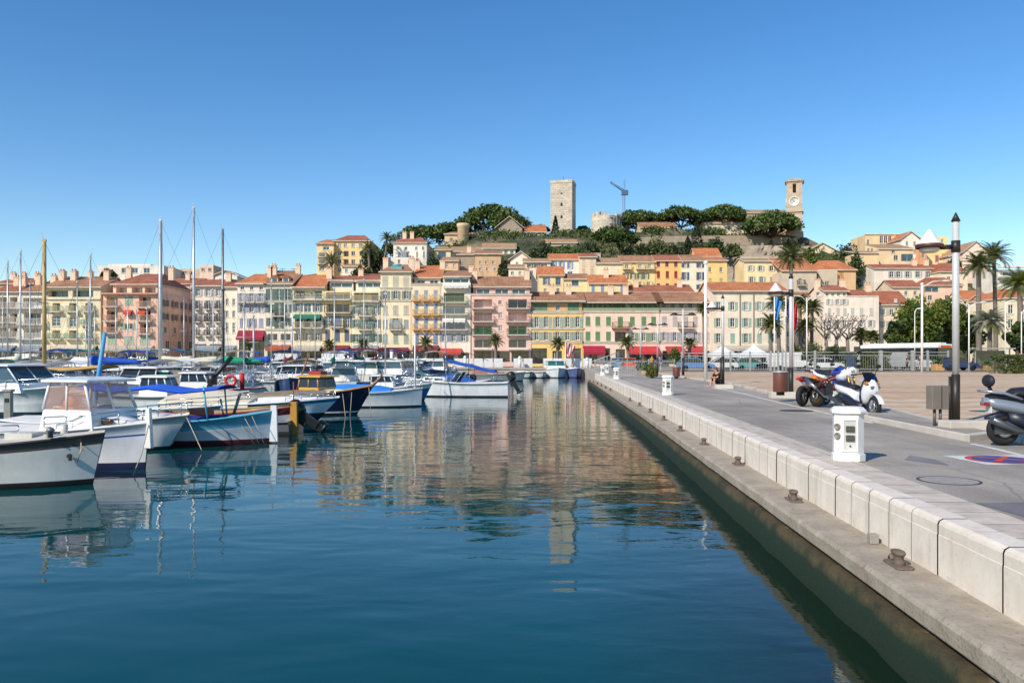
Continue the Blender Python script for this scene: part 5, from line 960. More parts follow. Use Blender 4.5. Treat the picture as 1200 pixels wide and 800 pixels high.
# ---------------------------------------------------------------- boats
def gel(c, rough=.25): return mat('gelcoat_' + c, c, rough, 0, .16, 1.4, .42, 0, 40, .5, coat=.3)
def cloth(c): return mat('canvas_' + c, c, .85, 0, .3, 1.5, .2, .3, 6)
WOOD = mat('varnished_wood', '8a5a34', .4, 0, .35, 4, .3); TEAK = mat('teak_deck', 'b09a7c', .8, 0, .3, 4); CHROME = mat('stainless', 'c9cccc', .2, .9, .1); ALU = mat('mast_aluminium', 'c4c6c4', .4, .5, .15); BLACK = mat('black_plastic', '1c1c1e', .4, 0, .3); WGLASS = glass_mat('boat_glass', (.02, .025, .03)); ROPE = mat('rope', 'b9ac92', .9, 0, .3, 20)
SC = (EYE - WL) / 2.6      # size of the boats, from the water level under the eye
class Boat:
    def __init__(s, name, label, px, py, L, B, hull='ecebe6', head=0, fb=(1.0, .7, .75), stripe=None, band=None, anti='2a2c3a', trim='d8d6d0', deck='e2ded2', ts=.75, rake=.5, open_=False, cat='boat', group=None, Y=None, sp=(.72, .95), bt=.10):
        """px, py: bow at the waterline in the photograph; head: heading, 0 = bow to the right"""
        p = gp(px, py, WL) if Y is None else Vector(((px - CX) * Y * SC / F, Y * SC, WL))
        d = Vector((cos(head), sin(head), 0)); c = p - d * (L * SC / 2); s.L, s.B, s.fb = L, B, fb; s.rake = rake; s.ts = ts
        s.o = empty(name, c, head, label, cat, group); s.o.scale = (SC, SC, SC)
        n = 22; P, S = [], []; s.T = [i / (n - 1) for i in range(n)]
        secs = []
        for t in s.T:
            z = s.sheer(t); b = s.half(t); r0 = -.35 * (1 - t ** 5) - .03
            hs = [(.05, r0), (.62 + .1 * (1 - t), r0 * .55), (.87 - .08 * t ** 2, 0), (.89 - .08 * t ** 2, bt), (.96 - .05 * t ** 2, z * sp[0]), (.985 - .01 * t, z * sp[1]), (1.0, z - .05), (1.035, z - .05), (1.035, z), (.97 if not open_ else .93, z + .004)]
            row = []
            for f, zz in hs: row.append((-L / 2 + t * L * (1 - rake / L * 0) - rake * (1 - max(zz, -.2) / fb[0]) * t ** 8 + (rake * .0), b * f, zz))
            secs.append(row)
        b = MB(); ms = [0, 0, 0, 1, 2 if stripe else 1, 2 if band else 1, 3, 3, 3]
        for sgn in (1, -1): b.loft([[(x, y * sgn, z) for x, y, z in (row if sgn > 0 else row[::-1])] for row in secs], 0, True, False, False, ms if sgn > 0 else ms[::-1])
        st = secs[0]; pts = [(x, y, z) for x, y, z in st[:9]] + [(x, -y, z) for x, y, z in st[:9][::-1]]
        b.add(pts, [tuple(range(len(pts)))], 1)
        if open_:
            fz = .18
            inn = [(row[9], (row[9][0] * .99, row[9][1] * .86, fz + .0)) for row in secs[1:17]]
            for sgn in (1, -1): b.loft([[(a[0], a[1] * sgn, a[2]), (c_[0], c_[1] * sgn, c_[2])] for a, c_ in inn], 4, False, False)
            b.loft([[(c_[0], -c_[1], c_[2]), (c_[0], c_[1], c_[2])] for a, c_ in inn], 4, False, False)
            for a, e in ((0, 1), (16, n - 1)): b.loft([[(row[9][0], -row[9][1], row[9][2]), (row[9][0], 0, row[9][2] + .03), (row[9][0], row[9][1], row[9][2])] for row in secs[a:e + 1]], 4, False, False)
            for t in (.25, .5): x = -L / 2 + t * L; w_ = s.half(t) * .9; b.box(x - .13, x + .13, -w_, w_, s.sheer(t) - .28, s.sheer(t) - .22, 3)
        else:
            b.loft([[(row[9][0], -row[9][1], row[9][2] - .01), (row[9][0], 0, row[9][2] + .05), (row[9][0], row[9][1], row[9][2] - .01)] for row in secs], 4, True, False)
        hl = b.build('hull', [mat('antifoul_' + anti, anti, .6, 0, .3), gel(hull), gel(stripe or band or hull), paint(trim, .4), mat('deck_' + deck, deck, .7, 0, .2, 3)], s.o)
        fixn(hl); s.hull = hl
    def sheer(s, t):
        b, m, a = s.fb
        return m + (b - m) * max(0, (t - .3) / .7) ** 1.8 + (a - m) * max(0, (.3 - t) / .3) ** 1.5
    def half(s, t):
        return max(s.B / 2 * ((s.ts + (1 - s.ts) * sin(pi / 2 * min(t / .45, 1))) if t < .45 else (1 - ((t - .45) / .55) ** 2.3)), .02)
    def X(s, t): return -s.L / 2 + t * s.L
    def part(s, b, name, mats, parent=None): return b.build(name, mats, parent or s.o)
    def cabin(s, t0, t1, h, w=.72, slope=.35, col='ecebe6', win=.45, z=None, roofcol=None, rake2=.1, glass=None, npane=3, over=.12, frame=None, wcol=None):
        x0, x1 = s.X(t0), s.X(t1); W = s.half((t0 + t1) / 2) * w; z0 = (s.sheer((t0 + t1) / 2) if z is None else z) - .05; z1 = z0 + h; zb = z1 - h * win
        b = MB(); xa, xb = x0 + rake2, x1 - slope; q = (zb - z0) / h
        A = [(x0, -W, z0), (x1, -W, z0), (x1, W, z0), (x0, W, z0)]
        m0 = [(x0 + rake2 * q, -W * .97, zb), (x1 - slope * q * .5, -W * .97, zb), (x1 - slope * q * .5, W * .97, zb), (x0 + rake2 * q, W * .97, zb)]
        b.loft([A, m0], 0, False); cb = b.build('cabin', [gel(col)], s.o)
        g = MB(); top = [(xa, -W * .86, z1), (xb, -W * .86, z1), (xb, W * .86, z1), (xa, W * .86, z1)]
        ins = .985; g.loft([[(x, y * ins, z_) for x, y, z_ in m0], [(x, y * ins, z_) for x, y, z_ in top]], 0, False); g.build('window', [glass or WGLASS], cb)
        f = MB()
        for a, c in zip(m0, top): f.tube([a, c], .035, 6)
        for i in range(1, npane):
            for sg in (0, 3):
                u = i / npane; a = Vector(m0[0 if sg == 0 else 3]).lerp(Vector(m0[1 if sg == 0 else 2]), u); c = Vector(top[0 if sg == 0 else 3]).lerp(Vector(top[1 if sg == 0 else 2]), u); f.tube([a, c], .028, 6)
        a, c = Vector(m0[1]).lerp(Vector(m0[2]), .5), Vector(top[1]).lerp(Vector(top[2]), .5); f.tube([a, c], .028, 6)
        f.build('window_frame', [gel(frame or col)], cb)
        r = MB(); o = over; r.loft([[(xa - o, -W * .86 - o, z1), (xb + o * 1.6, -W * .86 - o, z1), (xb + o * 1.6, W * .86 + o, z1), (xa - o, W * .86 + o, z1)], [(xa - o, -W * .86 - o, z1 + .06), (xb + o * 1.6, -W * .86 - o, z1 + .06), (xb + o * 1.6, W * .86 + o, z1 + .06), (xa - o, W * .86 + o, z1 + .06)], [(xa, -W * .6, z1 + .12), (xb, -W * .6, z1 + .12), (xb, W * .6, z1 + .12), (xa, W * .6, z1 + .12)]], 0, False)
        bevel(r.build('cabin_roof', [gel(roofcol or col)], cb), .02); s.z1 = z1 + .12; return cb
    def coach(s, t0, t1, h, w=.6, col='ecebe6', win=True):
        n = 6; rings = []; g = MB()
        for i in range(n + 1):
            t = t0 + (t1 - t0) * i / n; W = s.half(t) * w; z0 = s.sheer(t) - .02; hh = h * (1 - .75 * (i / n) ** 2.2); rings.append([(s.X(t), -W, z0), (s.X(t), -W * .85, z0 + hh * .9), (s.X(t), 0, z0 + hh), (s.X(t), W * .85, z0 + hh * .9), (s.X(t), W, z0)])
        b = MB(); b.loft(rings, 0, True, True); cb = b.build('coachroof', gel(col), s.o); fixn(cb)
        if win:
            for sg in (-1, 1):
                for u in (.2, .45, .68):
                    t = t0 + (t1 - t0) * u; W = s.half(t) * w * .94; g.box(s.X(t) - .25, s.X(t) + .25, sg * W - .03, sg * W + .03, s.sheer(t) + h * .32, s.sheer(t) + h * .6)
            g.build('window', WGLASS, cb)
        return cb
    def cover(s, t0, t1, h, col, wid=1.06, peak=.5, name='cover', skirt=.18, seed=1):
        n, k = 12, 9; rings = []; r = rnd(seed)
        for i in range(n + 1):
            u = i / n; t = t0 + (t1 - t0) * u; W = s.half(t) * wid; hh = h * (sin(pi * min(max(.12 + u * .8, 0), 1)) ** .8); row = [(s.X(t), -W, s.sheer(t) - skirt)]
            for j in range(k + 1):
                v = -1 + 2 * j / k; z = s.sheer(t) + .02 + hh * (1 - abs(v) ** 1.6) + .05 * noise.noise(Vector((u * 6, v * 3, seed))); row.append((s.X(t), W * v, z))
            row.append((s.X(t), W, s.sheer(t) - skirt)); rings.append(row)
        b = MB(); b.loft(rings, 0, True, False); e0 = rings[0]; e1 = rings[-1]; b.add(e0, [tuple(range(len(e0)))[::-1]]); b.add(e1, [tuple(range(len(e1)))])
        return fixn(b.build(name, cloth(col), s.o))
    def bimini(s, t0, t1, z, col, w=.85, sag=.1, posts=True, tilt=0, name='sun_canopy', arch=.15):
        n, k = 8, 6; rings = []; W = s.half((t0 + t1) / 2) * w
        for i in range(n + 1):
            u = i / n; x = s.X(t0 + (t1 - t0) * u); rings.append([(x, W * (-1 + 2 * j / k), z + tilt * (u - .5) + arch * (1 - (-1 + 2 * j / k) ** 2) - sag * sin(pi * u * 2) ** 2) for j in range(k + 1)])
        b = MB(); b.loft(rings, 0, True, False); b.loft([[(p[0], p[1], p[2] - .03) for p in row] for row in rings], 0, True, False)
        c = b.build(name, cloth(col), s.o)
        if posts:
            q = MB()
            for u in (0, .5, 1):
                i = int(u * n)
                for sg in (0, k): p = rings[i][sg]; t = t0 + (t1 - t0) * u; q.tube([(s.X(t) + .1, (1 if sg else -1) * s.half(t) * .95, s.sheer(t)), (p[0], p[1], p[2] - .03)], .02, 5)
            q.build('canopy_frame', CHROME, c)
        return c
    def rail(s, t0, t1, h=.6, n=6, col=None):
        b = MB(); ts = [t0 + (t1 - t0) * i / n for i in range(n + 1)]
        for sg in (-1, 1):
            top = [(s.X(t) - s.rake * 0, sg * s.half(t) * .92, s.sheer(t) + h) for t in ts]; b.tube(top, .018, 5); b.tube([(x, y, z - h * .5) for x, y, z in top], .012, 4)
            for i, (x, y, z) in enumerate(top): b.tube([(x, y, z), (x, y, z - h)], .016, 5)
        if t1 > .93: b.tube([(s.X(t1), -s.half(t1) * .92, s.sheer(t1) + h), (s.X(1) + .12, 0, s.sheer(1) + h), (s.X(t1), s.half(t1) * .92, s.sheer(t1) + h)], .018, 5)
        return b.build('railing', CHROME if not col else paint(col), s.o)
    def mast(s, t, h, r=.06, m=ALU, boom=None, sail=None, stays=True, lean=0, spread=True, y=0, z=None):
        x = s.X(t); z0 = (s.sheer(t) if z is None else z) - .05; b = MB(); top = (x + lean, y, z0 + h); b.tube([(x, y, z0), top], [r, r * .8], 9)
        if spread: b.tube([(x, -.55, z0 + h * .58), (x, .55, z0 + h * .58)], .02, 5); b.box(x - .1, x + .1, -.05, .05, z0 + h, z0 + h + .12); b.tube([(x, 0, z0 + h), (x - .15, 0, z0 + h + .5)], .01, 4)
        mo = b.build('mast', m, s.o)
        if boom:
            q = MB(); q.tube([(x - .05, 0, z0 + 1.15), (x - boom, 0, z0 + 1.2)], .05, 7); bo = q.build('boom', m, mo)
            if sail:
                k = 9; rings = [[(x - .1 - (boom - .25) * i / k, (.10 + .07 * sin(pi * i / k)) * cos(2 * pi * j / 8) + .02 * noise.noise(Vector((i, j, 1))), z0 + 1.3 + (.22 * (1 - i / k) + .10) * (.5 + .9 * sin(2 * pi * j / 8))) for j in range(8)] for i in range(k + 1)]
                c = MB(); c.loft(rings, 0, True, True, True); fixn(c.build('furled_sail', cloth(sail), bo))
        if stays:
            q = MB()
            for e in ((s.X(.99), 0, s.sheer(1)), (s.X(.02), 0, s.sheer(0)), (x - .2, s.half(t) * .9, s.sheer(t)), (x - .2, -s.half(t) * .9, s.sheer(t))): q.tube([top, e], .008, 3)
            q.build('stay', IRON, mo)
        return mo
    def outboard(s, y=0, col='1e2024', tilt=.0, t=0, big=1.0):
        M = Matrix.Translation((s.X(t) - .05, y, s.sheer(t) + .05)) @ Matrix.Rotation(tilt, 4, 'Y') @ Matrix.Scale(big, 4)
        b = MB(); b.loft([[(x + cx, y_, z) for x, y_ in ((-.2 * a, -.14 * a), (.14 * a, -.14 * a), (.18 * a, 0), (.14 * a, .14 * a), (-.2 * a, .14 * a), (-.27 * a, 0))] for z, a, cx in ((-.05, .75, -.15), (.05, 1, -.15), (.3, 1.05, -.17), (.42, .85, -.15), (.46, .5, -.12))], 0, True, True, True, None, M); b.box(-.06, .06, -.13, .13, -.32, -.04, 0, M)
        o = fixn(b.build('outboard_motor', mat('cowl_' + col, col, .3), s.o)); c = MB(); c.frust((-.16, 0), .1, .05, -.75, -.05, .12, .08, 0, M); c.ell((-.18, 0, -.78), (.2, .06, .06), 8, 6, 0, M); c.box(-.36, -.1, -.1, .1, -.6, -.57, 0, M)
        for a in range(3): c.box(-.40, -.37, -.03, .03, .02, .14, 0, M @ Matrix.Translation((0, 0, -.78)) @ Matrix.Rotation(a * 2.09, 4, 'X'))
        c.build('propeller_leg', BLACK, o); return o
    def line(s, pts, r=.014): b = MB(); b.tube(pts, r, 4); return b.build('mooring_rope', ROPE, s.o)
    def fender(s, t, side=-1, col='e4e2dc', z=None):
        b = MB(); x, y = s.X(t), side * (s.half(t) * 1.06 + .1); z0 = s.sheer(t) - .55 if z is None else z; b.lathe([(.01, z0 - .3), (.08, z0 - .26), (.11, z0 - .1), (.11, z0 + .12), (.05, z0 + .24), (.02, z0 + .3)], 10, 0, (x, y)); b.tube([(x, y, z0 + .3), (x, side * s.half(t), s.sheer(t))], .01, 4); return b.build('fender', gel(col), s.o)
    def windscreen(s, t, h=.45, w=.75, col='c4c8c8'):
        W = s.half(t) * w; z = s.sheer(t); x = s.X(t); b = MB(); n = 8; lo = [(x - .5 * abs(-1 + 2 * i / n) ** 2, W * (-1 + 2 * i / n), z + .02) for i in range(n + 1)]; hi = [(p[0] - h * .7, p[1] * .9, p[2] + h) for p in lo]
        b.loft([lo, hi], 0, True, False); g = b.build('windscreen', WGLASS, s.o); f = MB(); f.tube(hi, .02, 5); f.tube(lo, .015, 5)
        for i in (0, 3, 5, 8): f.tube([lo[i], hi[i]], .015, 5)
        f.build('window_frame', ALU, g); return g
# --- nearest boats, bows to the right
b = Boat('fishing_boat', 'nearest white boat with a brown band below the rail, cut by the left edge', 123, 567, 6.2, 2.2, 'dcdad2', 0.0, (1.06, .80, .9), None, '6a5a56', '1c1a1c', '4a4240', 'cfc8b8', .3, .25, sp=(.60, .78), bt=.12)
b.rail(.35, .62, .26, 3); k = MB(); k.box(-2.2, .6, -.28, .22, .86, .95); k.build('tarpaulin', cloth('2f7fc0'), b.o)
k = MB(); k.box(1.2, 1.75, -.25, .25, .92, 1.06); k.build('deck_hatch', gel('d8d4c8'), b.o)
for q in (-.3, .3): k = MB(); k.cyl((2.1, q), .07, .92, 1.2, 10); k.build('bitt', gel('c8c4b8'), b.o)
k = MB(); k.cyl((0, 0), .045, -.02, .03, 10, 0, None, Matrix.Rotation(pi / 2, 4, 'X')); k.box(-.03, .03, .01, .03, -.10, 0); x = b.X(.915); k.build('hull_outlet', BLACK, b.o, (x, -b.half(.915) * .93 - .03, .62))
for x in (.9, 2.3): q = MB(); q.lathe([(.05, 0), (.05, .12), (.09, .14), (.05, .2)], 10); q.tube([(-.12, 0, .1), (.12, 0, .1)], .03, 6); q.build('mooring_cleat', mat('galvanised', '8a8a88', .5, .6), b.o, (x, -.55, b.sheer(.5 + x / 6.2) + .02))
b.line([(b.X(.93), -.1, b.sheer(.93)), (b.X(.95), -.33, .75), (b.X(.94), -.36, .5)])
b.rail(.05, .3, .28, 3); b.fender(.62)
b = Boat('cabin_boat', 'small white cabin boat with pink-tinted wheelhouse windows, thin blue line and navy waterline', 175, 550, 5.4, 2.1, 'e2e4e6', -.34, (1.10, .86, .9), '3a5a9c', None, '1c2450', 'e4e2dc', 'e6e2d8', .55, .12, sp=(.72, .76), bt=.17)
cb = b.cabin(.52, .82, 1.12, .74, .34, 'ecebe8', .56, None, 'ecebe8', .22, mat('tinted_glass', 'd0a898', .05, 0, .1, 1, 0, 0, 40, .6, 0, .38), 2, .14)
for ch in cb.children:
    if ch.name.startswith('window_frame'): pass
k = MB(); M = Matrix.Rotation(radians(7), 4, 'Y')
for sg in (-1, 1): k.ell((b.X(.83), sg * (b.half(.83) * .62), 1.11), (.24, .05, .085), 12, 8)
k2 = b.coach(.70, .93, .30, .66, 'ecebe8', False); k.build('window', glass_mat('brown_glass', (.06, .04, .03)), k2)
k = MB()
for sg in (-1, 1): k.prism([(b.X(.52), .71), (b.X(.97), .86), (b.X(.97), .885), (b.X(.52), .735)], 'y', sg * .0 - .0, 0.0)
b.rail(.60, .9, .30, 3); k = MB(); k.frust((b.X(1) - .02, 0), .10, .05, .5, 1.42, .05, .04); k.build('stem_post', gel('e8e6e2'), b.o)
k = MB(); k.box(b.X(.56), b.X(.66), -.42, -.05, .8, 1.42); k.lathe([(.17, 1.42), (.16, 1.55), (.06, 1.66)], 10, 0, (b.X(.61), -.24)); k.build('seat_cover', cloth('c87a50'), b.o)
b.line([(b.X(1), 0, 1.1), (b.X(1) + .25, -.5, .4), (b.X(1) + .38, -.9, -.05)]); b.fender(.55)
b = Boat('motor_boat', 'plain white motor boat with chrome bow rail, between cabin boat and blue canopy', 222, 527, 5.8, 2.2, 'e6e6e4', -.28, (1.0, .74, .8), None, None, '20222c', 'e6e4de', 'e8e5dc', .8, .7)
b.rail(.62, .97, .34, 4); b.coach(.45, .9, .26, .68, 'eceae6', False); b.windscreen(.45, .4); b.line([(b.X(.98), 0, .95), (b.X(1) + .6, -.3, .1), (b.X(1) + .75, -.4, -.05)])
b = Boat('open_boat', 'white and sky-blue open wooden boat under a sagging bright blue canopy', 321, 519, 5.0, 2.1, 'd4dadc', .0, (.98, .70, .86), None, '6fb4d0', '5a2028', '58b4cc', '7fb8c4', .35, .10, True, sp=(.50, .60), bt=.16)
k = MB(); k.frust((b.X(1) + .0, 0), .12, .055, .05, 1.14, .085, .05); k.build('stem_post', gel('e2e6e8'), b.o)
c = b.bimini(-.10, .72, 1.68, '1f5fd0', .95, .12, False, -.05, 'canopy', .10)
k = MB()
for t in (.66,):
    for sg in (-1, 1): k.tube([(b.X(t), sg * .8, .75), (b.X(t) - .1, sg * .85, 1.75)], .028, 6)
k.tube([(b.X(-.1), 0, .8), (b.X(-.1), 0, 1.7)], .028, 6); k.build('canopy_pole', paint('5aa8c8'), c)
b.cover(.08, .60, .12, '203a8c', .98, name='cockpit_cover'); k = MB(); k.tube([(b.X(-.13), .3, .6), (b.X(-.05), .3, 3.35)], [.075, .06], 9); k.build('mast', paint('4c9cc8'), b.o)
for i in range(3): b.line([(b.X(.80 + .05 * i), -.5, .85), (b.X(.92 + .03 * i), -.62, .05)], .01)
k = MB(); k.box(b.X(.50), b.X(.62), -.2, .25, .85, 1.05); k.build('fish_crate', paint('b05a3a'), b.o); k = MB(); k.tube([(b.X(.74), .2, .8), (b.X(.78), .25, 1.5)], .05, 6); k.build('net_hauler', mat('winch_metal', '7d7f80', .5, .5), b.o); k = MB(); k.tube([(b.X(.72), -.3, .8), (b.X(.70), -.3, 1.35)], .03, 5); k.build('stanchion', CHROME, b.o)
b = Boat('open_boat', 'maroon and white striped boat with a thick yellow bow post', 344, 508, 4.6, 1.9, '7c1f34', -.02, (.92, .72, .8), 'd8d4d0', None, '52101c', '8a2438', 'b08a5a', .35, .08, True, sp=(.45, .72), bt=.1)
k = MB(); k.frust((b.X(1) + .02, 0), .13, .1, -.1, 1.08, .10, .09); k.build('bow_post', paint('b8862c'), b.o); k = MB(); k.tube([(b.X(1), 0, 1.08), (b.X(1), 0, 1.75)], .02, 6); k.build('flag_staff', paint('b03030'), b.o); k = MB(); k.tube([(b.X(.70), -.6, .9), (b.X(1), -.05, .98)], .03, 6); k.build('gunwale_beam', paint('b8862c'), b.o)
b = Boat('dinghy', 'grey inflatable dinghy with a big tilted black outboard beside the yellow bow post', 236, 504, 3.4, 1.6, '6a6c70', pi - .10, (.55, .42, .45), None, None, '2a2a2c', '55575a', '9a9a98', .95, .3, True, Y=27.8)
b.outboard(0, '2a2420', .95, 0, 1.2)
b = Boat('speedboat', 'white speedboat with a broad blue flank stripe and beige domed cover', 398, 497, 6.6, 2.3, 'e2e6ea', -.02, (1.05, .84, .88), '3a86b4', None, '20222c', 'e0e4e6', 'e4e4e0', .85, 1.0, sp=(.84, .95), bt=.46)
b.cover(.0, .52, .46, 'd6cbb2', 1.02, seed=4); b.coach(.55, .92, .2, .6, 'e8eaea', False); b.rail(.72, .97, .22, 3)
b = Boat('wooden_boat', 'traditional white boat with yellow wheelhouse and maroon rail near the bow', 414, 486, 7.4, 2.6, 'd6dadc', -.42, (1.12, .78, .95), None, '7a2a2c', '22242a', '8a4a30', 'd8c8a8', .4, .55, sp=(.5, .84))
cb = b.cabin(.66, .81, .90, .66, .12, 'cf9a2c', .50, .82, 'd8b04c', .0, None, 2, .16, 'c8902a'); k = MB(); k.box(b.X(.69), b.X(.78), -.22, .25, b.z1 - .02, b.z1 + .16); k.cyl((b.X(.735), 0), .02, b.z1 + .14, b.z1 + .3, 6, 1); k.lathe([(.22, b.z1 + .28), (.25, b.z1 + .38), (.1, b.z1 + .43)], 12, 1, (b.X(.735), 0)); k.build('roof_gear', [paint('9a2a28'), BLACK], b.o)
b.coach(.83, .95, .16, .62, 'd6c6a4', False); k = MB(); k.tube([(b.X(.56), 0, .8), (b.X(.66), 0, 2.6)], .04, 6); k.build('mast', WOOD, b.o); b.line([(b.X(.99), 0, 1.1), (b.X(1) + .25, -.6, -.05)]); b.line([(b.X(.95), -.3, 1.05), (b.X(1) + .45, -1.2, -.05)])
b = Boat('wooden_boat', 'dark navy wooden boat with a high upswept varnished prow', 438, 485, 6.8, 2.4, '141c38', .04, (1.30, .80, 1.0), None, None, '20243a', '9a6234', 'b48a5c', .35, .75, sp=(.7, .8), bt=.08)
k = MB(); k.tube([(b.X(.95), 0, 1.08), (b.X(1) - .05, 0, 1.32), (b.X(1) + .28, 0, 1.62), (b.X(1) + .38, 0, 1.80)], [.09, .08, .06, .05], 8); k.build('prow', WOOD, b.o)
k = MB(); b.line([(b.X(.97), -.12, 1.2), (b.X(.99), -.4, -.05)]); k.loft([[(x, y * 1.02 - 0, z) for x, y, z in ((b.X(t) - b.rake * (1 - zz / 1.3) * t ** 8, sg, zz) for zz, sg in ((.10, -b.half(t) * .86 - .015), (.17, -b.half(t) * .88 - .015)))] for t in [i / 16 for i in range(4, 17)]], 0, False, False); k.build('hull_stripe', gel('d4d4d4'), b.o)
b.cover(.2, .75, .25, '8a7a60', .9)
b = Boat('motor_boat', 'white round-bowed boat with a bright azure tarpaulin amidships', 495, 476, 5.6, 2.3, 'dfe2e4', .02, (.96, .74, .82), None, None, '1e2230', 'c8c4bc', 'e4e2da', .6, .06, sp=(.80, .86), bt=.08)
b.cover(.0, .72, .42, '2a86d8', .9, seed=7); b.mast(.93, 2.9, .05, WHITE, None, None, False, 0, False); b.rail(.85, .98, .3, 2)
b = Boat('motor_boat', 'blue-hulled small boat half hidden behind the azure tarpaulin boat', 507, 469, 5.6, 2.2, '3e6a9c', .05, (1.05, .72, .8), 'e4e4e0', None, '20263a', 'e6e6e0', 'dedad2', .7, .5)
b.rail(.6, .97, .5, 4); b.mast(.5, 5.6, .05, ALU, None, None, True); b.cabin(.35, .6, .75, .6, .25)
b = Boat('motor_cruiser', 'long white sports cruiser seen side-on with blue folded canopy and dark outboard', 509, 463, 7.2, 2.6, 'e4e6e6', pi - .08, (1.25, .9, .95), None, None, '2a2e3a', 'e8e8e4', 'e6e4de', .85, .8, Y=52)
b.o.location = ((533 - 600) * 58.5 / 940, 58.5, WL); b.coach(.56, .93, .32, .66, 'e8eaea', True); b.windscreen(.54, .6); b.rail(.6, .97, .4, 4); b.bimini(.12, .55, 1.95, '2458b8', .8, .05, True, .75); b.outboard(0, '22242a', .5, 0, 1.2)
b = Boat('motor_boat', 'small white boat with a crumpled blue boom tent right of the sports cruiser', 575, 457, 5.4, 2.2, 'e4e4e2', .5, (.9, .7, .75), None, None, '2a2e3a', 'e0dcd4', 'e4e0d6', .8, .5, Y=60)
b.cover(.15, .7, .6, '2a66c0', .95, seed=9); b.outboard(0, '20222a', .2)
for i, (px, py, Y, lab) in enumerate(((566, 459, 62, 'white inflatable with raised dark outboard, left of a pair by the channel'), (580, 458, 64, 'white inflatable with raised dark outboard, right of a pair by the channel'))):
    b = Boat('dinghy', lab, px, py, 3.6, 1.7, 'e2e0dc', -1.2 + i * .3, (.6, .48, .5), None, None, '2a2a2c', 'd8d6d0', 'c4c0b8', .9, .3, True, Y=Y); b.outboard(0, '1e2028', .9, 0, 1.3); b.outboard(.5, '1e2028', .7, 0, 1.1)
b = Boat('workboat', 'low grey open boat with a pale blue bow on the channel edge', 616, 446, 7.0, 2.3, '8f9a98', .02, (1.0, .72, .75), None, None, '3a3e40', 'b0aca0', '9a8a78', .85, .3, True, sp=(.6, .9), Y=86)
k = MB(); k.box(-2.2, -.6, -.5, .5, .7, 1.2); k.box(.2, 1.2, -.5, .4, .6, 1.0); k.build('deck_gear', mat('gear_pink', 'b08078', .8), b.o); k = MB(); k.tube([(-2.6, 0, .6), (-2.6, 0, 3.0)], .04, 6); k.tube([(-2.6, 0, 3.0), (-.5, 0, 2.2)], .03, 5); k.build('derrick', IRON, b.o)
# --- boats at the far quay, bows towards the camera
FB = [(622, 440, 'small grey-green boat moored first of the row at the far quay', 'c0cac4', '5a8a80'), (637, 440, 'white open boat with dark rail, second of the row at the far quay', 'dcdad4', None), (655, 441, 'white cabin cruiser with teal windscreen facing out from the far quay', 'e0e2e2', None), (677, 441, 'white and navy bowed boat at the right end of the far quay row', '5a6a98', None)]
for i, (px, py, lab, c, st) in enumerate(FB):
    Y = 97.5 + i * .5; b = Boat('motor_boat' if i != 2 else 'motor_cruiser', lab, px, py, 6 if i == 2 else 5, 2.9 if i == 2 else 2.4, c, -pi / 2 + (.35 if i < 2 else .05 * i), (1.25, .95, .9) if i > 1 else (.8, .55, .6), st, None, '24304a', 'e4e2dc', 'e2e0da', .85, .6, i == 1, Y=Y)
    if i == 2: b.cabin(.25, .68, 1.15, .8, .5, 'e6e8e8', .5, None, None, .05, glass_mat('teal_glass', (.03, .13, .13))); b.mast(.4, 1.2, .03, WHITE, None, None, False, 0, False, 0, 2.0)
    if i in (0, 3): b.coach(.35, .85, .35, .65, 'e2e4e2', False)
    if i == 3: b.mast(.3, 2.6, .05, WHITE, None, None, False, 0, False)
# --- middle rows
b = Boat('motor_cruiser', 'white cabin cruiser with tinted wraparound windows behind the finger pontoon', 84, 474, 8.2, 2.8, 'ecece8', -.32, (1.35, 1.05, 1.1), None, None, '203a48', 'e4e2de', 'e8e6e0', .8, 1.1, sp=(.4, .5), bt=.2, Y=35)
b.cabin(.20, .80, 1.15, .78, 1.0, 'eaeae8', .62, None, 'eeeeec', .1, GLB, 4, .15, 'e6e6e4'); b.rail(.6, .97, .4, 4); b.fender(.4); b.fender(.6)
def sail(label, px, Y, top, L=8.5, hull='e4e4e0', cov='e2dcc8', head=.05, m=ALU, r=.07, boom=True, t=.55, stripe=None, name='sailing_boat', grp=None, extra=None):
    B = L * .32; p = Vector(((px - CX) * Y / F, Y, 0)); bow = p + Vector((cos(head), sin(head), 0)) * (L * (1 - t))
    b = Boat(name, label, CX + bow.x * F / bow.y, 0, L, B, hull, head, (1.2, .95, .95), stripe, None, '26304a', 'd8d4cc', 'e2ded4', .55, 1.0, Y=bow.y)
    h = EYE - (top - HY) * Y / F - b.sheer(t); b.coach(.28, .72, .5, .6); b.mast(t, h, r, m, L * .42 if boom else None, cov, True); b.rail(.05, .97, .55, 8)
    return b
sail('sailing boat with a thick bare wooden mast at the left', 52, 44, 282, 8, 'd8d4c8', None, 0, mat('mast_wood', 'b89a60', .5), .12, False, .5)
sail('sailing boat with the stoutest silver mast and a cream furled sail', 188, 58, 258, 10, 'e2e2de', 'd9cfae', pi - .1, ALU, .15, True, .55)
sail('sailing boat with the tallest mast in the harbour', 227, 66, 243, 11, 'e4e4e2', 'e2dcc8', .1, ALU, .11, True, .55)
sail('sailing boat with a dark-topped mast right of the tallest mast', 261, 70, 269, 10, 'dcdcd8', 'd8d4c4', .15, mat('mast_grey', '8a8c8e', .4, .5), .12, True, .55)
sail('sailing boat with slender mast below the cream apartment house', 106, 62, 298, 8.5, 'e2e0da', '2a62b8', pi + .1, ALU, .07)
sail('sailing boat with a plain mast second from the left edge', 24, 70, 294, 9, 'e0deda', 'e2dcc8', .1, ALU, .09)
sail('sailing boat with the leftmost mast in the photo', 9, 74, 306, 8, 'e2e0dc', '2c5ca8', .1, ALU, .08)
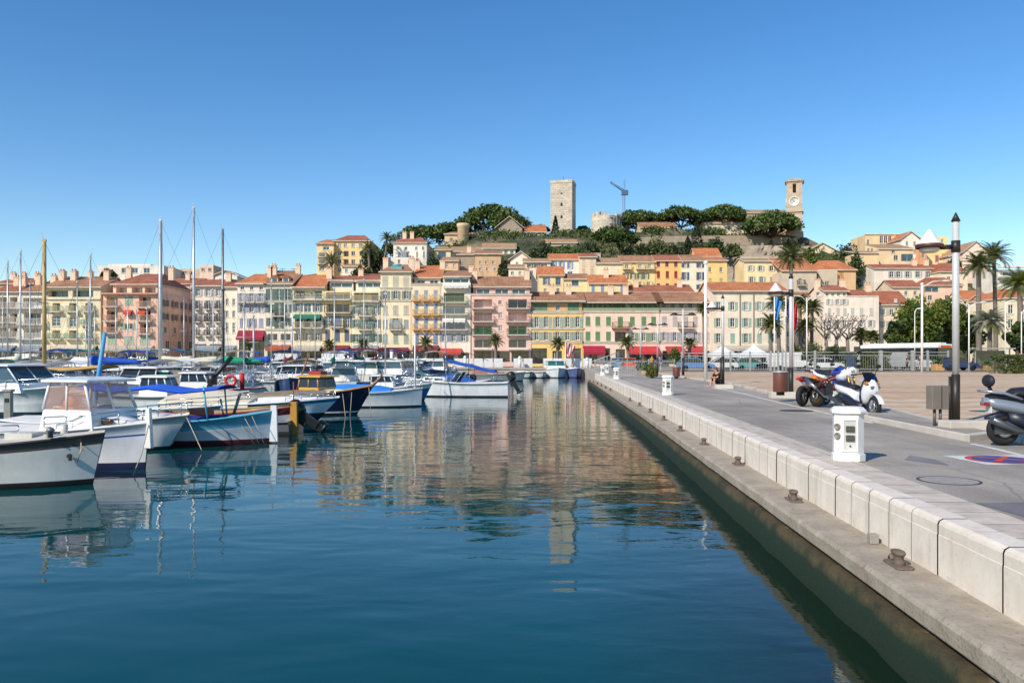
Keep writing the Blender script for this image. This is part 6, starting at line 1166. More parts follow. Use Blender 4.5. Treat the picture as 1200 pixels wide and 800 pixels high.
sail('small sailing boat with emerald green sail cover', 262, 54, 340, 6.5, 'dfe2dc', '1f9a72', pi, IRON, .06)
sail('small sailing boat with long royal blue sail cover at the left', 104, 46, 352, 7, 'e2e2de', '1f58c0', pi + .2, ALU, .05)
sail('small sailing boat with a cobalt blue sail cover below the crimson awning', 318, 66, 330, 7, 'e0e0dc', '2858c0', .1, ALU, .05)
b = Boat('covered_boat', 'boat shrouded in a white tent-like winter cover', 186, 447, 7, 2.6, 'e4e2dc', 0, (1.1, .9, .9), None, None, '2a2e3a', 'dcd8ce', 'e2ded6', .75, .7, Y=54); k = MB()
k.add([(-3.4, -1.3, .9), (3.2, -.5, 1.1), (3.2, .5, 1.1), (-3.4, 1.3, .9), (-2.2, 0, 2.6), (1.6, 0, 2.4)], [(0, 1, 5, 4), (1, 2, 5), (2, 3, 4, 5), (3, 0, 4)]); k.build('winter_cover', cloth('dad8d2'), b.o)
b = Boat('fishing_boat', 'boat with a bright green boxed cabin cover and tan side screen', 250, 462, 6, 2.2, 'e0e0da', 0, (1.0, .8, .85), None, None, '2a3a34', '3a9a70', 'd8d4c8', .6, .4, Y=45); k = MB(); k.frust((.0, 0), .75, .65, .8, 1.75, .7, .6); k.build('cabin_cover', cloth('12a070'), b.o); k = MB(); k.box(-.8, .8, -.75, .75, 1.76, 1.86); k.build('cabin_roof', gel('e4e6e0'), b.o); k = MB(); k.box(.78, 1.7, -.5, .5, .8, 1.8); k.build('side_screen', cloth('a08c70'), b.o)
b = Boat('covered_boat', 'little boat with a pointed royal blue cockpit tent', 214, 458, 5, 2, 'e2e2de', 0, (.9, .75, .8), None, None, '2a2e3a', 'd8d4cc', 'e0dcd2', .7, .5, Y=48); k = MB(); k.frust((-.2, 0), .95, .8, .75, 1.75, .28, .3); k.build('cockpit_tent', cloth('1c50b0'), b.o)
b = Boat('motor_boat', 'boat under a long ochre-edged cream awning behind the cabin boat', 152, 470, 6.6, 2.3, 'e0ded6', 0, (1.0, .8, .85), None, None, '2a2e3a', 'c8a868', 'd8d0bc', .7, .5, Y=38); b.bimini(-.05, .85, 1.95, 'd0a860', .95, .06, True, .3)
b = Boat('motor_boat', 'pale turquoise open boat lying behind the bright blue canopy', 300, 497, 6.0, 2.1, '86c4c4', .02, (.9, .7, .78), None, 'e2e6e4', '2a4a50', 'd8e4e0', 'b8d0cc', .6, .4, True, Y=30.5); b.rail(.5, .95, .3, 3)
b = Boat('motor_boat', 'white boat with red lifebuoy and rolled red cloths on its rail', 312, 470, 6.2, 2.3, 'e2e0dc', .05, (1.0, .8, .85), None, None, '2a2e3a', 'c83a34', 'dcd8d0', .7, .5, Y=43); b.cabin(.3, .55, .95, .65, .3); b.rail(.55, .97, .5, 4); k = MB()
k.lathe([(.11, .9), (.13, 1.4), (.1, 1.75)], 10, 0, (2.0, -.6)); k.build('rolled_cloth', cloth('c02c2c'), b.o); k = MB(); k.loft([[((.26 + .07 * cos(2 * pi * j / 8)) * cos(2 * pi * i / 20) + 1.5, -.95 + .07 * sin(2 * pi * j / 8), 1.35 + (.26 + .07 * cos(2 * pi * j / 8)) * sin(2 * pi * i / 20)) for j in range(8)] for i in range(21)], 0, True, True, False); k.build('lifebuoy', paint('d0342c'), b.o)
b = Boat('motor_boat', 'fishing boat with a thick dark raised davit behind the turquoise boat', 292, 480, 6, 2.2, 'd8dcd8', .0, (1.0, .8, .85), None, None, '2a2e3a', '5a6468', 'c8c8c0', .7, .5, Y=37); k = MB(); k.tube([(1.0, 0, .9), (1.4, 0, 1.7), (2.2, 0, 2.6)], .11, 8); k.cyl((1.3, 0), .22, 1.3, 1.8, 10); k.build('davit', BLACK, b.o); b.cabin(.2, .42, .9, .65, .2)
# --- generic rows behind
r = rnd(77); near = [(22, 'grey-white block'), (54, 'white house'), (118, 'cream loggia house'), (186, 'salmon pink house'), (226, 'dusky rose house'), (262, 'pinkish house'), (312, 'crimson awning'), (343, 'twin dormers'), (380, 'teal awning'), (412, 'butter yellow house'), (446, 'ochre loggia house'), (482, 'plum awning'), (517, 'peach house'), (552, 'coral awning'), (623, 'rose pink house')]
rowname = {0: 'first back row', 1: 'second back row', 2: 'third back row', 3: 'fourth back row', 4: 'fifth back row', 5: 'sixth back row', 6: 'seventh back row', 7: 'eighth back row'}
ROWS = [(46, 0), (54, 1), (59, 2), (65, 3), (72, 4), (78, 5), (85, 6), (91, 7)]; cnt = {}
covs = [('2a5ec0', 'royal blue'), ('e2dccb', 'cream'), ('1f4f8c', 'navy'), ('dedede', 'white'), ('3a8ab8', 'light blue'), ('c8b48a', 'tan'), ('2c8070', 'teal'), ('b44034', 'brick red')]
for Y0, ri in ROWS:
    x0 = -32 if ri < 1 else -75; x1 = {0: -17, 1: -12, 2: -9.5, 3: -8.2, 4: -7, 5: -6.2, 6: -5.4, 7: -4.6}[ri]; n = 0; X = x1
    while X > x0:
        X -= r.uniform(2.4, 3.3) if ri else r.uniform(2.8, 3.6); Y = Y0 + r.uniform(-2.5, 2.5); px = CX + X * F / Y
        if px < -25: break
        nm = [b_ for a_, b_ in near if px < a_][0] if px < 623 else 'golden yellow house'
        kind = r.choice((['cruiser', 'sail', 'sail', 'open', 'cover', 'cruiser', 'flybridge'] if ri < 4 else ['cruiser', 'sail', 'flybridge', 'flybridge', 'sail', 'cover']) if ri else ['cruiser', 'open', 'cover']); cc, cn = r.choice(covs); head = r.choice([-1, 1]) * pi / 2 + r.uniform(-.2, .2)
        hc = r.choice(['e6e6e2', 'e2e2de', 'dcdcd6', 'd8dce0', 'e4e2dc', 'b8c8d4', '3a5078']); hn = {'3a5078': 'dark blue', 'b8c8d4': 'pale blue'}.get(hc, 'white')
        key = (kind, cn, hn, nm, ri); cnt[key] = cnt.get(key, 0) + 1
        if cnt[key] > 1: cc, cn = covs[(covs.index((cc, cn)) + 3) % len(covs)]; key = (kind, cn, hn, nm, ri); cnt[key] = 1
        lab = {'cruiser': f'{hn} cabin cruiser with {cn} roof canopy', 'sail': f'{hn} sailing boat with {cn} sail cover', 'open': f'{hn} open boat with {cn} sun canopy', 'cover': f'{hn} boat under a {cn} tarpaulin', 'flybridge': f'{hn} flybridge cruiser with {cn} top cloth'}[kind] + f', {rowname[ri]} before {nm}'
        G = 'boats moored in rows in the harbour'
        if kind == 'sail':
            L = r.uniform(6.5, 9.5); b = sail(lab, px, Y, r.uniform(325, 375), L, hc, cc, head, ALU, .055, True, .55)
        else:
            L = {'cruiser': r.uniform(6, 8.5), 'open': r.uniform(5, 6.2), 'cover': r.uniform(5, 7), 'flybridge': r.uniform(8, 10)}[kind]; fb = (L * .15, L * .115, L * .12)
            b = Boat({'cruiser': 'cabin_cruiser', 'open': 'open_boat', 'cover': 'covered_boat', 'flybridge': 'motor_cruiser'}[kind], lab, px, 0, L, L * .34, hc, head, fb, None, None, '26304a', 'e0ddd6', 'e4e1d8', .8, .8, kind == 'open', Y=Y); b.o.location = (X * SC, Y * SC, WL)
            if kind == 'cruiser': b.cabin(.28, .66, 1.0, .75, .5, 'e8e8e4', .5, None, None, .1, r.choice([WGLASS, GLB])); b.bimini(.02, .3, fb[1] + 1.35, cc, .8); b.rail(.6, .97, .45, 4)
            elif kind == 'open': b.bimini(.1, .6, fb[1] + 1.3, cc, .85); b.outboard(0, '24262c', .3); b.windscreen(.58, .35)
            elif kind == 'cover': b.cover(.02, .8, .6, cc, 1.0, seed=int(px)); b.outboard(0, '24262c', .2)
            else: b.cabin(.2, .68, 1.1, .78, .7, 'e8e8e4', .5, None, None, .1, GLB); b.bimini(.25, .5, b.z1 + .9, cc, .7); b.windscreen(.5, .01); b.rail(.6, .97, .5, 4)
        b.o['group'] = G
# --- finger pontoons and posts
def pontoon(label, x0, x1, y0, y1):
    x0, x1, y0, y1 = x0 * SC, x1 * SC, y0 * SC, y1 * SC; b = MB(); n = int((x1 - x0) / .16)
    for i in range(n): b.box(x0 + (x1 - x0) * i / n, x0 + (x1 - x0) * (i + 1) / n - .012, y0, y1, .42, .46)
    o = b.build('pontoon', mat('pontoon_planks', 'b0a898', .85, 0, .3, 3, .3), label=label, cat='pontoon', loc=(0, 0, WL)); k = MB(); k.box(x0, x1, y0 + .03, y1 - .03, .2, .415)
    for i in range(int((x1 - x0) / 3)): k.box(x0 + .4 + i * 3, x0 + 2.2 + i * 3, y0 + .1, y1 - .1, -.3, .195)
    k.build('float', mat('pontoon_float', '5a5650', .8, 0, .3), o); return o
pontoon('weathered finger pontoon behind the nearest two boats at the left edge', -30, -15.2, 26.6, 28.3); pontoon('floating walkway between the nearest and second back rows of boats', -60, -12.5, 49.5, 50.8); pontoon('floating walkway between the second and third back rows of boats', -80, -9, 61.4, 62.6); pontoon('floating walkway nearest to the far quay', -100, -7, 81, 82.2)
p = at(10, 487, 30.3); t = empty('service_post', (p.x, 30.3, .19), 0, 'grey service post standing on the finger pontoon', 'post'); k = MB(); k.box(-.12, .12, -.1, .1, 0, 1.1); k.box(-.16, .16, -.14, .14, 1.1, 1.18); k.build('post_body', mat('post_grey', '8c8c84', .6), t); k = MB(); k.box(-.08, .08, -.115, -.101, .7, .85); k.build('socket_panel', BLACK, t)
# ---------------------------------------------------------------- quay furniture
PW = mat('pedestal_white', 'e6e4de', .5, 0, .14, 2.5, .25)
def octa(w, d, c): return [(-w + c, -d), (w - c, -d), (w, -d + c), (w, d - c), (w - c, d), (-w + c, d), (-w, d - c), (-w, -d + c)]
def pedestal(label, px, py, rz=-.25):
    p = gp(px, py); o = empty('service_pedestal', p, rz, label, 'pedestal', 'white service pedestals along the quay')
    b = MB(); b.prism(octa(.235, .20, .10), 'z', 0, .115); bevel(b.build('plinth', PW, o), .008)
    b = MB(); b.prism(octa(.215, .18, .092), 'z', .116, .715); bevel(b.build('body', PW, o), .006)
    b = MB(); n8 = octa(.25, .215, .105); b.loft([[(x * f, y * f, z) for x, y in n8] for f, z in ((.9, .716), (1, .735), (1.0, .775), (.80, .83))], 0, False); bevel(b.build('cap', PW, o), .006)
    f = MB(); y = -.18
    for x0, x1, z0, z1 in ((-.115, -.085, .15, .66), (.085, .115, .15, .66), (-.084, .084, .15, .18), (-.084, .084, .63, .66)): f.box(x0, x1, y - .016, y + .0, z0, z1)
    f.box(-.084, .084, y - .004, y + .004, .181, .629, 1); fp = f.build('front_panel', [PW, mat('panel_grey_white', 'd2d0ca', .5)], o)
    for z in (.50, .36): q = MB(); q.box(-.062, .062, y - .03, y - .006, z - .045, z + .045); q.box(-.05, .05, y - .036, y - .0305, z - .03, z + .005); bevel(q.build('socket_cover', mat('socket_green_grey', '4e5448', .4), fp), .004)
    q = MB(); q.cyl((0, 0), .012, 0, .015, 10, 0, None, Matrix.Translation((0, y - .006, .24)) @ Matrix.Rotation(pi / 2, 4, 'X')); q.build('lock', BLACK, fp)
    for z in (.53, .39):
        q = MB(); M = Matrix.Translation((-.172, -.142, z)) @ Matrix.Rotation(-pi / 4, 4, 'Z') @ Matrix.Rotation(pi / 2, 4, 'X'); q.lathe([(.05, 0), (.05, .02), (.036, .024), (.036, .012), (.001, .012)], 14, 0, M=M); q.build('water_outlet', mat('outlet_grey', '8e8478', .5), o)
    return o
P0 = pedestal('nearest white service pedestal, with two dark socket covers', 994, 539)
for lab, px, py in (('second white service pedestal, standing alone left of the seated woman', 782.5, 462.6), ('third white service pedestal along the wall', 722.6, 444), ('fourth white service pedestal, where the wall curves away', 706.5, 439.4), ('last and smallest white service pedestal by the gangway', 711.5, 436.8)): copy_thing(P0, gp(px, py), -.1, lab)
RUST = stone_mat('rusty_iron', (.10, .075, .055), (.20, .15, .115), 6, .5, .65, .4)
def cleat(px, py, label, s=1.0):
    p = gp(px, py, .444); o = empty('mooring_bollard', p, -.06 + pi / 2, label, 'bollard', 'rusty mooring bollards on the ledge'); b = MB(); b.prism(octa(.23, .10, .04), 'z', 0, .022); bevel(b.build('base_plate', RUST, o), .004)
    b = MB(); b.loft([[(cx + r_ * a * cos(2 * pi * i / 14), r_ * .85 * sin(2 * pi * i / 14), z) for i in range(14)] for z, r_, cx, a in ((.02, .085, -.02, 1), (.05, .065, -.02, 1), (.10, .058, -.01, 1), (.125, .075, .0, 1.3), (.145, .085, .01, 1.55), (.165, .078, .015, 1.5), (.175, .05, .015, 1.4))], 0, True); b.build('bollard_head', RUST, o)
    b = MB(); b.tube([(.17, 0, .02), (.21, 0, .07), (.25, 0, .03)], .025, 7); b.build('lug', RUST, o); o.scale = (s, s, s); return o
CL = [(1053, 662), (930, 586), (865, 544), (825, 520.5), (797.5, 504.6), (778, 492), (762, 483), (749.5, 475.3), (738.3, 469.6), (715.5, 457.6), (709.8, 454.8), (704.6, 452.2), (700, 450), (695.5, 448.2), (691.5, 446.8)]
C0 = cleat(*CL[0], 'nearest rusty mooring bollard on the concrete ledge', .9)
ordn = ['second', 'third', 'fourth', 'fifth', 'sixth', 'seventh', 'eighth', 'ninth', 'tenth', 'eleventh', 'twelfth', 'thirteenth', 'fourteenth', 'fifteenth']
for n_, (px, py) in zip(ordn, CL[1:]): copy_thing(C0, gp(px, py, .444), None, f'{n_} rusty mooring bollard on the ledge, counted from the near end')
b = MB(); b.box(-.05, .05, -.05, .05, 0, .11); b.cyl((.0, .09), .02, 0, .09, 8); bevel(b.build('junction_box', mat('box_grey', '9a968c', .5), loc=gp(1023, 636, .444), rz=-.06, label='small grey junction box at the foot of the panel wall', cat='box'), .006)
DKM = mat('lamp_dark', '3a3632', .45, .4, .2)
def disc(name, px, py, R_, m, label, cat, ring=None, z=.004):
    p = gp(px, py); b = MB(); n = 40; b.lathe([(R_, -.002), (R_, z), (R_ - .035, z), (R_ - .036, z - .001)], n, 1); b.add([((R_ - .036) * cos(2 * pi * i / n), (R_ - .036) * sin(2 * pi * i / n), z - .0005) for i in range(n)], [tuple(range(n))], 0); o = b.build(name, [m, DKM], loc=(p.x, p.y, QZ - .004), label=label, cat=cat); return o
MH = mat('cast_iron_cover', 'a09a90', .8, 0, .3, 8, 0, .4, 30)
disc('manhole_cover', 1112, 562.5, .38, MH, 'round iron manhole cover on the road near the bottom right', 'manhole'); disc('manhole_cover', 933, 481, .5, mat('dark_cover', '4a4640', .7, .2, .3), 'dark manhole cover on the road in front of the motorbikes', 'manhole')
def sheet(name, pts, m, z, label=None, cat=None, kind='structure'):
    b = MB(); b.add([(gp(x, y).x, gp(x, y).y, z) for x, y in pts], [tuple(range(len(pts)))]); return fixn(b.build(name, m, label=label, cat=cat, kind=kind))
MARK = mat('road_paint_white', 'dcdad2', .7, 0, .3, 3, 0); PATCH = asphalt('asphalt_patch', (.21, .20, .195)); sheet('road_patch', [(1066, 533), (1060, 538.5), (1113, 545), (1096, 538)], PATCH, QZ); sheet('road_patch', [(1143, 589), (1260, 622), (1260, 590), (1215, 588)], PATCH, QZ)
for seg in ([(826, 452), (870, 461), (915, 472), (975, 485.5), (1022, 495.5)], [(1138, 519.5), (1170, 526.5), (1200, 534), (1290, 556)]):
    b = MB(); g = [gp(x, y) for x, y in seg]; b.loft([[(p.x - .06, p.y, QZ), (p.x + .07, p.y, QZ)] for p in g], 0, False, False); fixn(b.build('road_marking', MARK, kind='structure'))
p = gp(1174, 538.3); o = empty('no_stopping_marking', (p.x, p.y, QZ), .08, 'blue roundel with red rim and red diagonal cross painted on the road', 'road marking')
b = MB(); b.quad((-.62, -.55, 0), (.62, -.55, 0), (.62, .55, 0), (-.62, .55, 0)); b.build('white_ground', MARK, o)
def flat_disc(R_, m, nm, z): b = MB(); b.add([(R_ * cos(2 * pi * i / 48), R_ * sin(2 * pi * i / 48), z) for i in range(48)], [tuple(range(48))]); b.build(nm, m, o)
RP = mat('road_paint_red', 'c8503c', .7, 0, .3, 4); flat_disc(.51, RP, 'red_rim', .004); flat_disc(.42, mat('road_paint_blue', '2a5a9a', .7, 0, .3, 4), 'blue_field', .008)
b = MB(); M = Matrix.Rotation(radians(45), 4, 'Z')
c = [(-.42, -.05), (.42, -.05), (.42, .05), (-.42, .05)]; b.add([(x, y, .012) for x, y in c], [(0, 1, 2, 3)], 0, False, M); b.add([(x, y, .0135) for x, y in c], [(0, 1, 2, 3)], 0, False, Matrix.Rotation(radians(-45), 4, 'Z')); b.build('red_cross', RP, o)
# traffic island with kerb
def island(name, pts, h, label):
    g = [gp(x, y) for x, y in pts]; cx = sum(p.x for p in g) / len(g); cy = sum(p.y for p in g) / len(g); b = MB(); b.prism([(p.x, p.y) for p in g], 'z', QZ - .03, QZ + h); o = fixn(b.build(name, M_CONC, kind='structure')); bevel(o, .02)
    t = MB(); t.add([(cx + (p.x - cx) * .90, cy + (p.y - cy) * .93, QZ + h + .004) for p in g], [tuple(range(len(g)))]); fixn(t.build('island_surface', M_ASPH, o))
island('traffic_island', [(1136, 517.5), (1012, 492), (1016, 484.5), (1035, 481.5), (1092, 498), (1166, 514)], .13, '')
def block(px, py, w_, d_, h, rz=0, label=None, z=QZ): b = MB(); b.box(-w_ / 2, w_ / 2, -d_ / 2, d_ / 2, -.02, h); return bevel(b.build('concrete_block', M_CONC, loc=gp(px, py, z), rz=rz, label=label, cat='block'), .02)
block(1133, 502, 1.0, .45, .17, .06, 'pale concrete footing block under the main lamp post', QZ + .1); block(917, 466, .95, .5, .24, -.1, 'pale concrete block under the rusty brown litter bin'); block(848, 455, .9, .5, .2, -.1, 'pale concrete block beside the seated woman')
# litter bins
BR = mat('bin_brown', '6e4034', .5, .1, .25, 3, .3)
def bin_(px, py, label, z=QZ + .22, s=1.0):
    p = gp(px, py, z); o = empty('litter_bin', p, 0, label, 'litter bin', 'brown litter bins on the quay'); b = MB(); b.lathe([(.235, .12), (.25, .13), (.25, .80), (.235, .81)], 20); bevel(b.build('drum', BR, o), .004); c = MB(); c.lathe([(.265, .81), (.265, .86), (.21, .89), (.21, .87), (.001, .86)], 20); c.build('rim', mat('bin_rim_grey', 'b4b0ae', .4, .3), o); k = MB(); k.box(-.12, .12, -.08, .08, 0, .12); k.build('foot', IRON, o); o.scale = (s,) * 3; return o
bin_(914.5, 463, 'brown cylindrical litter bin with grey rim, left of the motorbikes'); o = bin_(792.5, 443.5, 'brown cylindrical litter bin farther along the quay, beside a lamp post', QZ, 1.05)
# lamp posts with conical shades
SILV = mat('lamp_silver', 'c9c9c6', .4, .1, .15, 3); DKM = mat('lamp_dark', '3a3632', .45, .4, .2); SHADE = mat('lamp_shade_white', 'e2e2e0', .4, 0, .1); REDB = mat('lamp_ring_brown', '5a302c', .5)
def lamp(px, py, top, label, z=QZ, arm=-1, sleeve=1.08, r_=.075, rz=0, Y=None):
    p = gp(px, py, z) if Y is None else Vector(((px - CX) * Y / F, Y, z)); h = EYE - (top - HY) * p.y / F - z; o = empty('lamp_post', p, rz, label, 'lamp post', 'lamp posts with conical shades on the quay')
    b = MB(); b.cyl((0, 0), r_ * 1.2, 0, sleeve, 18); b.cyl((-r_ * 1.75, .0), r_ * .4, 0, sleeve * .96, 10); b.build('base_sleeve', DKM, o)
    b = MB(); b.cyl((0, 0), r_, sleeve, h - .2, 18); b.build('pole', SILV, o); b = MB(); b.cyl((0, 0), r_ * 1.35, h - .2, h, 18, 0, .01); b.build('finial', DKM, o)
    zc = h - .78; b = MB(); b.cyl((0, 0), r_ * 1.28, zc - .12, zc + .14, 18); b.tube([(arm * .1, 0, zc), (arm * .34, 0, zc - .01)], .055, 10); b.build('bracket', DKM, o)
    x = arm * .60; b = MB(); b.lathe([(.285, zc - .03), (.30, zc + .04), (.27, zc + .06), (.27, zc - .03)], 28, 0, (x, 0)); s_ = b.build('shade_ring', REDB, o); b = MB(); b.lathe([(.275, zc + .05), (.25, zc + .08), (.04, zc + .38), (.012, zc + .40)], 28, 0, (x, 0)); b.build('lamp_shade', SHADE, o)
    b = MB(); b.lathe([(.22, zc - .02), (.21, zc - .09), (.15, zc - .13), (.01, zc - .14)], 24, 0, (x, 0)); b.build('diffuser', mat('diffuser', 'd8ccb8', .3, 0, .1), o); return o
lamp(1120, 494.5, 249, 'main silver lamp post with one white conical shade, tallest at the right', QZ + .12)
lamp(927, 463, 320, 'silver lamp post with conical shade rising behind the litter bin and motorbikes', QZ + .1)
lamp(847, 450, 345, 'slim dark-footed lamp post with conical shade right of the white flagpole', QZ + .1, sleeve=1.5, r_=.075)
def tlamp(px, py, top, label, Y=None):
    p = gp(px, py); h = EYE - (top - HY) * p.y / F - QZ; o = empty('lamp_post', p, 0, label, 'lamp post', 'twin-armed lamp posts on the quay'); b = MB(); b.cyl((0, 0), .11, 0, 1.5, 12); b.build('base_sleeve', DKM, o); b = MB(); b.cyl((0, 0), .075, 1.5, h, 12); b.build('pole', SILV, o)
    for s in (-1, 1): b = MB(); b.tube([(0, 0, h - .5), (s * .55, 0, h - .45)], .05, 8); b.lathe([(.38, h - .52), (.40, h - .47), (.08, h - .30), (.02, h - .28)], 16, 0, (s * .7, 0)); b.build('lamp_arm', DKM, o)
tlamp(800.5, 441, 362, 'twin-armed lamp post right of the farther litter bin'); tlamp(770.5, 436, 375, 'twin-armed lamp post in front of the scarlet cafe awnings'); tlamp(750.5, 433, 381, 'farthest twin-armed lamp post, in front of the long pink house')
def pole(name, px, py, top, r_, label, m=WHITE, Y=None, z=QZ, group=None, cat='pole'):
    p = gp(px, py, z) if Y is None else Vector(((px - CX) * Y / F, Y, z)); h = EYE - (top - HY) * p.y / F - z; o = empty(name, p, 0, label, cat, group); b = MB(); b.tube([(0, 0, 0), (0, 0, h)], [r_, r_ * .75], 12); b.ell((0, 0, h), (r_ * 1.3,) * 3, 10, 6); b.build('pole', m, o); return o, h
pole('flagpole', 827, 446.5, 308, .12, 'thick white flagpole without a flag beside the seated woman', cat='flagpole')
def flag(px, top, Y, col, label, hh=2.4, ww=1.1, stripes=None, seed=1):
    o, h = pole('flagpole', px, 0, top, .06, label, WHITE, Y, QZ + .1, None, 'flagpole'); b = MB(); n, k = 7, 10
    b.loft([[(.06 + ww * i / n * (1 - .45 * (j / k)), .18 * sin(i * 1.4 + j * .5 + seed), h - .15 - hh * j / k - .5 * (i / n) ** 1.3) for i in range(n + 1)] for j in range(k + 1)], 0, True, False, False, [0] * n if not stripes else [j % 2 for j in range(n)]); b.build('flag', [cloth(col), cloth(stripes or col)], o); return o
flag(907.5, 345, 72, '3f86c8', 'white flagpole with a hanging sky-blue flag', 2.0, .55); flag(921, 348, 74, '2a2c6c', 'white flagpole with a hanging navy flag behind the lamp post', 1.5, .5, None, 3); flag(929.5, 350, 76, 'b82c34', 'white flagpole with a hanging red flag', 2.6, .35, None, 5)
flag(663, 400, 112, 'b83038', 'far quay flagpole with a drooping red and white striped flag', 1.9, 1.3, 'dcd8d4', 2)
# street lights
def slight(px, top, Y, label, arms=1, r_=.075, reach=1.6):
    o, h = pole('street_light', px, 0, top, r_, label, WHITE, Y, QZ, None, 'street light')
    for s in ((1,) if arms == 1 else (-1, 1)): b = MB(); b.tube([(0, 0, h - .3), (s * reach * .5, 0, h + .25), (s * reach, 0, h + .35)], .045, 7); b.ell((s * (reach + .3), 0, h + .32), (.42, .16, .09), 12, 6); b.build('lamp_arm', WHITE, o)
slight(1080.5, 333, 76, 'tall white street light with one long arm left of the main lamp post', 1, .12, 2.0); slight(1135.5, 358, 84, 'white street light with two curved arms right of the main lamp post', 2, .08, 1.2); slight(945.5, 350, 90, 'white street light with two arms among the garden palms', 2, .08, 1.2); slight(1178, 356, 86, 'thin white street light by the bus shelter', 1, .06, .5); slight(1197, 366, 84, 'thin white street light at the right edge of the photo', 1, .06, .5); slight(1072, 365, 88, 'thin dark street lantern beside the bus', 1, .05, .3)
# metal box on two legs beside the lamp post
p = gp(1098.5, 499, QZ + .13); o = empty('control_cabinet', p, .1, 'grey-brown metal cabinet on two legs beside the main lamp post', 'cabinet'); b = MB(); b.box(-.19, .19, -.11, .11, .36, .86); bevel(b.build('box', mat('cabinet_grey', '8a8074', .45, .3, .2, 2, .3), o), .012)
for s in (-1, 1): b = MB(); b.cyl((s * .065, 0), .03, 0, .36, 10); b.build('leg', mat('cabinet_leg', '6a625a', .5, .3), o)
b = MB(); b.box(.02, .03, -.118, -.111, .38, .84); b.build('door_seam', DKM, o)
# ---------------------------------------------------------------- motorbikes and scooters
TYRE = mat('tyre_rubber', '1a1a1b', .8, 0, .2, 10); SEATM = mat('seat_black', '1e2028', .6, 0, .15)
def wheel(o, x, R_, w_, rimcol, spokes=12, name='wheel', z=None):
    z = R_ if z is None else z; e = link(name, None, o, (x, 0, z)); b = MB(); n = 30; rt = w_ / 2
    b.loft([[((R_ - rt + rt * cos(2 * pi * j / 10)) * cos(2 * pi * i / n), rt * sin(2 * pi * j / 10), (R_ - rt + rt * cos(2 * pi * j / 10)) * sin(2 * pi * i / n)) for j in range(10)] for i in range(n + 1)], 0, True, True, False); fixn(b.build('tyre', TYRE, e))
    c = MB(); q = R_ - w_ * .95; M = Matrix.Rotation(pi / 2, 4, 'X'); c.lathe([(q, -w_ * .3), (q + .02, -w_ * .3), (q + .02, w_ * .3), (q, w_ * .3), (q - .02, w_ * .2), (q - .02, -w_ * .2), (q, -w_ * .3)], 30, 0, M=M); c.lathe([(.05, -w_ * .45), (.05, w_ * .45)], 12, 0, M=M)
    for i in range(spokes): a = 2 * pi * i / spokes; c.tube([(.04 * cos(a), 0, .04 * sin(a)), (q * cos(a), 0, q * sin(a))], .007 if spokes > 8 else .022, 5)
    c.build('rim', mat('rim_' + rimcol, rimcol, .35, .6), e); d = MB(); d.lathe([(.13, w_ * .5), (.13, w_ * .5 + .008), (.06, w_ * .5 + .008), (.06, w_ * .5)], 24, 0, M=M); d.build('brake_disc', CHROME, e); return e
def sec(b, pts, m=0): # rounded body from stations (x, z low, z high, half width)
    b.loft([[(x, hw * 1.0 * cos(t) * (1 - .25 * max(0, sin(t))), (zl + zh) / 2 + (zh - zl) / 2 * sin(t)) for t in [2 * pi * i / 14 for i in range(14)]] for x, zl, zh, hw in pts], m, True)
def handlebar(o, x, z, w_=.36, mirror=True):
    b = MB(); b.tube([(x - .12, -w_, z), (x, -w_ * .5, z + .02), (x + .03, 0, z - .02), (x, w_ * .5, z + .02), (x - .12, w_, z)], .014, 8)
    for s in (-1, 1): b.tube([(x - .20, s * (w_ + .05), z - .01), (x - .10, s * (w_ - .06), z)], .02, 8)
    h = b.build('handlebar', BLACK, o)
    if mirror:
        for s in (-1, 1): c = MB(); c.tube([(x - .02, s * w_ * .7, z), (x + .02, s * (w_ * .9), z + .17)], .009, 6); c.ell((x + .02, s * (w_ * .95), z + .21), (.025, .085, .05), 12, 6); c.build('mirror', BLACK, h)
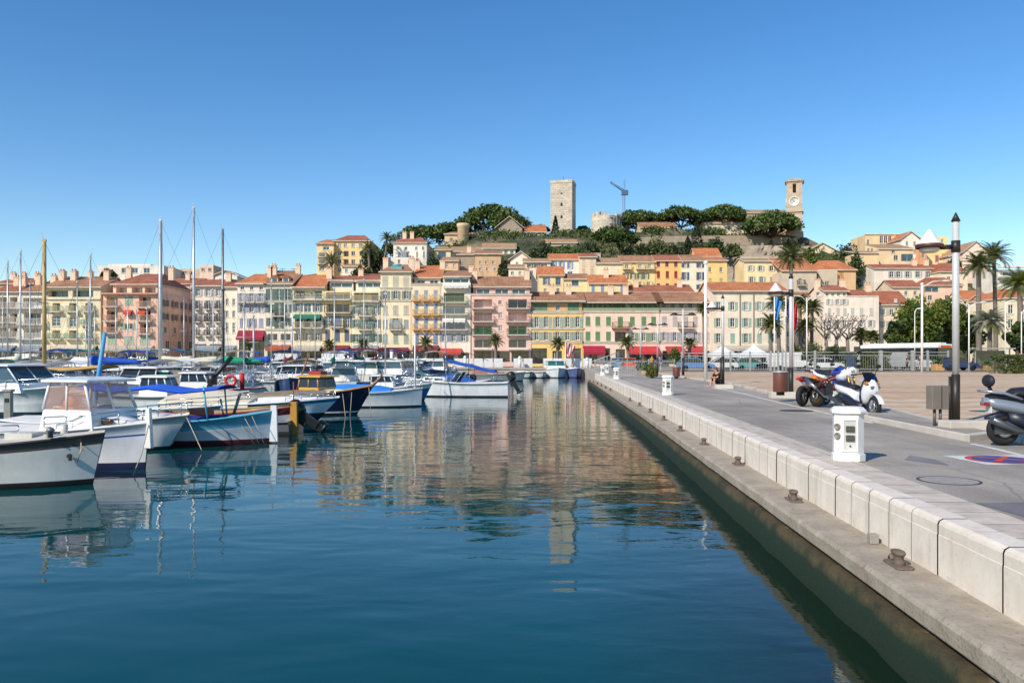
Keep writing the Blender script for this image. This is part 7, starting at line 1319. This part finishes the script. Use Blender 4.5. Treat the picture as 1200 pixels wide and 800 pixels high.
def motorbike(label, px, py, rz, tank, tail, rim, adv=False, sc=1.0, spokes=6):
    p = gp(px, py); o = empty('motorbike', p, rz, label, 'motorbike'); wheel(o, -.72, .32, .16, rim, spokes); wheel(o, .74, .33 if adv else .31, .12, rim, spokes); PT = mat('bike_' + tank, tank, .25, 0, .08, 2, coat=.5); PL = mat('bike_' + tail, tail, .25, 0, .08, 2, coat=.5); dz = .10 if adv else 0
    b = MB(); b.box(-.22, .20, -.14, .14, .28 + dz * .5, .55 + dz); b.cyl((0, 0), .13, -.17, .17, 16, 0, None, Matrix.Translation((.02, 0, .40)) @ Matrix.Rotation(pi / 2, 4, 'X')); b.frust((.18, 0), .10, .12, .5, .72, .08, .1); bevel(b.build('engine', mat('engine_grey', '3c3c3e', .4, .5), o), .015)
    b = MB(); b.tube([(.50, 0, .92 + dz), (.1, .12, .74 + dz), (-.35, .12, .62 + dz), (-.72, .09, .33)], .026, 8); b.tube([(.50, 0, .92 + dz), (.1, -.12, .74 + dz), (-.35, -.12, .62 + dz), (-.72, -.09, .33)], .026, 8); b.tube([(-.3, .1, .65), (-.85, .08, .86 + dz)], .02, 6); b.tube([(-.3, -.1, .65), (-.85, -.08, .86 + dz)], .02, 6); b.build('frame', mat('frame_dark', '2a2a2c', .4, .3) if not adv else mat('frame_red', '8a2a24', .4, .2), o)
    b = MB()
    for s in (-1, 1): b.tube([(.74, s * .085, .33), (.60, s * .085, .70), (.49, s * .085, 1.0 + dz)], [.032, .028, .026], 8)
    b.build('fork', mat('fork_gold', 'b8923c', .3, .7) if adv else mat('fork_silver', 'b4b6b8', .3, .7), o)
    b = MB(); sec(b, [(-.12, .76 + dz, .84 + dz, .09), (.0, .72 + dz, .95 + dz, .15), (.18, .72 + dz, 1.02 + dz, .19), (.34, .74 + dz, 1.0 + dz, .17), (.44, .80 + dz, .94 + dz, .09)]); b.build('fuel_tank', PT, o)
    b = MB(); sec(b, [(-.78, .86 + dz, .92 + dz, .06), (-.6, .80 + dz, .92 + dz, .12), (-.35, .78 + dz, .88 + dz, .15), (-.1, .76 + dz, .86 + dz, .12)]); b.build('seat', SEATM, o); b = MB(); sec(b, [(-.98, .86 + dz, .92 + dz, .03), (-.85, .78 + dz, .90 + dz, .09), (-.6, .70 + dz, .83 + dz, .13), (-.3, .66 + dz, .78 + dz, .13)]); b.build('tail_fairing', PL, o)
    b = MB(); b.box(-1.0, -.96, -.06, .06, .82 + dz, .87 + dz); b.build('tail_light', mat('lamp_red', 'a01818', .3), o); b = MB(); b.tube([(.2, -.16, .35), (-.2, -.18, .3), (-.55, -.19, .52)], .028, 8); b.tube([(-.5, -.19, .50), (-1.0, -.20, .72 + dz * .5)], [.05, .06], 10); b.build('exhaust', mat('exhaust_steel', '9a9c9e', .3, .8), o)
    b = MB(); b.loft([[(.74 + .36 * cos(a), y, .33 + .36 * sin(a)) for y in (-.065, 0, .065)] for a in [.5 + 1.9 * i / 10 for i in range(11)]] if not adv else [[(x, y, z) for y in (-.06, 0, .06)] for x, z in ((1.12, .72), (.95, .78), (.74, .79), (.55, .75))], 0, True, False); b.build('front_mudguard', PL, o)
    handlebar(o, .44, 1.08 + dz + (.08 if adv else 0), .38)
    if adv:
        b = MB(); sec(b, [(.24, .70, .98, .19), (.42, .72, 1.08, .16), (.60, .84, 1.13, .12), (.74, .95, 1.06, .06)]); b.build('front_fairing', PL, o); b = MB(); b.loft([[(.66 - .02 * abs(y) / .1, y, 1.10), (.60, y * .95, 1.24), (.50, y * .8, 1.40)] for y in (-.16, -.08, 0, .08, .16)], 0, True, False); b.build('windscreen', mat('screen_smoke', '4a5466', .08, 0, .1, 1, 0, 0, 40, .6, 0, .8), o)
        for s in (-1, 1): b = MB(); b.ell((.72, s * .06, 1.0), (.05, .05, .035), 10, 6); b.build('headlight', GLL, o)
        b = MB(); sec(b, [(.1, .60, .80, .19), (.3, .52, .78, .18), (.46, .58, .80, .12)]); b.build('side_fairing', PT, o)
        for s in (-1, 1): b = MB(); b.tube([(.30, s * .40, 1.24), (.46, s * .43, 1.26)], .035, 8); b.build('hand_guard', BLACK, o)
    else: b = MB(); b.ell((.60, 0, .95), (.08, .11, .10), 14, 8); b.build('headlight', GLL, o)
    o.scale = (sc,) * 3; return o
motorbike('red sport motorbike with orange tank, first from the litter bin', 954, 475, .72, 'd87a1c', 'c42a30', 'a8a8a8', False, 1.05, 6)
motorbike('white and blue adventure motorbike with gold rims and smoked screen', 979, 478.5, -1.27, '2a3a90', 'e2e4e8', 'b8923c', True, 1.18, 18)
def scooter(label, px, py, rz, col, maxi=False, sc=1.0, dark='1c2030'):
    p = gp(px, py); o = empty('scooter', p, rz, label, 'scooter'); PT = mat('bike_' + col, col, .22, .3 if maxi else 0, .08, 2, coat=.5); DK = mat('scooter_dark', dark, .4, 0, .15); wheel(o, -.66, .27, .14, '55585c' if maxi else 'c4c4c2', 5); wheel(o, .68, .27, .12, '55585c' if maxi else 'c4c4c2', 5)
    b = MB(); sec(b, [(-1.0, .70, .82, .04), (-.8, .60, .84, .14), (-.5, .52, .82, .19), (-.15, .46, .72, .19), (.08, .36, .56, .15)]); b.build('rear_body', PT, o)
    b = MB(); sec(b, [(-.62, .36, .60, .14), (-.4, .26, .62, .20), (-.1, .20, .56, .20), (.15, .18, .42, .19), (.36, .19, .34, .15)]); b.build('lower_cowl', DK, o)
    b = MB(); sec(b, [(.06, .34, .52, .13), (.22, .30, .60, .10), (.36, .34, .80, .10)]); b.build('centre_tunnel', PT if not maxi else DK, o)
    b = MB(); b.box(-.965, -.952, -.09, .09, .48, .60) if not maxi else b.box(-.90, -.887, -.09, .09, .56, .66); b.build('number_plate', mat('plate_white', 'dcdcd4', .5), o)
    b = MB(); sec(b, [(-.95, .44, .50, .05), (-.75, .46, .58, .07), (-.55, .50, .58, .06)]); b.build('rear_mudguard', DK, o)
    b = MB(); sec(b, [(-.92, .80, .88, .08), (-.7, .78, .90, .16), (-.5, .76, .86, .17), (-.4, .74, .82, .17), (-.2, .72, .81, .16), (.02, .68, .78, .11)]); b.build('seat', SEATM, o)
    b = MB(); sec(b, [(.32, .28, .72, .13), (.42, .30, .96, .19), (.52, .36, 1.02, .20), (.62, .50, .98, .17), (.72, .60, .90, .11), (.79, .66, .80, .05)]); b.build('front_shield', PT, o); b = MB(); sec(b, [(.26, .30, .66, .14), (.33, .28, .98, .17), (.41, .32, 1.0, .17)]); b.build('leg_shield', DK, o)
    for s in (-1, 1): b = MB(); b.ell((.60, s * .165, .86), (.09, .025, .05), 10, 6); b.build('indicator', mat('lamp_amber', 'c87820', .3), o)
    b = MB(); b.loft([[(.69 - abs(y) * .5, y, .90), (.60 - abs(y) * .45, y * .98, 1.03), (.44 - abs(y) * .3, y * .8, 1.14 + (.14 if maxi else 0))] for y in (-.19, -.12, -.06, 0, .06, .12, .19)], 0, True, False); b.build('windscreen', mat('screen_dark', '14141c', .08, 0, .1), o)
    b = MB(); b.loft([[(.68 + .32 * cos(a), y, .27 + .32 * sin(a)) for y in (-.075, 0, .075)] for a in [.25 + 2.2 * i / 10 for i in range(11)]], 0, True, False); b.build('front_mudguard', PT, o)
    b = MB(); b.box(-.1, .42, -.16, .16, .20, .26); b.build('footboard', DK, o); b = MB(); b.box(-.85, -.3, -.11, .11, .2, .42); b.tube([(-.3, -.17, .25), (-.55, -.18, .27), (-.95, -.2, .46)], [.03, .05, .065], 10); b.build('exhaust', mat('exhaust_dark', '606468', .35, .6), o)
    b = MB(); b.tube([(.62, 0, .5), (.68, .08, .27)], .025, 8); b.tube([(.62, 0, .5), (.68, -.08, .27)], .025, 8); b.build('fork', mat('fork_silver', 'b4b6b8', .3, .7), o)
    for s in (-1, 1): b = MB(); b.ell((.745, s * .075, .76), (.04, .07, .05), 10, 6); b.build('headlight', glass_mat('headlight_glass', (.12, .13, .15)), o)
    handlebar(o, .44, 1.08, .30); b = MB(); b.box(-.99, -.93, -.09, .09, .68, .74); b.build('tail_light', mat('lamp_red', 'a01818', .3), o); b = MB(); b.tube([(-.05, .1, .22), (.0, .22, .01)], .018, 6); b.build('stand', IRON, o)
    if maxi:
        b = MB(); b.tube([(-.82, 0, .86), (-.90, 0, 1.02)], .03, 8); b.ell((-.90, 0, 1.10), (.07, .17, .11), 14, 8); b.build('backrest', SEATM, o)
        for s in (-1, 1): b = MB(); b.tube([(-.45, s * .2, .80), (-.75, s * .2, .90), (-1.02, s * .10, .93), (-1.05, 0, .93)], .025, 8); b.build('grab_rail', PT, o)
        b = MB(); sec(b, [(-.62, .80, .88, .16), (-.5, .82, .98, .19), (-.32, .80, 1.0, .18), (-.15, .76, .88, .16)]); b.build('seat_hump', SEATM, o)
    o.scale = (sc,) * 3; return o
scooter('white scooter with dark windscreen at the right of the motorbikes', 1005, 486.5, -1.38, 'dcdee2', False, 1.04)
scooter('big grey touring scooter with rider backrest at the right edge', 1222, 522, -.05, '8a94a0', True, 1.06, '22262e')
# ---------------------------------------------------------------- people
SKIN = mat('skin', 'c8967a', .6, 0, .1, 8); HAIRM = mat('hair_dark', '3a2a20', .6, 0, .3, 20)
def skinned(name, pts, edges, rad, m, par):
    me = bpy.data.meshes.new(name); me.from_pydata(pts, edges, []); me.materials.append(m); o = link(name, me, par); md = o.modifiers.new('skin', 'SKIN'); md.use_smooth_shade = True
    for i, sv in enumerate(me.skin_vertices[0].data): sv.radius = (rad[i], rad[i]); sv.use_root = (i == 0)
    s = o.modifiers.new('sub', 'SUBSURF'); s.levels = s.render_levels = 1; return o
def person(label, loc, rz, J, top, legs, hair=HAIRM, skirt=False, longhair=False):
    """J: joints of the pose, x forward, z up"""
    o = empty('person', loc, rz, label, 'person'); V = lambda k: Vector(J[k])
    pts = [V('pelvis'), V('pelvis').lerp(V('chest'), .5), V('chest'), V('neck'), V('head'), V('head') + (V('head') - V('neck')).normalized() * .11]; rad = [.135, .125, .14, .055, .09, .075]; ed = [(0, 1), (1, 2), (2, 3), (3, 4), (4, 5)]
    for s in 'lr':
        i = len(pts); pts += [V('sh' + s), V('el' + s), V('wr' + s), V('wr' + s) + (V('wr' + s) - V('el' + s)).normalized() * .09]; rad += [.06, .045, .032, .03]; ed += [(2, i), (i, i + 1), (i + 1, i + 2), (i + 2, i + 3)]
        d = (V('wr' + s) - V('el' + s)).normalized(); sd = d.orthogonal().normalized(); h = i + 3
        for f in range(4): k = len(pts); q = pts[h] + sd * (.022 * (f - 1.5)); pts += [q + d * (.045 + .01 * (f in (1, 2))), q + d * .08 + Vector((0, 0, -.012))]; rad += [.010, .008]; ed += [(h, k), (k, k + 1)]
        k = len(pts); pts += [pts[h] + sd * .045 - d * .02, pts[h] + sd * .055 + d * .03]; rad += [.011, .009]; ed += [(h - 1, k), (k, k + 1)]
    for s in 'lr':
        i = len(pts); pts += [V('hip' + s), V('kn' + s), V('an' + s), V('an' + s) + Vector((.06, 0, -.045)), V('an' + s) + Vector((.17, 0, -.055))]; rad += [.085, .06, .04, .04, .03]; ed += [(0, i), (i, i + 1), (i + 1, i + 2), (i + 2, i + 3), (i + 3, i + 4)]
    skinned('body', pts, ed, rad, SKIN, o)
    p2 = [V('pelvis'), V('pelvis').lerp(V('chest'), .5), V('chest'), V('chest').lerp(V('neck'), .6)]; r2 = [.15, .142, .158, .085]; e2 = [(0, 1), (1, 2), (2, 3)]
    for s in 'lr': i = len(p2); p2 += [V('sh' + s), V('sh' + s).lerp(V('el' + s), .85)]; r2 += [.075, .062]; e2 += [(2, i), (i, i + 1)]
    skinned('shirt', p2, e2, r2, top, o)
    p3 = [V('pelvis') + Vector((0, 0, .03))]; r3 = [.152]; e3 = []
    for s in 'lr':
        i = len(p3); q = [V('hip' + s), V('kn' + s)] + ([] if skirt else [V('kn' + s).lerp(V('an' + s), .92)]); p3 += q; r3 += [.105, .08, .06][:len(q)]; e3 += [(0, i)] + [(i + k, i + k + 1) for k in range(len(q) - 1)]
    skinned('skirt' if skirt else 'trousers', p3, e3, r3, legs, o)
    hd = V('head') + Vector((0, 0, .05)); b = MB(); b.ell(hd + Vector((-.02, 0, .03)), (.105, .10, .105), 14, 9)
    if longhair: b.tube([hd + Vector((-.06, 0, .02)), hd + Vector((-.10, 0, -.12)), hd + Vector((-.09, 0, -.26))], [.08, .075, .04], 10)
    b.build('hair', hair, o); f = MB()
    for s in (-1, 1): f.ell(hd + Vector((.088, s * .034, -.02)), (.012, .013, .01), 8, 5)
    f.build('eyes', BLACK, o); f = MB(); f.ell(hd + Vector((.10, 0, -.05)), (.02, .012, .022), 8, 6); f.build('nose', SKIN, o); return o
ST = dict(pelvis=(0, 0, .95), chest=(.0, 0, 1.30), neck=(.0, 0, 1.47), head=(.02, 0, 1.60), shl=(0, .19, 1.40), shr=(0, -.19, 1.40), ell=(-.04, .23, 1.12), elr=(.03, -.23, 1.12), wrl=(.06, .23, .88), wrr=(.14, -.22, .90), hipl=(0, .09, .90), hipr=(0, -.09, .90), knl=(.10, .09, .50), knr=(-.02, -.09, .50), anl=(.12, .09, .09), anr=(-.20, -.09, .10))
SIT = dict(pelvis=(0, 0, .32), chest=(.10, 0, .62), neck=(.17, 0, .78), head=(.22, 0, .90), shl=(.10, .17, .72), shr=(.10, -.17, .72), ell=(.28, .19, .52), elr=(.28, -.19, .50), wrl=(.44, .08, .50), wrr=(.46, -.06, .52), hipl=(.04, .09, .30), hipr=(.04, -.09, .30), knl=(.42, .10, .44), knr=(.44, -.10, .42), anl=(.40, .10, .07), anr=(.52, -.08, .07))
g_ = gp(842, 453.5); person('woman in a black dress with long hair sitting on the kerb stone', (g_.x, g_.y, QZ), pi + .55, SIT, mat('cloth_black', '1a1a1e', .9), mat('cloth_black', '1a1a1e', .9), mat('hair_auburn', '6a4030', .6), True, True)
JN = mat('cloth_navy', '2a3658', .9); DKB = mat('cloth_dark', '2c2c34', .9)
for lab, px, Y, rz, t_, l_ in (('pedestrian in navy clothes walking behind the metal fence by the bus', 1063, 91, 2.8, JN, DKB), ('pedestrian in dark jacket and pale trousers behind the fence, beside the bus', 1078, 92, .3, DKB, mat('cloth_pale', 'b0a8a0', .9)), ('pedestrian in a yellow top at the far end of the quay road', 764, 84, -1.2, mat('cloth_yellow', 'c8a030', .9), JN), ('pedestrian in lilac shirt near the far twin-armed lamp post', 773, 86, 2.0, mat('cloth_lilac', '8a84b8', .9), mat('cloth_pale', 'b0a8a0', .9)), ('pedestrian in a red top standing by the bus shelter', 1141, 90, 3.0, mat('cloth_red', 'b03a3a', .9), DKB)):
    person(lab, ((px - CX) * Y / F, Y, QZ + (.10 if px > 1000 else 0)), rz, ST, t_, l_)
# ---------------------------------------------------------------- fence, tents, vehicles, far quay barrier
FG = mat('fence_grey', 'aaa9a4', .5, .2, .15)
def fence(label, x0, x1, Y, h, posts, z=QZ + .1, name='metal_fence', bar=.26, m=FG):
    X0, X1 = (x0 - CX) * Y / F, (x1 - CX) * Y / F; o = empty(name, (X0, Y, z), 0, label, 'fence'); W = X1 - X0; b = MB()
    for zz in (.12, h * .80, h - .08): b.box(0, W, -.03, .03, zz, zz + .07)
    i = 0.1
    while i < W: b.box(i - .011, i + .011, -.010, .010, .19, h * .80); i += bar
    b.build('railing', m, o)
    for px, w_ in posts: q = MB(); q.box(-w_ / 2, w_ / 2, -w_ / 2, w_ / 2, 0, h + .06); q.frust((0, 0), w_ * .55, w_ * .55, h + .06, h + .16, w_ * .3, w_ * .3); q.build('post', m, o, ((px - x0) * Y / F, 0, 0))
    return o
fence('long grey metal fence across the back of the plaza, right stretch', 916, 1112, 88, 2.05, [(917, .16), (955, .2), (1006, .22), (1032, .36), (1069, .28), (1087, .2), (1111, .16)])
fence('grey metal fence across the back of the plaza, left stretch before the tents', 797, 914, 86, 1.95, [(799, .16), (828, .16), (856, .16), (879, .16), (903, .2), (912, .16)])
fence('low grey crowd barrier at the far end of the quay road', 725, 745, 62, .9, [(725, .06), (745, .06)], QZ, 'crowd_barrier', .15)
fence('light railing along the landing beyond the last pedestal', 697, 790, 95, 1.2, [(697, .1), (716, .1), (735, .1), (760, .1), (790, .1)], QZ, 'metal_fence', .2)
p = Vector(((694 - CX) * 101 / F, 101, 1.0)); o = empty('gangway', p, .0, 'sloping grey gangway beside the last pedestal', 'gangway'); b = MB(); b.add([(0, 0, .1), (3.4, 0, 1.3), (3.4, 1.1, 1.3), (0, 1.1, .1), (0, 0, 0), (3.4, 0, 1.2), (3.4, 1.1, 1.2), (0, 1.1, 0)], [(0, 1, 2, 3), (7, 6, 5, 4), (0, 4, 5, 1), (2, 6, 7, 3), (0, 3, 7, 4), (1, 5, 6, 2)]); b.build('deck', FG, o); b = MB()
for y in (0, 1.1):
    b.tube([(0, y, 1.0), (3.4, y, 2.2)], .035, 6)
    for i in range(8): b.tube([(.05 + i * .47, y, .1 + i * .166), (.05 + i * .47, y, 1.02 + i * .166)], .02, 5)
b.build('handrail', FG, o)
def tent(label, px, top, eave, hw, Y):
    k = Y / F; W = hw * k; z = QZ; o = empty('marquee_tent', ((px - CX) * k, Y, z), 0, label, 'tent', 'white peaked marquee tents'); ze, zt = EYE - (eave - HY) * k - z, EYE - (top - HY) * k - z; b = MB(); n = 8; rings = []
    for i in range(n + 1): u = i / n; w_ = W * (1 - u) ** 1.5 + .06; rings.append([(w_ * cx, w_ * cy, ze + (zt - ze) * (u ** 1.25 * .9 + .1 * u)) for cx, cy in ((-1, -1), (0, -1.0), (1, -1), (1, 0), (1, 1), (0, 1), (-1, 1), (-1, 0))])
    b.loft(rings, 0, True, True, False)
    for cx, cy, dx, dy in ((-1, -1, 1, 0), (1, -1, 0, 1), (1, 1, -1, 0), (-1, 1, 0, -1)): b.add([((cx) * W, cy * W, ze), ((cx + 2 * dx) * W, (cy + 2 * dy) * W, ze), ((cx + 2 * dx) * W, (cy + 2 * dy) * W, ze - .3), (cx * W, cy * W, ze - .3)], [(0, 1, 2, 3)])
    b.build('canopy', mat('tent_fabric', 'ecebe8', .8, 0, .1), o)
    for cx in (-1, 1):
        for cy in (-1, 1): q = MB(); q.cyl((cx * W * .97, cy * W * .97), .04, 0, ze, 8); q.build('leg', WHITE, o)
tent('white peaked marquee tent left of a pair, in front of the mint-shuttered house', 847, 403, 415.5, 16.5, 98); tent('white peaked marquee tent right of a pair, in front of the mint-shuttered house', 883.5, 402, 415.5, 17.5, 97)
def wheel4(o, L, W, R_, xs):
    for x in xs:
        for s in (-1, 1):
            e = link('wheel', None, o, (x, s * (W / 2 - .1), R_)); M = Matrix.Rotation(pi / 2, 4, 'X'); b = MB(); b.lathe([(R_ * .62, -.1), (R_ * .95, -.11), (R_, -.07), (R_, .07), (R_ * .95, .11), (R_ * .62, .1)], 22, 0, M=M); b.build('tyre', TYRE, e); c = MB(); c.lathe([(.02, -.1), (R_ * .6, -.08), (R_ * .62, .0), (R_ * .6, .08), (.02, .1)], 18, 0, M=M); c.build('rim', ALU, e)
def car(label, px, Y, rz, col, van=False, z=QZ, cat='car', name='parked_car', group='cars parked behind the plaza'):
    o = empty(name, ((px - CX) * Y / F, Y, z), rz, label, cat, group); L, W, H_ = (4.2, 1.75, 1.5) if not van else (5.0, 1.95, 2.2); PT = mat('car_' + col, col, .25, .1, .08, 2, coat=.6)
    prof = [(-2.1, .35), (-2.15, .75), (-1.95, .95), (1.0, .93), (1.95, .78), (2.1, .55), (2.05, .32)] if not van else [(-2.5, .4), (-2.5, 1.1), (1.6, 1.1), (2.3, .95), (2.5, .6), (2.45, .4)]
    b = MB(); b.prism(prof, 'y', -W / 2, W / 2); bevel(b.build('body', PT, o), .06, 3)
    cab = [(-1.9, .94), (-1.45, 1.38), (.15, 1.40), (.98, .93)] if not van else [(-2.45, 1.09), (-2.4, 2.1), (1.1, 2.1), (1.75, 1.09)]; b = MB(); b.prism([(x * .995, zz) for x, zz in cab], 'y', -W / 2 + .09, W / 2 - .09); b.build('window', WGLASS if not van else PT, o)
    if van: b = MB(); b.prism([(1.0, 1.2), (1.0, 1.9), (1.25, 1.9), (1.66, 1.2)], 'y', -W / 2 + .08, W / 2 - .08); b.build('window', WGLASS, o)
    else:
        b = MB(); b.prism([(-1.5, 1.37), (-1.35, 1.47), (.05, 1.48), (.22, 1.38)], 'y', -W / 2 + .1, W / 2 - .1); bevel(b.build('roof', PT, o), .04)
        b = MB()
        for s in (-1, 1):
            for xa, xb in ((-1.9, -1.45), (.98, .15), (-.45, -.45)): b.tube([(xa, s * (W / 2 - .085), .94), (xb, s * (W / 2 - .085), 1.4)], .035, 6)
        b.build('window_pillars', PT, o)
    wheel4(o, L, W, .32, (-1.3, 1.32) if not van else (-1.5, 1.55))
    for s in (-1, 1): b = MB(); b.ell((prof[-3][0] - .02, s * W * .36, .70), (.08, .2, .09), 10, 6); b.build('headlight', GLL, o); b = MB(); b.box(prof[0][0] - .06, prof[0][0] - .01, s * W * .38 - .12, s * W * .38 + .12, .72, .86); b.build('tail_light', mat('lamp_red', 'a01818', .3), o)
    return o
car('dark blue car parked behind the fence, right of the wooden planter', 1121, 87, .1, '243a66', z=QZ + .1)
for lab, px, Y, rz, c, v in (('white van behind the plaza fence below the flags', 925, 94, .05, 'e0e0dc', True), ('silver car behind the plaza fence left of the motorbikes', 903, 95, pi, 'b8bcc0', False), ('white car behind the fence above the motorbikes', 968, 93, 0, 'e2e2de', False), ('pale blue car behind the fence left of the thick fence post', 1000, 94, pi, '8ab0c4', False), ('grey van behind the fence beside the walking pedestrian', 1048, 95, 0, 'a8aaa8', True),
    ('blue car beyond the fence before the left tent', 815, 93, 0, '5a88b8', False), ('orange car parked at the end of the quay road', 738, 104, 1.35, 'd0602c', False), ('light blue car left of the orange car', 725, 105, 1.4, '6aa0c0', False), ('white car beyond the left fence stretch, right of the blue car', 842, 94, pi, 'dededa', False), ('teal car under the right tent', 880, 95, 0, '5aa0a0', False),
    ('white van on the far quay below the butter yellow house', 397, 121, 0, 'e2e2de', True), ('white van on the far quay below the twin dormers', 332, 121, pi, 'dededa', True), ('grey car on the far quay below the crimson shop awning', 292, 121, 0, '9aa0a4', False), ('red car on the far quay below the lilac shutters', 312, 122, 0, 'a83030', False), ('white car on the far quay below the ochre loggia', 428, 121, pi, 'e0e0dc', False), ('black car on the far quay before the cream loggia house', 92, 121, 0, '24262a', False), ('silver car on the far quay before the salmon block', 150, 121, pi, 'b4b8bc', False), ('white van on the far quay before the white balconied house', 40, 121, 0, 'e0e0de', True), ('dark red car on the far quay before the dusky rose house', 205, 121, 0, '7a2a30', False), ('white car on the far quay before the pinkish white house', 240, 121, 0, 'e2e2e0', False)):
    car(lab, px, Y, rz, c, v, QZ)
# bus
o = empty('city_bus', ((1060 - CX) * 99 / F, 99, QZ), -1.22, 'white city bus with dark windows and orange destination display', 'bus'); b = MB(); b.box(-6, 6, -1.27, 1.27, .32, 1.25); bevel(b.build('body', gel('c8ccd0'), o), .08, 3); b = MB(); b.box(-6, 6, -1.27, 1.27, 2.62, 3.1); bevel(b.build('roof', gel('ecece8'), o), .12, 3)
for s in (-1, 1):
    for i in range(7): b = MB(); x = -5.9 + i * 1.68; b.box(x, x + 1.6, s * 1.24 - .02, s * 1.24 + .02, 1.25, 2.62); b.build('window', WGLASS, o)
b = MB(); b.box(5.93, 5.99, -1.2, 1.2, 1.0, 2.62); b.build('windscreen', WGLASS, o); b = MB(); b.box(5.995, 6.03, -.8, .8, 2.64, 2.95); b.build('destination_display', mat('display_orange', 'e06a28', .4), o); wheel4(o, 12, 2.5, .48, (-3.6, 3.3)); b = MB(); b.box(-5.5, 5.5, -.3, .6, 3.1, 3.28); b.build('roof_unit', gel('d8dcdc'), o)
for s in (-1, 1): b = MB(); b.ell((6.0, s * .9, .75), (.05, .2, .12), 10, 6); b.build('headlight', GLL, o)
# bus shelter, planters
o = empty('bus_shelter', ((1163 - CX) * 89 / F, 89, QZ + .1), 0, 'flat-roofed grey bus shelter right of the blue car', 'shelter'); b = MB(); b.box(-2.1, 2.1, -.8, .8, 2.35, 2.5); b.build('roof', FG, o)
for x in (-1.9, 1.9): b = MB(); b.box(x - .05, x + .05, -.05, .05, 0, 2.35); b.build('post', FG, o)
b = MB(); b.box(-1.8, 1.8, .5, .53, .3, 2.2); b.build('glass_panel', glass_mat('shelter_glass', (.10, .12, .12)), o); b = MB(); b.box(-1.2, 1.2, .05, .45, .42, .48); b.box(-1.1, -1.0, .2, .3, 0, .42); b.box(1.0, 1.1, .2, .3, 0, .42); b.build('bench', WOOD, o)
def planter(label, px, Y, w_, h, col, z=QZ + .1, pl=True):
    o = empty('planter_box', ((px - CX) * Y / F, Y, z), 0, label, 'planter'); b = MB(); b.frust((0, 0), w_ / 2, w_ / 2, 0, h, w_ / 2 * 1.06, w_ / 2 * 1.06); bevel(b.build('box', mat('planter_' + col, col, .8, 0, .3, 4, .3), o), .02); k = MB(); r = rnd(int(px))
    for i in range(160): d = Vector((r.gauss(0, .35), r.gauss(0, .35), abs(r.gauss(0, .4)))) * w_; leaf(k, r, Vector((0, 0, h)) + d, .12)
    k.build('foliage', LEAFM, o)
planter('light wooden planter box at the right end of the fence', 1099, 86.5, .95, .75, 'c89a64'); planter('small wooden planter below the bus shelter', 1158, 86, .7, .6, 'b89060'); planter('stone planter by the far twin-armed lamp post', 757, 70, .9, .4, 'b0a080', QZ)
# white boarding along the far quay
q0 = None
for i in range(30):
    px = 352 + i * 11.6; lab = 'pale boarding panels along the far quay below the house fronts'
    if q0 is None:
        q0 = empty('barrier_panel', ((px - CX) * 113.4 / F, 113.4, 1.0), 0, None, 'barrier', 'white boarding panels along the far quay'); q0['label'] = lab; b = MB(); b.box(-.62, .62, -.02, .02, .1, 1.38); b.build('board', mat('boarding_white', 'dcdad6', .7, 0, .2, 1.5, .4), q0); b = MB(); b.box(-.70, -.63, -.04, .04, 0, 1.45); b.build('post', FG, q0)
    elif i not in (9, 15, 21, 24): c = copy_thing(q0, ((px - CX) * 113.4 / F, 113.4, 1.0)); c['label'] = lab
for i, (px, top, lab) in enumerate(((459, 408, 'white column-shaped light at the far quay, leftmost'), (545, 417, 'white column-shaped light at the far quay before the white narrow house'), (609, 417.5, 'white column-shaped light at the far quay before the rose pink house'), (688, 419, 'white column-shaped light at the landing corner'))):
    Y = 112.2; o = empty('harbour_light', ((px - CX) * Y / F, Y, 1.05), 0, lab, 'harbour light'); h = EYE - (top - HY) * Y / F - 1.05; b = MB(); b.cyl((0, 0), .24, 0, h - .3, 14); b.build('column', WHITE, o); b = MB(); b.cyl((0, 0), .30, h - .3, h - .2, 14); b.ell((0, 0, h - .12), (.2, .2, .16), 12, 6); b.build('lamp_cap', WHITE, o)
for me in bpy.data.meshes:
    me.validate()
